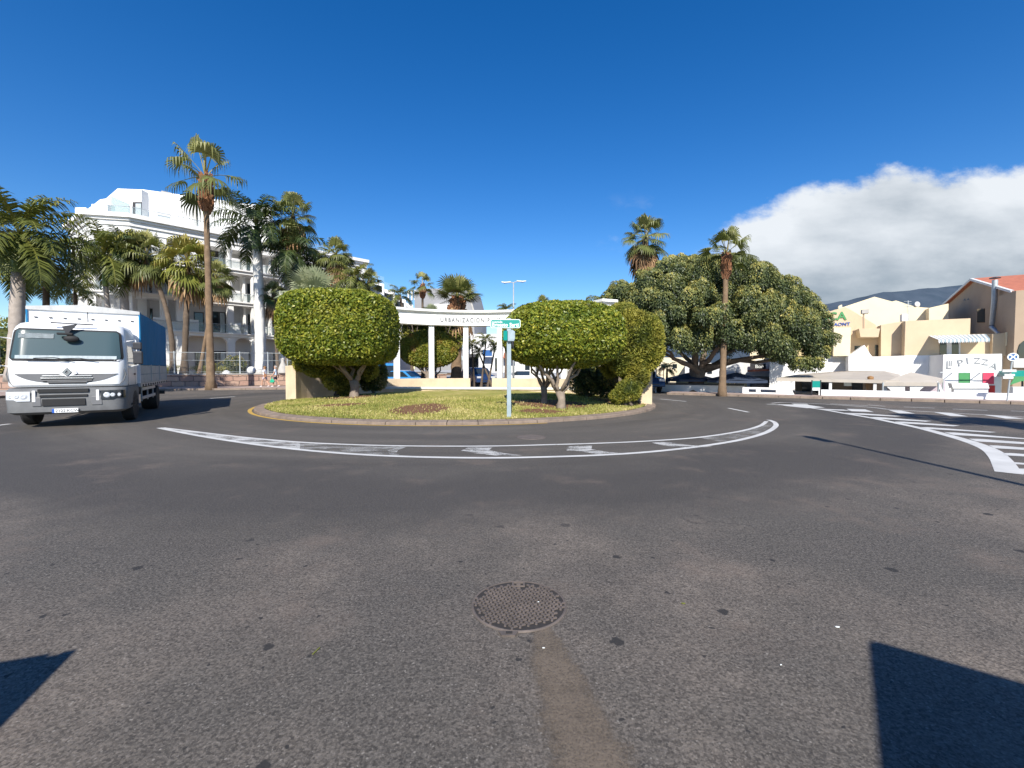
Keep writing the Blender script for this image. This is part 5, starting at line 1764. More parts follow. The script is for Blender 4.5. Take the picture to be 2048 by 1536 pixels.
# stepped far end of the hotel
fw = thing('hotel_wing', 'far white wing of the hotel stepping down towards the colonnade', 'building', at(790, 738, 82))
for i, (x0, x1, yt, Yq) in enumerate(((738, 768, 545, 76), (766, 790, 563, 79), (788, 812, 579, 82), (808, 826, 590, 85))):
    MB().prism([at(x0, yt + 14, Yq), at(x1, yt + 14 + (x1 - x0) * .3, Yq), at(x1, 740, Yq), at(x0, 740, Yq)], (-3, 8, 0)).build('wall', 'white', fw)
    MB().prism([at(x0, yt, Yq - .1), at(x1, yt + (x1 - x0) * .3, Yq - .1), at(x1, yt + 13 + (x1 - x0) * .3, Yq - .1), at(x0, yt + 13, Yq - .1)], (0, .08, 0)).build('balcony_glass', 'glassgreen', fw)
    f_ = MB().prism([at(x0 + 3, yt + 22, Yq - .06), at(x1 - 4, yt + 27, Yq - .06), at(x1 - 4, yt + 40, Yq - .06), at(x0 + 3, yt + 38, Yq - .06)], (0, .05, 0)).build('window', 'glass', fw)
for x in (815, 822, 828):
    MB().prism([at(x, 580, 84), at(x + 3, 580, 84), at(x + 3, 600, 84), at(x, 600, 84)], (0, .5, 0)).build('parapet_post', 'offwhite', fw)
# grey building behind the stout palm
gb = thing('grey_building', 'dark grey walled building with slanting right edge behind the stout palm', 'building', at(880, 738, 72))
MB().prism([at(829, 592, 70), at(833, 577, 70), at(935, 577, 70), at(948, 626, 70), at(950, 740, 70), at(829, 740, 70)], (1.5, 8, 0)).build('wall', 'greywall', gb)
MB().prism([at(868, 608, 69.4), at(930, 608, 69.4), at(934, 640, 69.4), at(868, 640, 69.4)], (0, .55, 0)).build('white_annex', 'white', gb)
MB().prism([at(933, 577, 69.9), at(936, 577, 69.9), at(950, 626, 69.9), at(947, 626, 69.9)], (0, .3, 0)).build('roof_edge', 'conc', gb)

# ================================================================== CENTRE BACKGROUND
sh = thing('shop_building', 'pale shop front with dark awnings far behind the colonnade', 'building', at(960, 738, 68))
MB().prism([at(930, 668, 68), at(1180, 668, 68), at(1180, 745, 68), at(930, 745, 68)], (0, 6, 0)).build('wall', 'offwhite', sh)
MB().prism([at(937, 708, 66), at(955, 708, 66), at(955, 713, 66), at(937, 715, 66)], (0, 2, 0)).build('awning', 'darkmetal', sh)
for (x0, x1) in ((938, 956), (990, 1004), (1050, 1080)):
    MB().prism([at(x0, 716, 67.9), at(x1, 716, 67.9), at(x1, 742, 67.9), at(x0, 742, 67.9)], (0, .08, 0)).build('shop_window', 'glass', sh)
MB().prism([at(1008, 706, 66.5), at(1028, 706, 66.5), at(1030, 716, 66.5), at(1006, 716, 66.5)], (0, 1.4, 0)).build('awning', 'roofred', sh)
MB().prism([at(965, 700, 66.5), at(984, 700, 66.5), at(984, 712, 66.5), at(965, 712, 66.5)], (0, .2, 0)).build('blue_banner', 'signblue', sh)
gt = thing('grey_tower_block', 'narrow grey building side seen between the stout palm and the third column', 'building', at(925, 738, 62))
MB().prism([at(919, 655, 62), at(931, 655, 62), at(931, 745, 62), at(919, 745, 62)], (0, 5, 0)).build('wall', 'greywall', gt)
for yy_ in (668, 690, 712):
    MB().prism([at(920, yy_, 61.95), at(930, yy_, 61.95), at(930, yy_ + 9, 61.95), at(920, yy_ + 9, 61.95)], (0, .06, 0)).build('window', 'curtain', gt)


def wheel(name, parent, c, r, w, side):
    """wheel with tyre and rim; axis along local x"""
    ty = MB().lathe(c, [(r * .6, -w / 2), (r * .93, -w / 2), (r, -w * .35), (r, w * .35), (r * .93, w / 2), (r * .6, w / 2)], 28, 'X').build('wheel', 'black', parent, local=True, smooth='auto')
    MB().lathe((c[0] + side * w * .12, c[1], c[2]), [(r * .12, side * w * .38), (r * .15, side * w * .30), (r * .5, side * w * .12), (r * .60, side * w * .30), (r * .62, 0)], 20, 'X').build('rim', 'chrome', ty, local=True, smooth='auto')


def car(name, label, pos, heading, paint_, kind='car', cat='car', group='parked cars and vans', scale=1.0):
    """simple but shaped car; local -y is forward"""
    t = thing(name, label, cat, pos, group, heading)
    if kind == 'car':
        ln, wd, hb, ht_ = 4.2, 1.75, .85, 1.48
        prof = [(-2.1, .35), (-2.08, .62), (-1.95, .78), (-1.05, .93), (-.35, 1.42), (.2, ht_), (.95, 1.44), (1.75, .98), (2.05, .92), (2.1, .5), (2.08, .3)]
        wb = 1.28; glz = (.95, 1.38)
    elif kind == 'suv':
        ln, wd, hb, ht_ = 4.5, 1.85, 1.05, 1.75
        prof = [(-2.25, .4), (-2.22, .8), (-2.05, 1.0), (-1.2, 1.12), (-.6, 1.66), (.0, ht_), (1.7, 1.7), (2.15, 1.12), (2.25, .9), (2.22, .38)]
        wb = 1.35; glz = (1.14, 1.62)
    else:
        ln, wd, hb, ht_ = 5.2, 1.95, 1.2, 2.2
        prof = [(-2.6, .4), (-2.58, .9), (-2.4, 1.12), (-1.9, 1.25), (-1.3, 2.0), (-1.0, 2.14), (-.5, ht_), (2.45, 2.18), (2.58, 2.0), (2.6, .4)]
        wb = 1.6; glz = (1.3, 1.95)
    n_ = len(prof)
    vs, fs = [], []
    for sgn, ins in ((-1, 0), (-1, 1), (1, 1), (1, 0)):
        pass
    lay = [(-.5, 0.06), (-.47, 0.0), (.47, 0.0), (.5, .06)]
    for fx, inset in lay:
        for (y, z) in prof:
            tum = 1 - .13 * max(0, (z - hb) / (ht_ - hb)) if z > hb else 1
            vs.append((fx * wd * tum, y * (1 - inset * .1), z - inset * .25 if z > 1 else z + inset * .3))
    for i in range(3):
        for j in range(n_):
            a_, b_ = i * n_ + j, i * n_ + (j + 1) % n_
            fs.append((a_, b_, b_ + n_, a_ + n_))
    fs += [tuple(range(n_)), tuple(3 * n_ + j for j in range(n_))]
    b = MB(); b.add(vs, fs)
    b.build('body', paint_, t, local=True, smooth='auto', bevel=0.08 if kind == 'suv' else 0.03)
    # glass: windscreen, rear and sides following the cabin
    cab = [p for p in prof if p[1] > glz[0] - .03]
    for sgn in (-1, 1):
        y0 = min(p[0] for p in cab); y1 = max(p[0] for p in cab)
        zt = glz[1]
        tum = 1 - .13 * max(0, (zt - hb) / (ht_ - hb))
        x0, x1 = sgn * wd * .497, sgn * (wd * .5 * tum - .005)
        pf = max(y0 + .25, -9)
        yt0 = pf + (.62 if kind != 'van' else .5); yt1 = y1 - (.75 if kind == 'car' else .35)
        yb1 = y1 - .25
        if kind == 'van': yb1, yt1 = -.2, -.2
        g = MB()
        g.hexa([(x0, pf, glz[0]), (x0, yb1, glz[0]), (x0 - sgn * .05, yb1, glz[0]), (x0 - sgn * .05, pf, glz[0]),
                (x1 + sgn * .012, yt0, zt), (x1 + sgn * .012, yt1, zt), (x1 - sgn * .05, yt1, zt), (x1 - sgn * .05, yt0, zt)])
        g.build('side_window', 'glass', t, local=True)
    for e in (0, 1):
        seq = prof if e == 0 else prof[::-1]
        for (a_, b_) in zip(seq, seq[1:]):
            if a_[1] > hb * .93 and b_[1] - a_[1] > .25:
                u0, u1 = .12, .92
                pa = Vector((0, a_[0] + (b_[0] - a_[0]) * u0, a_[1] + (b_[1] - a_[1]) * u0)); pb = Vector((0, a_[0] + (b_[0] - a_[0]) * u1, a_[1] + (b_[1] - a_[1]) * u1))
                s_ = -1 if e == 0 else 1
                w0, w1 = wd * .43, wd * .38
                g = MB().prism([(-w0, pa.y + s_ * .03, pa.z), (w0, pa.y + s_ * .03, pa.z), (w1, pb.y + s_ * .03, pb.z), (-w1, pb.y + s_ * .03, pb.z)], (0, -s_ * .05, -.02))
                g.build('windscreen' if e == 0 else 'rear_window', 'glass', t, local=True)
                break
    for sx_ in (-1, 1):
        for sy in (-1, 1):
            wheel('wheel', t, (sx_ * (wd / 2 - .08), sy * wb, .33 if kind != 'suv' else .36), .33 if kind != 'suv' else .36, .22, sx_)
        f0 = prof[1][0]
        MB().box(sx_ * wd * .36 - .2, sx_ * wd * .36 + .2, f0 - .03, f0 + .12, .62 if kind == 'car' else .78, .78 if kind == 'car' else .95).build('headlight', 'lens', t, local=True, bevel=.02)
        f1 = prof[-2][0]
        MB().box(sx_ * wd * .40 - .12, sx_ * wd * .40 + .12, f1 - .1, f1 + .03, .75, .95).build('tail_light', 'red', t, local=True, bevel=.02)
    MB().box(-.5, .5, prof[1][0] - .02, prof[1][0] + .1, .42, .60).build('grille', 'darkmetal', t, local=True)
    return t


c = at(955, 757, 41); car('parked_car', 'dark blue high car parked in the gap of the colonnade', (c.x, 41, 0), R(25), 'navypaint', 'suv')
c = at(936, 757, 44); car('parked_car', 'red car half hidden by the third column', (c.x, 46, 0), R(200), 'redpaint')
c = at(812, 745, 37); car('parked_car', 'sky blue car with sloping windscreen behind the first two columns', (c.x, 37, 0), R(70), 'bluepaint')
c = at(768, 745, 44); car('minibus', 'blue and dark windowed minibus behind the left end of the colonnade', (c.x, 45, 0), R(20), 'bluepaint', 'van', 'minibus')
c = at(1060, 750, 46); car('parked_car', 'white car seen low under the right clipped tree', (c.x, 46, 0), R(80), 'whitepaint')
c = G(1328, 790); car('parked_car', 'dark car in the shade beyond the right end wall of the island', (c.x - .3, 31.5, 0), R(8), 'navypaint', 'suv')
c = at(871, 758, 39)
t = thing('marker_post', 'thin white post standing behind the second column', 'post', (c.x, 39, 0))
MB().tube([(c.x, 39, 0), (c.x, 39, 2.1)], .05, 8).build('shaft', 'offwhite', t)
MB().box(c.x - .09, c.x + .09, 38.95, 39.05, 1.5, 1.62).build('bracket', 'offwhite', t)

# double armed street lamp behind
c = at(1027, 565, 45)
lp = thing('street_lamp', 'tall pole with two straight arms rising above the street sign', 'street lamp', (c.x, 45, 0))
MB().tube([(c.x, 45, 0), (c.x, 45, 3), (c.x, 45, c.z)], [.11, .09, .06], 10).build('pole', 'steel', lp, smooth=True)
for s_, x in ((-1, 1003), (1, 1052)):
    e = at(x, 564.5 - (0 if s_ < 0 else 2), 45)
    MB().tube([(c.x, 45, c.z - .02), (e.x - s_ * .8, 45, e.z)], [.05, .04], 6).build('arm', 'steel', lp)
    MB().prism([(e.x - s_ * .95, 44.86, e.z - .03), (e.x - s_ * .3, 44.8, e.z - .09), (e.x, 44.92, e.z - .02), (e.x, 45.08, e.z - .02), (e.x - s_ * .3, 45.2, e.z - .09), (e.x - s_ * .95, 45.14, e.z - .03)], (0, 0, .1)).build('lamp_head', 'offwhite', lp)

# ================================================================== RIGHT SIDE
def fr_box(parent, nm, mk, x0, x1, yt, yb, b, depth, zb=None, **kw):
    a0, z1 = RF.hit(x0, yt, b); a1, _ = RF.hit(x1, yt, b)
    # height from the nearer (right) end unless a list is given
    if isinstance(yt, tuple):
        z1 = RF.hit(x0, yt[0], b)[1]
    z0 = zb if zb is not None else RF.hit((x0 + x1) / 2, yb, b)[1]
    return MB().fbox(RF, a0, a1, b, b + depth, z0, z1).build(nm, mk, parent, **kw)


def fr_poly(parent, nm, mk, pts, b, depth, **kw):
    loop = [RF.pt(*(lambda az: (az[0], b, az[1]))(RF.hit(px, py, b))) for px, py in pts]
    d = RF.pt(0, depth, 0) - RF.pt(0, 0, 0)
    return MB().prism(loop, d).build(nm, mk, parent, **kw)


# low street wall, whole length on the right
a_s = RF.hit(1637, 795, 0)[0]
one(MB().fbox(RF, a_s, 40, .02, .26, 0.0, .44), 'low_wall', 'white', 'long low white wall along the pavement before the restaurants', 'wall', bevel=.01)
# left stretch with openings and ramped end
lw = thing('low_wall', 'low white wall with dark rectangular openings beside the slim palm', 'wall', RF.pt(-3, 0, 0))
A_ = lambda px, b=0: RF.hit(px, 780, b)[0]
zt_ = RF.hit(1520, 779, .1)[1]
for (x0, x1) in ((1485, 1497), (1512, 1521), (1552, 1572)):
    MB().fbox(RF, A_(x0), A_(x1), .03, .28, 0.1, .50).build('pier', 'white', lw)
for (x0, x1) in ((1497, 1512), (1521, 1552)):
    MB().fbox(RF, A_(x0) + .003, A_(x1) - .003, .03, .28, .1, .21).build('lower_rail', 'white', lw)
    MB().fbox(RF, A_(x0) + .003, A_(x1) - .003, .03, .28, .39, .50).build('upper_rail', 'white', lw)
fr_poly(lw, 'ramped_end', 'white', [(1572, 772), (1579, 773), (1592, 794), (1572, 794)], .03, .25)
gw = thing('garden_wall', 'shaded whitish wall with a dark hedge top under the huge drooping tree', 'wall', RF.pt(-8, 2.2, 0))
MB().fbox(RF, A_(1318, 2.2), A_(1488, 2.2), 2.2, 2.45, -.03, .50).build('wall', 'offwhite', gw)
MB().fbox(RF, A_(1318, 2.2), A_(1488, 2.2), 2.15, 2.5, .503, .60).build('coping', 'darkmetal', gw)
ob = thing('orange_wall', 'orange beige terrace wall behind the navy parasols', 'wall', RF.pt(-10, 7, 0))
fr_box(ob, 'wall', 'yellow', 1352, 1494, 757, 0, 7, .3, 0)
fr_box(ob, 'coping', 'cream', 1350, 1496, 755.5, 757, 6.95, .4)


def parasol(label, px, py, r, b, mk='navy', hub=None):
    a, z = RF.hit(px, py, b)
    o = RF.pt(a, b, 0)
    t = thing('parasol', label, 'parasol', (o.x, o.y, -.02), 'navy parasols under the big tree')
    vs = [Vector((0, 0, z + .02))]
    m_ = MB()
    n8 = 8
    for k_ in range(n8):
        t0, t1 = 2 * PI * k_ / n8, 2 * PI * (k_ + 1) / n8
        A0 = Vector((r * math.cos(t0), r * math.sin(t0), z - r * .27)); A1 = Vector((r * math.cos(t1), r * math.sin(t1), z - r * .27))
        m_.add([(0, 0, z), A0, (A0 + A1) / 2 + Vector((0, 0, .05)), A1], [(0, 1, 2), (0, 2, 3)])
        m_.add([A0, A1, A1 - Vector((0, 0, .16)), A0 - Vector((0, 0, .16))], [(0, 1, 2, 3)])
    m_.build('canopy', mk, t, local=True)
    MB().tube([(0, 0, 0), (0, 0, z + .1)], .03, 8).build('pole', 'darkmetal', t, local=True)
    MB().lathe((0, 0, 0), [(.3, 0), (.3, .08), (.05, .12)], 12).build('base', 'conc', t, local=True)


parasol('navy parasol left of the forked trunk of the big tree', 1400 - 20, 744, 1.75, 3.5)
parasol('navy parasol right of the slim palm trunk under the big tree', 1472, 744, 1.9, 2.8)

# pizza house and neighbours
pzz = thing('pizza_building', 'white box fronted shop with grey PIZZA lettering and green and red doors', 'shop', RF.pt(8, 10, -.7))
b_ = 9.0
a0, zt_ = RF.hit(1887, 709, b_); a1, _ = RF.hit(2004, 708, b_)
MB().fbox(RF, a0, a1, b_, b_ + 4.2, -.7, zt_).build('wall', 'white', pzz)


def on(px, py, b=b_):
    a, z = RF.hit(px, py, b)
    return RF.pt(a, b, z)


for (ch, x, y, h, rot) in (('P', 1920, 733, 17, -12), ('I', 1937, 728, 17, -8), ('Z', 1951, 726.5, 15, 2), ('Z', 1966, 729, 15, 8), ('A', 1981, 736, 16, 18)):
    p = on(x - 4, y, b_ - .03)
    xd = Vector((RF.e[0], RF.e[1], 0)); zd = Vector((0, 0, 1))
    c_, s_ = math.cos(R(-rot)), math.sin(R(-rot))
    hh = (on(x, y - h) - on(x, y)).length
    put_text('pizza_letter', ch, hh * 1.1, 'lettersoft', pzz, p, xd * c_ + zd * s_, zd * c_ - xd * s_, extrude=.01)
q0, q1 = on(1893, 738, b_ - .03), on(1893, 720, b_ - .03)
xd = Vector((RF.e[0], RF.e[1], 0))
lg = MB()
for (u0, u1, w0, w1) in ((0, .07, 0, .52), (.075, .24, 0, .08), (.12, .16, .18, .55), (.21, .25, .18, .55)):
    o_ = q0
    dd = Vector((0, 0, 1))
    P_ = [o_ + xd * u0 + dd * w0, o_ + xd * u1 + dd * w0, o_ + xd * u1 + dd * w1, o_ + xd * u0 + dd * w1]
    lg.prism(P_, RF.pt(0, .025, 0) - RF.pt(0, 0, 0))
lg.build('logo_mark', 'lettersoft', pzz)
fr_poly(pzz, 'door', 'pizzagreen', [(1918, 746), (1940, 746), (1940, 790), (1918, 790)], b_ - .04, .036)
fr_poly(pzz, 'shutter', 'pizzared', [(1966, 746), (1988, 746), (1988, 768), (1966, 768)], b_ - .05, .045)
fr_poly(pzz, 'shutter', 'red', [(1978, 771), (1990, 771), (1990, 790), (1978, 790)], b_ - .05, .045)
fr_poly(pzz, 'shutter', 'red', [(1966, 779), (1973, 779), (1973, 790), (1966, 790)], b_ - .045, .04)
fr_poly(pzz, 'door_frame', 'white', [(1940.5, 745), (1945, 745), (1945, 790), (1940.5, 790)], b_ - .07, .065)
pr_ = MB()
p0, p1 = on(1880, 745, b_ - .6), on(2010, 745, b_ - .6)
pr_.tube([p0, p1], .035, 6); pr_.build('awning_pole', 'steel', pzz)
for x in (1906, 1962):
    MB().tube([on(x, 745, b_ - .6), on(x, 744.5, b_)], .03, 6).build('bracket', 'steel', pzz)
# counter in front
ctr = thing('white_counter', 'white sloping counter in front of the green and red doors', 'counter', RF.pt(8, 6, -.7))
fr_poly(ctr, 'counter_top', 'offwhite', [(1903, 766.5), (1976, 766.5), (1979, 777), (1906, 777)], 7.0, .7)
fr_poly(ctr, 'body', 'white', [(1908, 777.3), (1976, 777.3), (1976, 792), (1908, 792)], 7.1, .5)

# middle block with retractable awning
mb_ = thing('terrace_house', 'beige upper storey over white base with striped awning beside the PIZZA front', 'house', RF.pt(6, 12, -.7))
bb = 12.0
a0, zt_ = RF.hit(1811, 642, bb); a1, zt2 = RF.hit(1941, 640, bb)
zw = RF.hit(1830, 711, bb)[1]
MB().fbox(RF, a0, a1, bb, bb + 7, zw + .003, zt_).build('upper_wall', 'beige', mb_)
MB().fbox(RF, a0, RF.hit(2012, 700, bb)[0], bb - .01, bb + 6.9, -.7, zw).build('lower_wall', 'white', mb_)
zt3 = RF.hit(1960, 668, bb)[1]
MB().fbox(RF, a1 + .003, RF.hit(1985, 668, bb)[0], bb, bb + 6, zw + .003, zt3).build('upper_wall', 'beige', mb_)
# recess doors
for (x0, x1) in ((1880, 1893), (1904, 1917)):
    fr_poly(mb_, 'glass_door', 'glass', [(x0, 684), (x1, 684), (x1, 710), (x0, 710)], bb - .06, .055)
fr_poly(mb_, 'door_frame', 'offwhite', [(1893.5, 683), (1903.5, 683), (1903.5, 710), (1893.5, 710)], bb - .07, .065)
fr_poly(mb_, 'door_frame', 'offwhite', [(1917.5, 683), (1921, 683), (1921, 710), (1917.5, 710)], bb - .07, .065)
# awning: two tone stripes, sloping forward
aw0a, aw0z = RF.hit(1858, 672, bb); aw1a, aw1z = RF.hit(1972, 670, bb)
fw0a, fw0z = RF.hit(1877, 680, bb - 1.6); fw1a, fw1z = RF.hit(1980, 679, bb - 1.6)
ns = 26
aws = [MB(), MB()]
for i in range(ns):
    u0, u1 = i / ns, (i + 1) / ns
    A = [RF.pt(aw0a + (aw1a - aw0a) * u, bb - .02, aw0z) for u in (u0, u1)]
    B = [RF.pt(fw0a + (fw1a - fw0a) * u, bb - 1.6, fw0z) for u in (u1, u0)]
    aws[i % 2].prism(A + B, (0, 0, .02))
    Bd = [B[1], B[0], B[0] - Vector((0, 0, .12)), (B[0] + B[1]) / 2 - Vector((0, 0, .24)), B[1] - Vector((0, 0, .12))]
    aws[i % 2].prism(Bd, RF.pt(0, -.015, 0) - RF.pt(0, 0, 0))
aw_ = aws[0].build('striped_awning', 'offwhite', mb_)
aws[1].build('awning_stripes', 'steelblue', aw_)
# AC pole, chimney etc
cream = thing('gabled_building', 'bright cream gable walls with zigzag roofline in front of the mountain', 'building', RF.pt(5, 20, -.7))
fr_poly(cream, 'gable_wall', 'cream', [(1640, 632), (1668, 620), (1690, 613), (1749, 593.5), (1784, 603), (1792, 601), (1832, 614), (1860, 616), (1862, 660), (1862, 735), (1640, 735)], 21, 6)
fr_poly(cream, 'gable_wall', 'cream', [(1858, 616), (1897, 607), (1897, 735), (1858, 735)], 20, 6)
_ = 0 and fr_poly(cream, 'roof_trim', 'offwhite', [(1668, 618.5), (1690, 611.5), (1749, 592), (1784, 601.5), (1784, 603), (1749, 593.5), (1690, 613), (1668, 620)], 20.9, 6.3)
fr_poly(cream, 'chimney', 'cream', [(1677, 612), (1684, 609), (1686, 625), (1677, 625)], 20.5, .9)
# small roof items
sdsh = thing('satellite_dish', 'small white satellite dish on the zigzag roofline', 'satellite dish', on(1836, 616, 21))
p = on(1836, 609, 21) - sdsh.location
MB().lathe(p, [(.001, 0), (.16, .02), (.27, .08), (.28, .08), (.16, .0), (.001, -.02)], 18, 'Y').build('dish', 'offwhite', sdsh, local=True, smooth=True)
MB().tube([p, p + Vector((0, .1, -.5))], .03, 6).build('arm', 'steel', sdsh, local=True)
for i, (x, yb, yt) in enumerate(((1817, 641, 601),)):
    ant = thing('antenna', 'thin roof antenna mast above the beige upper storey', 'antenna', on(x, yb, 14))
    MB().tube([on(x, yb, 14), on(x - 1, yt, 14)], .03, 5).build('mast', 'steel', ant)
    for yy_ in (603, 608, 613):
        MB().tube([on(x - 9, yy_, 14), on(x + 6, yy_, 14)], .018, 4).build('cross_bar', 'steel', ant)
wt = thing('white_tank', 'small white box on the roof edge beside the thin mast', 'tank', on(1809, 641, 13))
fr_poly(wt, 'body', 'white', [(1804, 628), (1816, 628), (1816, 642), (1804, 642)], 13, .6)

# block with balcony and the green lettered wall
lb_ = thing('lettered_building', 'yellow and white building with large green letters behind the big tree', 'building', RF.pt(0, 12, -.7))
bb2 = 12.5
zsp = RF.hit(1640, 713, bb2)[1]
fr_poly(lb_, 'upper_wall', 'yellow', [(1560, 672), (1620, 668), (1668, 656), (1668, 735), (1560, 735)], bb2, 6)
a0, z1 = RF.hit(1668, 656, bb2 - .8); a1, _ = RF.hit(1702, 656, bb2 - .8)
MB().fbox(RF, a0, a1, bb2 - .8, bb2 + 5, zsp, z1).build('projecting_wall', 'cream', lb_)
a2, _ = RF.hit(1540, 700, bb2 - .02)
MB().fbox(RF, a2, a0 - .003, bb2 - .3, bb2 + 5.8, -.7, zsp - .003).build('lower_wall', 'white', lb_)
MB().fbox(RF, a0, a1 - .1, bb2 - .25, bb2 + 5.8, -.7, zsp - .005).build('lower_wall', 'white', lb_)
fr_poly(lb_, 'letter_wall', 'beige', [(1655, 624), (1690, 614), (1702, 620), (1752, 650), (1752, 665), (1655, 665)], bb2 + 3, 1.2)
p = on(1653, 641, bb2 + 2.97); h_ = (on(1662, 623, bb2 + 3) - on(1662, 641, bb2 + 3)).length
put_text('green_letters', 'SCA', h_ * 1.22, 'pizzagreen', lb_, on(1643, 641, bb2 + 2.95), xd, extrude=.03, bold=.02)
put_text('blue_letters', 'AONT', h_ * .5, 'eublue', lb_, on(1668, 652, bb2 + 2.95), xd, extrude=.02)
# balcony house between
bh = thing('balcony_house', 'beige house with projecting balcony box and white front below', 'house', RF.pt(3, 12, -.7))
bb3 = 14.0
fr_poly(bh, 'upper_wall', 'beige', [(1701, 662), (1765, 652), (1765, 735), (1701, 735)], bb3, 5)
sd0 = RF.hit(1811, 650, 12)[0]
fr_poly(bh, 'side_block', 'beige', [(1762, 650), (1791, 645), (1820, 641), (1820, 735), (1762, 735)], 13.0, 5)
fr_poly(bh, 'balcony_box', 'beige', [(1718, 657), (1760, 657), (1757, 674), (1721, 674)], bb3 - 1.8, 1.8)
fr_poly(bh, 'white_front', 'white', [(1697, 713), (1764, 713), (1764, 775), (1697, 775)], 10.5, 3.2)
fr_poly(bh, 'white_side', 'offwhite', [(1764.3, 713), (1812, 711), (1812, 775), (1764.3, 775)], 11.6, 1.2)
fr_poly(bh, 'stair_wall', 'white', [(1697, 712.5), (1729, 690), (1740, 708), (1744, 712.5)], 11.0, 1.2)
fr_poly(bh, 'window', 'glass', [(1709, 692), (1722, 692), (1722, 708), (1709, 708)], bb3 - .05, .045)
fr_poly(bh, 'window', 'glass', [(1750, 690), (1758, 690), (1758, 712), (1750, 712)], bb3 - .05, .045)
ac = thing('air_conditioner', 'grey box unit on a tall brown post beside the green lettered wall', 'air conditioner', on(1728, 655, 13))
fr_poly(ac, 'casing', 'conc', [(1724, 619), (1738, 618), (1738, 626), (1724, 627)], 13, .6)
fr_poly(ac, 'post', 'brown', [(1726, 627), (1729, 627), (1729, 657), (1726, 657)], 13.1, .15)

# tall gable house, its side wall in shade
gh = thing('gable_house', 'tall brown house with steep gable, white roof trim and red roof at the right edge', 'house', RF.pt(12, 14, -.7))
na, nb = None, 13.0
na = RF.hit(2029, 600, nb)[0]


def sd(px, py, a=None):
    a = na if a is None else a
    b, z = RF.side(px, py, a)
    return RF.pt(a, b, z)


loop = [sd(1888, 616), sd(1950, 561.5), sd(2030, 585.5), sd(2030, 735), sd(1888, 735)]
dv = RF.pt(7.0, 0, 0) - RF.pt(0, 0, 0)
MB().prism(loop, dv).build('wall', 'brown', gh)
up_ = Vector((0, 0, .16))
ov = RF.pt(-.25, 0, 0) - RF.pt(0, 0, 0)
for (A, B) in ((loop[0], loop[1]), (loop[1], loop[2])):
    ex = (B - A).normalized() * .3
    MB().prism([A + ov + up_ * .1, B + ov + up_ * .1 + (ex if B is loop[2] else ex * 0), B + ov + up_ * 1.3 + (ex if B is loop[2] else ex * 0), A + ov + up_ * 1.3], dv * 1.05).build('roof', 'roofred', gh)
    MB().prism([A + ov * 1.2 + up_ * .3, B + ov * 1.2 + up_ * .3 + (ex if B is loop[2] else ex * 0), B + ov * 1.2 + up_ * 1.35 + (ex if B is loop[2] else ex * 0), A + ov * 1.2 + up_ * 1.35], RF.pt(.18, 0, 0) - RF.pt(0, 0, 0)).build('roof_trim', 'offwhite', gh)
w_ = [sd(1954, 618, na - .03), sd(1969, 617, na - .03), sd(1969, 645, na - .03), sd(1954, 645, na - .03)]
wf = MB().prism(w_, RF.pt(.026, 0, 0) - RF.pt(0, 0, 0)).build('window', 'glass', gh)
for (x, y) in ((1929, 599), (1936, 598)):
    MB().prism([sd(x - 2.5, y + 2, na - .02), sd(x + 2.5, y + 2, na - .02), sd(x, y - 2, na - .02)], RF.pt(.015, 0, 0) - RF.pt(0, 0, 0)).build('vent_hole', 'darkmetal', gh)
pf = [RF.hit(2031, 585, nb - .3), RF.hit(2040, 587, nb - .3)]
MB().fbox(RF, na - .003, na + .75, nb - .35, nb - .003, RF.hit(2031, 634, nb)[1], RF.hit(2031, 585, nb)[1]).build('corner_pier', 'cream', gh)
# chimney flue up the gable
fl = MB()
fp = [sd(1998, 668, na - .8), sd(1983, 654, na - .3), sd(1984, 650, na - .3), sd(1989, 600, na - .3), sd(1990, 560, na - .3)]
fl.tube(fp, [.13, .14, .15, .16, .16], 12)
flo = fl.build('flue_pipe', 'steel', gh, smooth='auto')
p = sd(1990, 557, na - .3)
MB().lathe(p, [(.3, 0), (.3, .05), (.12, .1)], 14).build('flue_cap', 'darkmetal', flo)
# rightmost annex with arched window
ax_ = thing('annex', 'shaded brown annex with arched window at the far right edge', 'building', RF.pt(14, 10, -.7))
n2 = RF.hit(2030, 640, 10.5)[0]
loop = [RF.pt(n2, 10.5, -.7), RF.pt(n2, 13, -.7), RF.pt(n2, 13, RF.hit(2031, 590, 12.9)[1]), RF.pt(n2, 10.5, RF.hit(2031, 590, 12.9)[1])]
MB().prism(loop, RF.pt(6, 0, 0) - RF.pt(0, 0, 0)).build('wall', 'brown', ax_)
fr_poly(ax_, 'arched_window', 'glass', [(2036, 716), (2036, 700), (2040, 688), (2047, 682), (2054, 680), (2060, 684), (2060, 716)], 10.44, .05)
fr_poly(ax_, 'white_base', 'offwhite', [(2028, 717), (2100, 717), (2100, 735), (2028, 735)], 10.3, .18)
fr_poly(ax_, 'parapet', 'beige', [(1985, 668), (2024, 664), (2024, 712), (1985, 712)], 11.6, .4)
fr_poly(ax_, 'pier', 'cream', [(2012, 664), (2024, 664), (2024, 680), (2012, 692)], 11.5, .09)
gaw = thing('green_awning', 'dark green awning over the shop entrance behind the no stopping sign', 'awning', RF.pt(12, 7, -.7))
fr_poly(gaw, 'canopy', 'signgreen', [(2022, 742), (2110, 740), (2110, 752), (2016, 754)], 7.0, 1.6)
fr_poly(gaw, 'valance', 'pizzagreen', [(2030, 753), (2110, 752), (2110, 768), (2044, 762), (2020, 770)], 6.9, .05)
fr_poly(gaw, 'post', 'darkmetal', [(2044, 756), (2047, 756), (2047, 795), (2044, 795)], 7.2, .1)
fr_poly(gaw, 'bench_box', 'offwhite', [(2026, 774), (2110, 774), (2110, 795), (2026, 795)], 5.5, .6)

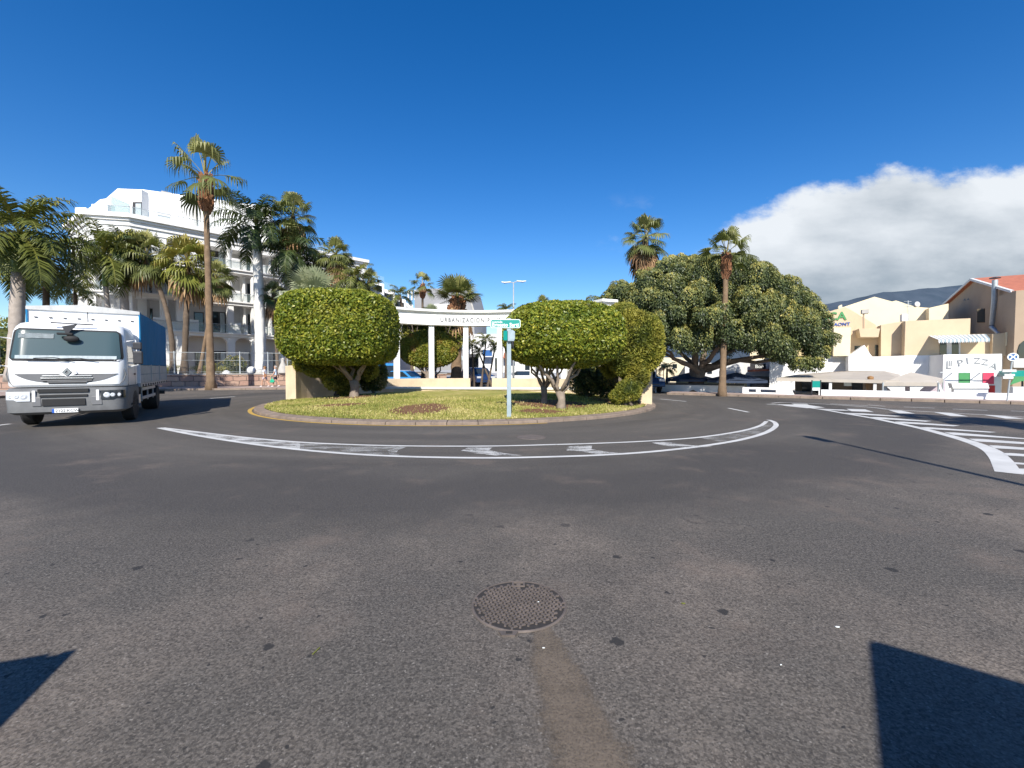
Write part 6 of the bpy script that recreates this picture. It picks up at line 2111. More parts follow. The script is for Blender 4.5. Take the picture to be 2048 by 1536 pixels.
# restaurant canopy and tents
cp = thing('restaurant_canopy', 'long pale canvas canopy on white posts over the dark restaurant terrace', 'canopy', RF.pt(1, 4, -.7))


def q3(pts, b_list):
    out = []
    for (px, py), b in zip(pts, b_list):
        a, z = RF.hit(px, py, b)
        out.append(RF.pt(a, b, z))
    return out


cz0 = q3([(1553, 756), (1800, 761), (1800, 749), (1770, 742), (1690, 742), (1600, 748)], [2.0, 2.0, 7.5, 8.5, 8.5, 8.5])
m_ = MB(); vs = [tuple(v) for v in cz0]
m_.add(vs + [tuple(v - Vector((0, 0, .05))) for v in cz0], [(0, 1, 2, 3, 4, 5), (11, 10, 9, 8, 7, 6)] + [(i, (i + 1) % 6, 6 + (i + 1) % 6, 6 + i) for i in range(6)])
m_.build('canvas_roof', 'canvas', cp)
A0, A1 = cz0[0], cz0[1]
MB().prism([A0, A1, A1 - Vector((0, 0, .18)), A0 - Vector((0, 0, .18))], RF.pt(0, -.03, 0) - RF.pt(0, 0, 0)).build('valance', 'canvas', cp)
for x in (1562, 1583, 1661, 1750, 1772):
    a, z = RF.hit(x, 760, 2.1)
    MB().fbox(RF, a - .07, a + .07, 2.05, 2.2, -.7, z - .1).build('post', 'offwhite', cp)
bk = fr_poly(cp, 'shaded_wall', 'brown', [(1590, 757), (1790, 758), (1790, 800), (1590, 800)], 8.6, .2)
for (x0, x1) in ((1604, 1658), (1704, 1726), (1640, 1650)):
    fr_poly(cp, 'dark_opening', 'glass', [(x0, 762), (x1, 762), (x1, 795), (x0, 795)], 8.5, .06)
fr_poly(cp, 'menu_board', 'signwhite', [(1688, 763), (1703, 763), (1703, 772), (1688, 772)], 3.0, .04)
for (x0, y0) in ((1737, 765), (1745, 775)):
    pass
ch_ = thing('wooden_statue', 'tall tapering wooden carving at the edge of the terrace', 'statue', RF.pt(4, 2.6, -.7))
p = q3([(1742, 792), (1741, 765), (1741, 757)], [2.6] * 3)
MB().tube([p[0] - Vector((0, 0, .5)), p[0], p[1], p[2]], [.1, .14, .26, .12], 10).build('carving', 'wood', ch_, smooth=True)
MB().lathe(p[2] + Vector((0, 0, .05)), [(.02, -.1), (.15, -.05), (.15, .05), (.02, .1)], 10).build('head', 'wood', ch_)

tn = thing('party_tent', 'pale peaked tent with gathered white side curtains', 'tent', RF.pt(6, 3, -.7))
pk, e0, e1, e2, e3 = q3([(1822, 744), (1766, 765), (1877, 765), (1886, 757), (1800, 756)], [3.4, 1.8, 1.8, 5.2, 5.2])
m_ = MB()
for A, B in ((e0, e1), (e1, e2), (e2, e3), (e3, e0)):
    mid = (A + B) / 2
    m_.add([pk, A, mid, B], [(0, 1, 2), (0, 2, 3)])
    m_.add([A, B, B - Vector((0, 0, .2)), A - Vector((0, 0, .2))], [(0, 1, 2, 3)])
m_.build('canvas_roof', 'canvas', tn)
for (pts) in ([(1766, 767), (1810, 767), (1810, 794), (1790, 794), (1780, 779)], [(1820, 767), (1864, 767), (1850, 772), (1840, 780), (1834, 794), (1820, 794)], [(1875, 762), (1878, 766), (1893, 794), (1884, 794), (1880, 780), (1872, 767)]):
    loop = [RF.pt(*(lambda az: (az[0], 1.85, az[1]))(RF.hit(px, py, 1.85))) for px, py in pts]
    MB().prism(loop, RF.pt(0, .08, 0) - RF.pt(0, 0, 0)).build('side_curtain', 'canvaswhite', tn)
for e in (e0, e1, e2, e3):
    MB().tube([e, (e.x, e.y, -.7)], .04, 6).build('post', 'steel', tn)
fr_poly(tn, 'back_panel', 'clothpink', [(1770, 760), (1890, 760), (1890, 798), (1770, 798)], 5.4, .05)

# small green information board
ibp = RF.hit(1635, 793, -.35)
ib = thing('info_board', 'small green and white notice board on two dark legs by the low wall', 'notice board', RF.pt(ibp[0], -.35, .12))
fr_poly(ib, 'panel', 'signgreen', [(1625, 762), (1640.5, 762), (1640.5, 775), (1625, 775)], -.35, .04)
fr_poly(ib, 'lower_panel', 'signwhite', [(1625, 775.3), (1640.5, 775.3), (1640.5, 781), (1625, 781)], -.35, .035)
for x in (1624, 1641.5):
    a, z = RF.hit(x, 762, -.35)
    MB().tube([RF.pt(a, -.33, .12), RF.pt(a, -.33, z + .05)], .035, 6).build('leg', 'darkmetal', ib)
# no stopping sign
nsp = RF.hit(2014, 805, -.9)
ns_ = thing('no_stopping_sign', 'round white and blue no stopping sign on a thin pole with small plates', 'road sign', RF.pt(nsp[0], -.9, .12))
a, zc_ = RF.hit(2020, 714, -.9)
pc = RF.pt(nsp[0] + .12, -.9, zc_)
MB().tube([RF.pt(nsp[0], -.9, .1), pc + Vector((0, 0, .05))], .032, 8).build('pole', 'steel', ns_)
fn = Vector((-RF.f[0], -RF.f[1], 0))
zax = fn; xax = Vector((RF.e[0], RF.e[1], 0)); yax = Vector((0, 0, 1))
M3 = Matrix((xax, yax, zax)).transposed()


def disc(r0, r1, d0, d1, col, nm, par):
    m_ = MB(); m_.lathe((0, 0, 0), [(r0, d0), (r1, d0), (r1, d1), (r0, d1)], 32)
    m_.v = [tuple(M3 @ Vector(v) + pc) for v in m_.v]
    return m_.build(nm, col, par)


R_ = (RF.pt(RF.hit(2032.5, 714, -.9)[0], -.9, 0) - RF.pt(RF.hit(2009.5, 714, -.9)[0], -.9, 0)).length / 2
dsk = disc(.001, R_, .04, .06, 'signwhite', 'sign_disc', ns_)
disc(.001, R_ * .74, .061, .066, 'signblue', 'blue_field', dsk)
for s_ in (-1, 1):
    m_ = MB()
    u = Vector((.7071, s_ * .7071, 0)); v = Vector((-u.y, u.x, 0))
    L0 = R_ * .76; w0 = R_ * .13
    P_ = [M3 @ (u * i + v * j + Vector((0, 0, .068 + .001 * (s_ > 0)))) + pc for i, j in ((-L0, -w0), (L0, -w0), (L0, w0), (-L0, w0))]
    m_.prism(P_, fn * .002)
    m_.build('cross_bar', 'signwhite', dsk)
for (y, x0, x1, h_) in ((741.5, 2005, 2033, 5), (750, 2009, 2030, 4), (755, 2006, 2027, 5)):
    fr_poly(ns_, 'small_plate', 'offwhite', [(x0, y - h_ / 2), (x1, y - h_ / 2), (x1, y + h_ / 2), (x0, y + h_ / 2)], -.98, .03)

# far building under the big tree with a small sign board
fs_ = thing('cafe_building', 'pale cafe front with a dark sign board under the right part of the big tree', 'cafe', RF.pt(-8, 16, 0))
fr_poly(fs_, 'wall', 'offwhite', [(1450, 727), (1560, 715), (1560, 790), (1450, 790)], 15, 4)
fr_poly(fs_, 'upper_wall', 'cream', [(1500, 690), (1565, 690), (1565, 716), (1500, 722)], 15.3, 3.5)
fr_poly(fs_, 'sign_board', 'darkmetal', [(1500, 727), (1532, 727), (1532, 738), (1500, 738)], 14.6, .1)
put_text('sign_letters', 'Bon Tulio', .42, 'signwhite', fs_, on(1510, 736, 14.55), xd, extrude=.01)
fr_poly(fs_, 'awning', 'roofred', [(1495, 740), (1556, 737), (1556, 741), (1495, 744)], 13.2, 1.6)
fr_poly(fs_, 'dark_front', 'darkmetal', [(1500, 752), (1600, 755), (1600, 790), (1500, 790)], 12.8, .2)
fs2 = thing('distant_houses', 'cream and white houses seen through the gap left of the forked trunk', 'houses', RF.pt(-14, 22, 0))
fr_poly(fs2, 'wall', 'cream', [(1310, 715), (1375, 715), (1375, 790), (1310, 790)], 26, 4)
fr_poly(fs2, 'wall', 'offwhite', [(1370, 722), (1450, 728), (1450, 790), (1370, 790)], 24, 4)
for (x, y) in ((1322, 728), (1345, 728), (1390, 738), (1415, 738)):
    fr_poly(fs2, 'window', 'glass', [(x, y), (x + 9, y), (x + 9, y + 9), (x, y + 9)], 23.9, .05)
rfr = thing('railing', 'thin red scaffold like railing beyond the right end wall', 'railing', RF.pt(-10, 6, 0))
rb_ = MB()
for x in (1313, 1320, 1327):
    rb_.tube([on(x, 790, 6), on(x, 735, 6)], .03, 5)
for y in (740, 750, 760):
    rb_.tube([on(1312, y, 6), on(1328, y, 6)], .025, 5)
rb_.build('bars', 'red', rfr)
gl = thing('globe_street_lamp', 'small round white lamp on a short post above the right end wall', 'street lamp', at(1312, 770, 30))
c = at(1312, 727, 30)
MB().lathe(c, [(.18 * math.sin(PI * k_ / 10) + .001, -.18 * math.cos(PI * k_ / 10)) for k_ in range(11)], 16).build('globe', 'whitepaint', gl, smooth=True)
MB().tube([(c.x, c.y, 0), (c.x, c.y, c.z - .15)], .04, 8).build('post', 'offwhite', gl)
# ================================================================== TRUCK
TY = R(32)
# local frame: x = towards its left side (picture right), y = towards its rear, origin at front left picture corner
fc = Vector((-13.3, 11.5, 0)) + Vector((math.cos(TY), math.sin(TY), 0)) * 1.22
tk = thing('delivery_truck', 'white cab delivery truck with blue tarpaulin box turning into the roundabout', 'truck', fc, None, TY)
W = 1.22


def rr_plan(w, y0, y1, rad, n=7):
    """rounded front corners; plan loop (x, y) counter clockwise from rear right"""
    out = [(w, y1)]
    out = []
    out.append((-w, y1))
    for i in range(n + 1):
        t = PI + (PI / 2) * i / n
        out.append((-w + rad + rad * math.cos(t), y0 + rad + rad * math.sin(t)))
    for i in range(n + 1):
        t = 1.5 * PI + (PI / 2) * i / n
        out.append((w - rad + rad * math.cos(t), y0 + rad + rad * math.sin(t)))
    out.append((w, y1))
    return out


lev = [(1.11, W - .02, .05, .30), (1.17, W, .0, .32), (1.78, W, .03, .32), (1.86, W - .01, .05, .30), (2.62, W - .06, .28, .26), (2.76, W - .09, .35, .28), (2.86, W - .14, .47, .30), (2.92, W - .24, .68, .34)]
vs = []
for (z, w_, y0, rd) in lev:
    lp_ = rr_plan(w_, y0, 1.75, rd)
    vs += [(x, y, z) for x, y in lp_]
n_ = len(rr_plan(1, 0, 1, .1))
fs = []
for i in range(len(lev) - 1):
    for j in range(n_):
        a, b = i * n_ + j, i * n_ + (j + 1) % n_
        fs.append((a, b, b + n_, a + n_))
fs += [tuple(range(n_ - 1, -1, -1)), tuple((len(lev) - 1) * n_ + j for j in range(n_))]
cb = MB(); cb.add(vs, fs)
cab = cb.build('cab', 'truckwhite', tk, local=True, smooth='auto')


def front_y(z, w_frac=0):
    for a, b in zip(lev, lev[1:]):
        if a[0] <= z <= b[0]:
            t = (z - a[0]) / (b[0] - a[0])
            return a[2] + (b[2] - a[2]) * t
    return 0


def curved_panel(zs, hw_fn, off, thick, rad=.32, n=22, xs=None, zfn=None):
    """panel wrapping over the cab front between heights; hw_fn(z)-> half width"""
    m_ = MB()
    vs = []
    for lay in (0, 1):
        for z in zs:
            hw = hw_fn(z)
            for k_ in range(n + 1):
                x = -hw + 2 * hw * k_ / n
                e = max(0, abs(x) - (W - rad))
                y = front_y(z) + rad - math.sqrt(max(0, rad * rad - e * e))
                vs.append((x, y - off + lay * thick, z))
    r_ = len(zs); c_ = n + 1
    fs = []
    for i in range(r_ - 1):
        for k_ in range(n):
            a = i * c_ + k_
            fs.append((a, a + 1, a + 1 + c_, a + c_))
            b = a + r_ * c_
            fs.append((b + c_, b + 1 + c_, b + 1, b))
    m_.add(vs, fs)
    return m_


def wsw(z):
    t = (z - 1.82) / (2.71 - 1.82)
    base_ = 1.17 - .08 * t
    c = min(t, 1 - t)
    return base_ - (.10 * (1 - min(1, c / .12)) ** 2)


curved_panel(np.linspace(1.82, 2.71, 14), wsw, .012, .05).build('windscreen_seal', 'black', tk, local=True, smooth=True)
ws = curved_panel(np.linspace(1.88, 2.665, 14), lambda z: wsw(z) - .055, .02, .05).build('windscreen', 'windscreen', tk, local=True, smooth=True)
# dash reflection painted as a pale strip on the glass, sun strip, wipers
curved_panel(np.linspace(1.88, 1.97, 3), lambda z: 1.02, .0245, .004).build('dashboard_reflection', 'curtain', ws, local=True, smooth=True)
m_ = MB().box(-.98, -.30, front_y(2.50) - .045, front_y(2.50) - .041, 2.44, 2.57)
m_.v = [(x, front_y(z) - .036 + (0.004 if i > 3 else 0), z) for i, (x, y, z) in enumerate(m_.v)]
m_.build('document_strip', 'curtain', ws, local=True)
for (x0, x1, z1) in ((-.35, .12, 1.91), (.15, .62, 1.90), (-.5, .0, 1.87)):
    MB().tube([(x1, -.02, 1.83), (x0 + .1, -.035, z1), (x0 - .3, -.01, z1 - .02)], .012, 5).build('wiper', 'black', tk, local=True)
# sun visor and its bracket / roof mirror
MB().tube([(-.35, .22, 2.88), (.5, .25, 2.86)], .018, 6).build('aerial_bar', 'darkmetal', tk, local=True)
MB().prism([(-.12, .15, 2.78), (-.02, .15, 2.52), (.1, .15, 2.58), (.02, .15, 2.62), (.2, .15, 2.86)], (0, .04, 0)).build('roof_bracket', 'darkmetal', tk, local=True)
MB().lathe((.08, .08, 2.44), [(.001, -.04), (.15, -.03), (.165, .0), (.15, .03), (.001, .04)], 18, 'Y', Matrix.Diagonal((1, 1, .55))).build('front_mirror', 'black', tk, local=True, smooth=True)
MB().box(-.2, .12, .02, .14, 2.54, 2.60).build('camera_bracket', 'black', tk, local=True, bevel=.015)


# grille smile
def smile(off, mk, nm, zt, zb, hw, par):
    m_ = MB(); vs = []
    n = 28
    for k_ in range(n + 1):
        u = -1 + 2 * k_ / n
        x = u * hw
        e = max(0, abs(x) - (W - .32))
        y = front_y(1.3) + .32 - math.sqrt(max(0, .32 ** 2 - e * e)) - off
        zlo = zb + (zt - zb) * (abs(u) ** 3.2)
        vs += [(x, y, zt), (x, y, zlo), (x, y + .03, zt), (x, y + .03, zlo)]
    fs = []
    for k_ in range(n):
        a = 4 * k_
        fs += [(a, a + 4, a + 5, a + 1), (a, a + 2, a + 6, a + 4), (a + 1, a + 5, a + 7, a + 3)]
    m_.add(vs, fs)
    return m_.build(nm, mk, par, local=True)


gr = smile(.012, 'truckgrille', 'grille', 1.47, 1.215, 1.04, tk)
for z, hw in ((1.41, .50), (1.35, .53), (1.29, .50), (1.245, .40)):
    MB().box(-hw, hw, -.030, -.008, z - .018, z + .012).build('grille_bar', 'chrome' if z > 1.3 else 'truckgrille', gr, local=True, bevel=.005)
    MB().box(-hw + .02, hw - .02, -.016, -.010, z - .05, z - .02).build('grille_slot', 'black', gr, local=True)
em = MB()
em.prism([(0, -.034, 1.38), (.20, -.034, 1.475), (.16, -.034, 1.56), (-.16, -.034, 1.56), (-.20, -.034, 1.475)], (0, .03, 0))
em.build('badge_plinth', 'truckwhite', tk, local=True)
# diamond emblem
eo = [(0, 1.405), (.085, 1.51), (0, 1.615), (-.085, 1.51)]
ei = [(0, 1.455), (.045, 1.51), (0, 1.565), (-.045, 1.51)]
m_ = MB()
vs = [(x, -.055, z) for x, z in eo] + [(x, -.055, z) for x, z in ei] + [(x, -.03, z) for x, z in eo] + [(x, -.03, z) for x, z in ei]
m_.add(vs, [(i, (i + 1) % 4, 4 + (i + 1) % 4, 4 + i) for i in range(4)] + [(i, (i + 1) % 4, 8 + (i + 1) % 4, 8 + i) for i in range(4)] + [(4 + i, 4 + (i + 1) % 4, 12 + (i + 1) % 4, 12 + i) for i in range(4)])
m_.build('diamond_badge', 'chrome', tk, local=True)
MB().prism([(x * 1.25, -.0365, 1.51 + (z - 1.51) * 1.2) for x, z in eo], (0, .01, 0)).build('badge_surround', 'truckgrey', tk, local=True)
# creases on the cab corners
for s_ in (-1, 1):
    MB().tube([(s_ * (W - .05), .12, 1.62), (s_ * (W - .02), .13, 1.45), (s_ * (W - .06), .1, 1.28), (s_ * (W - .15), .04, 1.16)], [.006, .018, .014, .005], 6).build('air_duct', 'truckgrey', tk, local=True)
# bumper
bm_ = MB(); vs = []
blev = [(.37, W - .12, -.02, .28), (.44, W, -.12, .34), (.78, W + .02, -.14, .36), (1.02, W + .01, -.10, .34), (1.085, W - .03, -.02, .30)]
for (z, w_, y0, rd) in blev:
    vs += [(x, y, z) for x, y in rr_plan(w_, y0, .62, rd)]
fs = []
for i in range(len(blev) - 1):
    for j in range(n_):
        a, b = i * n_ + j, i * n_ + (j + 1) % n_
        fs.append((a, b, b + n_, a + n_))
fs += [tuple(range(n_ - 1, -1, -1)), tuple((len(blev) - 1) * n_ + j for j in range(n_))]
bm_.add(vs, fs)
bp_ = bm_.build('bumper', 'truckgrey', tk, local=True, smooth='auto')
MB().box(-.56, .44, -.15, -.05, .965, 1.06).build('upper_intake', 'black', bp_, local=True)
MB().box(-.52, .42, -.16, -.05, .84, .90).build('middle_intake', 'black', bp_, local=True)
MB().box(-.48, .38, -.16, -.05, .60, .79).build('lower_intake', 'black', bp_, local=True, bevel=.01)
for x in (-.5, .56):
    MB().box(x - .17 if x < 0 else x - .06, x - .0 if x < 0 else x + .16, -.150, -.13, .60, .84).build('step_recess', 'truckgrille', bp_, local=True, bevel=.01)
for s_ in (-1, 1):
    hl = MB()
    pts = []
    for k_ in range(9):
        u = k_ / 8
        x = .70 + .50 * u
        e = max(0, x - (W + .02 - .36))
        y = -.14 + .36 - math.sqrt(max(0, .36 ** 2 - min(e, .355) ** 2))
        pts.append((s_ * x, y))
    vs = []
    for (x, y) in pts:
        vs += [(x, y - .012, 1.0), (x, y - .016, .74 if abs(x) < 1.0 else .78)]
    hl.add(vs, [(2 * i, 2 * i + 1, 2 * i + 3, 2 * i + 2) for i in range(8)])
    ho = hl.build('headlight', 'glass' if s_ > 0 else 'lens', tk, local=True, smooth=True)
    for k_, (u, r0) in enumerate(((2, .075), (4, .055), (6, .05))):
        x, y = pts[u]
        MB().lathe((x, y - .018, .87), [(.001, -.004), (r0 * .6, -.012), (r0, 0.0), (r0, .02)], 14, 'Y').build('lamp_reflector', 'lens', ho, local=True)
    MB().box(*(sorted((s_ * .60, s_ * .665))), -.158, -.12, .72, 1.02).build('lamp_trim', 'truckwhite', tk, local=True, bevel=.008)
MB().lathe((1.16, .13, .90), [(.001, -.02), (.05, -.01), (.05, .03)], 10, 'Y').build('indicator', 'orange', tk, local=True)
np_ = MB().box(-.29, .23, -.172, -.158, .41, .525).build('number_plate', 'platewhite', tk, local=True, bevel=.004)
MB().box(-.29, -.245, -.1745, -.1725, .412, .523).build('blue_band', 'eublue', np_, local=True)
put_text('plate_text', '2122 KCW', .105, 'ink', np_, (-.225, -.1740, .430), (1, 0, 0), local=True, extrude=.001, spacing=.95)
# cab side (picture right): door, window, handle, mirrors
for s_ in (-1, 1):
    X0 = s_ * (W + .004)
    sw_ = MB()
    zt = 2.62
    P_ = [(X0, .42, 1.70), (X0, 1.30, 1.70), (s_ * (W - .062), 1.30, zt), (s_ * (W - .062), .62, zt), (s_ * (W - .03), .46, 2.1)]
    sw_.prism(P_, (-s_ * .03, 0, 0))
    so_ = sw_.build('side_window', 'glass', tk, local=True)
    dl = MB()
    for q in ([(X0, .36, 1.13), (X0, .375, 1.13), (X0, .375, 1.62), (X0, .36, 1.62)], [(X0, 1.38, 1.13), (X0, 1.395, 1.13), (X0, 1.395, 1.75), (X0, 1.38, 1.75)]):
        dl.prism(q, (-s_ * .012, 0, 0))
    dl.build('door_gap', 'darkmetal', tk, local=True)
    MB().box(*sorted((X0, X0 + s_ * .03)), 1.16, 1.32, 1.42, 1.47).build('door_handle', 'darkmetal', tk, local=True, bevel=.01)
    # mirrors on an arm
    mm = MB().tube([(s_ * (W - .03), .45, 2.42), (s_ * (W + .20), .30, 2.46), (s_ * (W + .24), .30, 1.72), (s_ * (W - .0), .42, 1.66)], .018, 6).build('mirror_arm', 'truckwhite', tk, local=True)
    MB().box(*sorted((s_ * (W + .13), s_ * (W + .36))), .26, .36, 1.74, 2.14).build('mirror', 'darkmetal', mm, local=True, bevel=.04)
    MB().box(*sorted((s_ * (W + .13), s_ * (W + .34))), .26, .36, 2.18, 2.40).build('small_mirror', 'darkmetal', mm, local=True, bevel=.03)
    # wheel arch, steps
    MB().box(*sorted((s_ * (W - .30), s_ * (W + .0))), .62, 2.0, .42, 1.105).build('wheel_arch', 'truckgrey', tk, local=True, bevel=.06)
    MB().box(*sorted((s_ * (W - .25), s_ * (W + .012))), .64, .92, .50, .56).build('step', 'black', tk, local=True, bevel=.01)
    wheel('wheel', tk, (s_ * (W - .14), 1.36, .48), .48, .28, s_)
    for dy in (0,):
        wheel('wheel', tk, (s_ * (W - .24), 6.0, .48), .48, .48, s_)
    # side guard
    sg = MB()
    for z in (.62, .92):
        sg.box(*sorted((s_ * (W - .02), s_ * (W + .01))), 2.5, 5.3, z - .05, z + .05)
    for y in (2.7, 3.9, 5.1):
        sg.box(*sorted((s_ * (W - .06), s_ * (W - .022))), y - .03, y + .03, .5, 1.08)
    sg.build('side_guard', 'steel', tk, local=True)
MB().box(-.4, .4, .7, 8.0, .55, .95).build('chassis', 'black', tk, local=True)
MB().box(-1.1, -.45, 2.3, 3.5, .5, .95).build('fuel_tank', 'darkmetal', tk, local=True, bevel=.08)
MB().box(.45, 1.0, 2.5, 3.2, .55, .95).build('battery_box', 'darkmetal', tk, local=True, bevel=.04)
MB().box(-W, W, 7.95, 8.05, .5, .65).build('rear_bar', 'darkmetal', tk, local=True)
# cargo body
Y0, Y1, Z0, Z1 = 1.95, 8.1, 1.13, 3.5
BW = 1.27
fl_ = MB().box(-BW, BW, Y0, Y1, Z0 - .12, Z0).build('load_bed', 'steel', tk, local=True)
m_ = MB()
m_.prism([(-BW, Y0, Z0 + .002), (BW, Y0, Z0 + .002), (BW, Y0, Z1 - .05), (0, Y0, Z1 + .06), (-BW, Y0, Z1 - .05)], (0, .06, 0))
fb_ = m_.build('front_board', 'truckwhite', tk, local=True)
for i in range(8):
    x = -1.1 + 2.2 * i / 7
    MB().box(x - .035, x + .035, Y0 - .03, Y0 - .003, Z1 - .36, Z1 - .33).build('lashing_hook', 'darkmetal', fb_, local=True)
MB().box(.03, .05, Y0 - .008, Y0 - .003, Z1 - .45, Z1 - .1).build('panel_seam', 'darkmetal', fb_, local=True)
m_ = MB()
m_.prism([(-BW - .03, Y0 - .05, Z1 - .13), (BW + .03, Y0 - .05, Z1 - .13), (BW + .03, Y0 - .05, Z1 - .03), (0, Y0 - .05, Z1 + .09), (-BW - .03, Y0 - .05, Z1 - .03)], (0, .045, 0))
m_.build('roof_flap', 'boards', tk, local=True)
# tarpaulin with gentle folds
for s_ in (-1, 1):
    tp = MB(); vs = []
    ny, nz = 60, 14
    rg = random.Random(5)
    for i in range(ny + 1):
        for j in range(nz + 1):
            y = Y0 + .065 + (Y1 - Y0 - .07) * i / ny
            z = 1.74 + (Z1 - .06 - 1.74) * j / nz
            fold = .006 * math.sin(i * .9 + math.sin(j * .4)) * (1 - j / nz * .6) + .012 * math.sin(i * .31 + j * .25) + .006 * math.sin(i * 1.9 + j * .6)
            vs.append((s_ * (BW + .02 + fold), y, z))
    tp.add(vs, [(i * (nz + 1) + j, (i + 1) * (nz + 1) + j, (i + 1) * (nz + 1) + j + 1, i * (nz + 1) + j + 1) for i in range(ny) for j in range(nz)])
    tp.build('tarpaulin', 'tarp', tk, local=True, smooth=True)
    MB().box(*sorted((s_ * (BW - .0), s_ * (BW + .035))), Y0 - .04, Y0 + .10, 2.4, Z1 - .04).build('tarpaulin_edge', 'tarp', tk, local=True)
    for k_ in range(3):
        y0, y1 = Y0 + .07 + k_ * (Y1 - Y0 - .08) / 3, Y0 + .07 + (k_ + 1) * (Y1 - Y0 - .08) / 3
        for z0, z1 in ((1.14, 1.42), (1.43, 1.73)):
            MB().box(*sorted((s_ * (BW - .03), s_ * (BW + .008))), y0 + .03, y1 - .03, z0, z1).build('side_board', 'boards', tk, local=True, bevel=.006)
        MB().box(*sorted((s_ * (BW - .03), s_ * (BW + .03))), y1 - .028, y1 + .028, 1.13, 1.76).build('stake', 'steel', tk, local=True)
    for k_ in range(12):
        y = Y0 + .4 + k_ * .52
        MB().box(*sorted((s_ * (BW + .002), s_ * (BW + .025))), y - .04, y + .04, 1.02, 1.09).build('board_latch', 'darkmetal', tk, local=True)
m_ = MB()
m_.prism([(-BW - .01, Y0 + .062, Z1 - .055), (BW + .01, Y0 + .062, Z1 - .055), (0, Y0 + .062, Z1 + .05)], (0, Y1 - Y0 - .065, 0))
m_.build('tarpaulin_roof', 'tarp', tk, local=True)
MB().box(-BW, BW, Y1 - .05, Y1, Z0 + .002, Z1 - .06).build('rear_curtain', 'tarp', tk, local=True)
# no driver modelled, the windscreen is opaque

# ================================================================== PEOPLE
def skin_mesh(name, nodes, edges, m, parent, root=0, sub=2):
    """one continuous skinned body from joints: nodes {key: (x,y,z,r)}"""
    keys = list(nodes)
    me = bpy.data.meshes.new(name)
    me.from_pydata([nodes[k_][:3] for k_ in keys], [(keys.index(a), keys.index(b)) for a, b in edges], [])
    o = link(name, me, m, parent)
    o.modifiers.new('skin', 'SKIN')
    for i, k_ in enumerate(keys):
        v = me.skin_vertices[0].data[i]
        r = nodes[k_][3]
        v.radius = r if isinstance(r, tuple) else (r, r)
        v.use_root = (i == root)
    s_ = o.modifiers.new('sub', 'SUBSURF'); s_.levels = sub; s_.render_levels = sub
    dg = bpy.context.evaluated_depsgraph_get()
    m2 = bpy.data.meshes.new_from_object(o.evaluated_get(dg))
    m2.name = name
    m2.shade_smooth()
    o.modifiers.clear()
    o.data = m2
    bpy.data.meshes.remove(me)
    if not m2.materials:
        m2.materials.append(M[m])
    return o


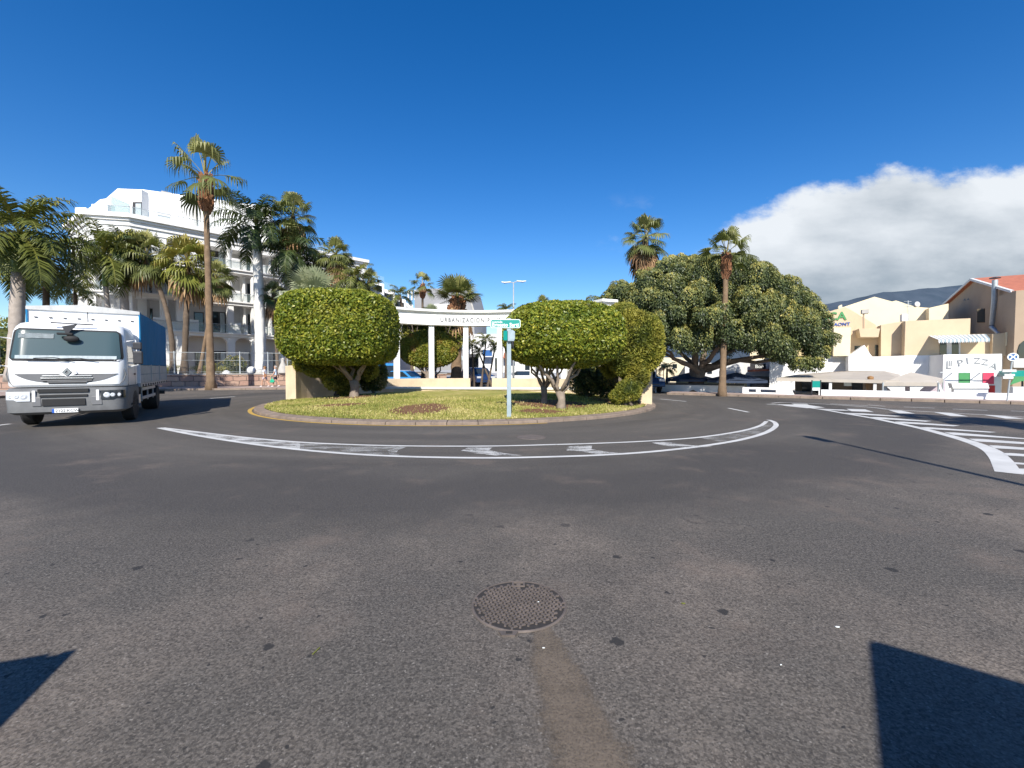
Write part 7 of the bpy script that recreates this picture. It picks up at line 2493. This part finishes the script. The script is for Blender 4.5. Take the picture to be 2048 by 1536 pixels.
def person(label, pos, rz, h, shirt, legs_m, hair, long_hair, stride, skirt=False, bag=False, armsw=.22):
    """local -y is the way the person walks"""
    t = thing('person', label, 'person', pos, 'people walking along the stone wall', rz)
    s = h / 1.75
    n = {}
    def P(k_, x, y, z, r): n[k_] = (x * s, y * s, z * s, tuple(q * s for q in r) if isinstance(r, tuple) else r * s)
    P('pelvis', 0, 0, .95, (.15, .11)); P('waist', 0, 0, 1.10, (.125, .095)); P('chest', 0, -.01, 1.32, (.165, .11)); P('neckb', 0, 0, 1.46, .07)
    P('neck', 0, -.01, 1.53, .05); P('jaw', 0, -.035, 1.60, .062); P('head', 0, -.02, 1.67, (.078, .092)); P('crown', 0, -.01, 1.735, .055)
    P('nose', 0, -.118, 1.645, .012); P('chin', 0, -.095, 1.585, .022)
    e = [('pelvis', 'waist'), ('waist', 'chest'), ('chest', 'neckb'), ('neckb', 'neck'), ('neck', 'jaw'), ('jaw', 'head'), ('head', 'crown'), ('head', 'nose'), ('jaw', 'chin')]
    for sg, nm in ((-1, 'R'), (1, 'L')):
        st = stride * sg
        P('hip' + nm, sg * .09, 0, .90, .085); P('knee' + nm, sg * .10, -st * .55 - .03, .50, .055); P('calf' + nm, sg * .10, -st * .75 + .02, .34, .052)
        P('ank' + nm, sg * .10, -st + .04, .10 + (.06 if sg < 0 else 0), .035); P('heel' + nm, sg * .10, -st + .07, .04 + (.05 if sg < 0 else 0), .035); P('toe' + nm, sg * .115, -st - .13, .035, (.042, .026))
        e += [('pelvis', 'hip' + nm), ('hip' + nm, 'knee' + nm), ('knee' + nm, 'calf' + nm), ('calf' + nm, 'ank' + nm), ('ank' + nm, 'heel' + nm), ('heel' + nm, 'toe' + nm)]
        sw_ = armsw * sg
        P('sho' + nm, sg * .19, 0, 1.42, .052); P('elb' + nm, sg * .235, sw_ * .4 + .02, 1.13, .040); P('wri' + nm, sg * .24, sw_ - .04, .90, .026); P('palm' + nm, sg * .24, sw_ - .06, .84, (.020, .036))
        e += [('chest', 'sho' + nm), ('sho' + nm, 'elb' + nm), ('elb' + nm, 'wri' + nm), ('wri' + nm, 'palm' + nm)]
        for k_, (dy, ln) in enumerate(((-.030, .068), (-.011, .078), (.009, .074), (.028, .060))):
            P(f'f{k_}a' + nm, sg * .242, sw_ - .06 + dy, .805, .0095); P(f'f{k_}b' + nm, sg * .235, sw_ - .065 + dy, .805 - ln * .55, .0085); P(f'f{k_}c' + nm, sg * .222, sw_ - .068 + dy, .805 - ln, .0075)
            e += [('palm' + nm, f'f{k_}a' + nm), (f'f{k_}a' + nm, f'f{k_}b' + nm), (f'f{k_}b' + nm, f'f{k_}c' + nm)]
        P('th1' + nm, sg * .225, sw_ - .105, .825, .011); P('th2' + nm, sg * .215, sw_ - .115, .79, .009)
        e += [('palm' + nm, 'th1' + nm), ('th1' + nm, 'th2' + nm)]
    body = skin_mesh('body', n, e, 'skin', t)
    for sg in (-1, 1):                                  # ears and eyes
        MB().lathe((sg * .083 * s, -.01 * s, 1.655 * s), [(.001, -.008), (.022, -.005), (.026, .004), (.001, .008)], 10, 'X').build('ear', 'skin', body, local=True, smooth=True)
        MB().lathe((sg * .032 * s, -.103 * s, 1.672 * s), [(.001, -.008), (.010, -.004), (.012, .004), (.001, .008)], 10, 'Y').build('eye', 'ink', body, local=True, smooth=True)
    MB().box(-.022 * s, .022 * s, -.118 * s, -.105 * s, 1.606 * s, 1.612 * s).build('mouth', 'redpaint', body, local=True, bevel=.002)
    up = {k_: n[k_] for k_ in ('waist', 'chest', 'neckb')}
    grow = lambda v, g: (v[0], v[1], v[2], tuple(q + g for q in v[3]) if isinstance(v[3], tuple) else v[3] + g)
    c = {'waist': grow(n['waist'], .03 * s), 'low': (0, 0, .96 * s, (.175 * s, .135 * s)), 'chest': grow(n['chest'], .02 * s), 'nb': (0, 0, 1.45 * s, .085 * s)}
    ce = [('waist', 'low'), ('waist', 'chest'), ('chest', 'nb')]
    for nm in 'RL':
        a, b = Vector(n['sho' + nm][:3]), Vector(n['elb' + nm][:3])
        m_ = a.lerp(b, .55)
        c['s' + nm] = grow(n['sho' + nm], .016 * s); c['m' + nm] = (m_.x, m_.y, m_.z, .062 * s)
        ce += [('chest', 's' + nm), ('s' + nm, 'm' + nm)]
    skin_mesh('shirt', c, ce, shirt, t)
    c = {'p': (0, 0, .98 * s, (.165 * s, .125 * s)), 'h': (0, 0, .90 * s, (.17 * s, .13 * s))}
    ce = [('p', 'h')]
    for nm in 'RL':
        a, b = Vector(n['hip' + nm][:3]), Vector(n['knee' + nm][:3])
        m_ = a.lerp(b, .72)
        c['h' + nm] = (a.x, a.y, a.z - .03 * s, .10 * s); c['k' + nm] = (m_.x, m_.y, m_.z, (.095 if skirt else .085) * s)
        ce += [('h', 'h' + nm), ('h' + nm, 'k' + nm)]
    skin_mesh('shorts', c, ce, legs_m, t)
    hn = {'a': (0, .012 * s, 1.70 * s, (.086 * s, .088 * s)), 'b': (0, .045 * s, 1.66 * s, (.082 * s, .068 * s)), 'c': (0, .0, 1.745 * s, .062 * s)}
    he = [('a', 'b'), ('a', 'c')]
    if long_hair:
        hn['d'] = (0, .075 * s, 1.58 * s, (.07 * s, .045 * s)); hn['e'] = (0, .085 * s, 1.49 * s, (.05 * s, .03 * s)); he += [('b', 'd'), ('d', 'e')]
    skin_mesh('hair', hn, he, hair, t)
    for nm in 'RL':
        a, b = n['heel' + nm], n['toe' + nm]
        skin_mesh('shoe', {'a': (a[0], a[1] + .01, a[2] + .005, .044 * s), 'm': ((a[0] + b[0]) / 2, (a[1] + b[1]) / 2, b[2] + .01, (.048 * s, .036 * s)), 'b': (b[0], b[1], b[2], (.046 * s, .030 * s))}, [('a', 'm'), ('m', 'b')], 'clothwhite', t)
    return t, n


pg = at(530, 775.5, 36.6)
zp = 0.125
rzp = R(-96)
t1, n1 = person('woman in white top and pale shorts walking along the stone wall', (pg.x, 36.6, zp), rzp, 1.68, 'clothwhite', 'clothpink', 'hairbrown', True, .27, True)
# handbag on her side
hb_ = thing('shoulder_bag', 'small dark shoulder bag on the back of the walking woman', 'bag', Vector((pg.x + .16, 36.45, zp + .82)))
MB().prism([(-.10, -.12, 0), (.10, -.12, 0), (.12, -.12, .2), (.06, -.12, .26), (-.06, -.12, .26), (-.12, -.12, .2)], (0, .09, 0)).build('pouch', 'boots', hb_, local=True, bevel=.02)
MB().tube([(-.06, -.08, .25), (-.12, .0, .50), (-.15, .1, .62)], .01, 5).build('strap', 'boots', hb_, local=True)
pg2 = at(550, 776, 36.6)
t2, n2_ = person('man in pale blue shirt and dark shorts walking with a green bag', (pg2.x, 36.7, zp), R(-70), 1.74, 'clothblue', 'clothdark', 'hairgrey', False, .22, armsw=-.25)
# green bag hanging from his hand
hp = Matrix.Rotation(R(-70), 4, 'Z') @ Vector(n2_['palmL'][:3]) + Vector((pg2.x, 36.7, zp))
gbg = thing('carrier_bag', 'bright green carrier bag hanging from the hand of the walking man', 'bag', (hp.x + .10, hp.y - .05, hp.z - .5))
MB().prism([(-.2, 0, .06), (-.1, 0, 0), (.14, 0, .02), (.22, 0, .12), (.12, 0, .28), (0, 0, .34), (-.12, 0, .26)], (0, .14, 0)).build('sack', 'baggreen', gbg, local=True, bevel=.04)
MB().tube([(-.05, .07, .32), (-.09, .06, .42), (-.09, .05, .48), (-.02, .06, .42), (.03, .07, .32)], .012, 5).build('handle', 'baggreen', gbg, local=True)

# ================================================================== OUT OF FRAME, CASTING THE FOREGROUND SHADOWS
tn_ = math.tan(SUN_EL)


def caster(px, py, h):
    g_ = G(px, py)
    return Vector((g_.x - .012 * h / tn_, g_.y - h / tn_, h))


k0 = caster(1750, 1283, 2.16)
ang = math.atan2(-.82, -.61) + PI / 2
van = car('shadow_van', 'unseen white van added behind the viewpoint to cast the right foreground shadow', (0, 0, 0), 0, 'whitepaint', 'van', 'van')  # added out of view, only its roof shadow reaches the near road
hd = math.atan2(.61, -.82)                                  # the nose edge follows the shadow edge
van.rotation_euler = (0, 0, R(53))
van.location = (k0.x + 1.44, k0.y - 2.13, 0)
c2 = caster(88, 1335, 1.7)
rc = car('parked_car', 'unseen dark car added behind the viewpoint to cast the left foreground shadow', (c2.x - .14, c2.y - 1.72, 0), R(20), 'navypaint', 'suv')  # unseen car, placed and turned so its shadow falls at lower left
# street lamp off the right of the frame, only its shadow shows
ls = caster(1632, 879, 8.0)
lx = thing('street_lamp', 'tall single arm street lamp just outside the right of the view', 'street lamp', (ls.x + .22, ls.y - .5, 0))
MB().tube([(ls.x + .22, ls.y - .5, 0), (ls.x + .20, ls.y - .5, 4), (ls.x + .18, ls.y - .5, 7.95)], [.09, .075, .05], 12).build('pole', 'steel', lx, smooth=True)
MB().tube([(ls.x + .18, ls.y - .5, 7.93), (ls.x + .1, ls.y - .1, 8.0)], .035, 8).build('arm', 'steel', lx)
MB().prism([(ls.x - .02, ls.y - .35, 7.98), (ls.x + .22, ls.y - .35, 7.98), (ls.x + .24, ls.y + .2, 8.02), (ls.x + .1, ls.y + .42, 8.03), (ls.x - .04, ls.y + .2, 8.02)], (0, 0, .12)).build('lamp_head', 'offwhite', lx)
for i, (sx0, sy0, r_, hgt) in enumerate(((1905, 839, 1.5, 8.2), (2060, 850, 1.7, 8.6))):
    g_ = caster(sx0, sy0, hgt)
    palm('fan', ['fan palm outside the right of the view, nearer one', 'fan palm outside the right of the view, farther one'][i], (g_.x + .1, g_.y, 0), (g_.x, g_.y, hgt), r_, 160 + i, tr=(.2, .16), bark='barkbrown', fronds=20, droop=.7)
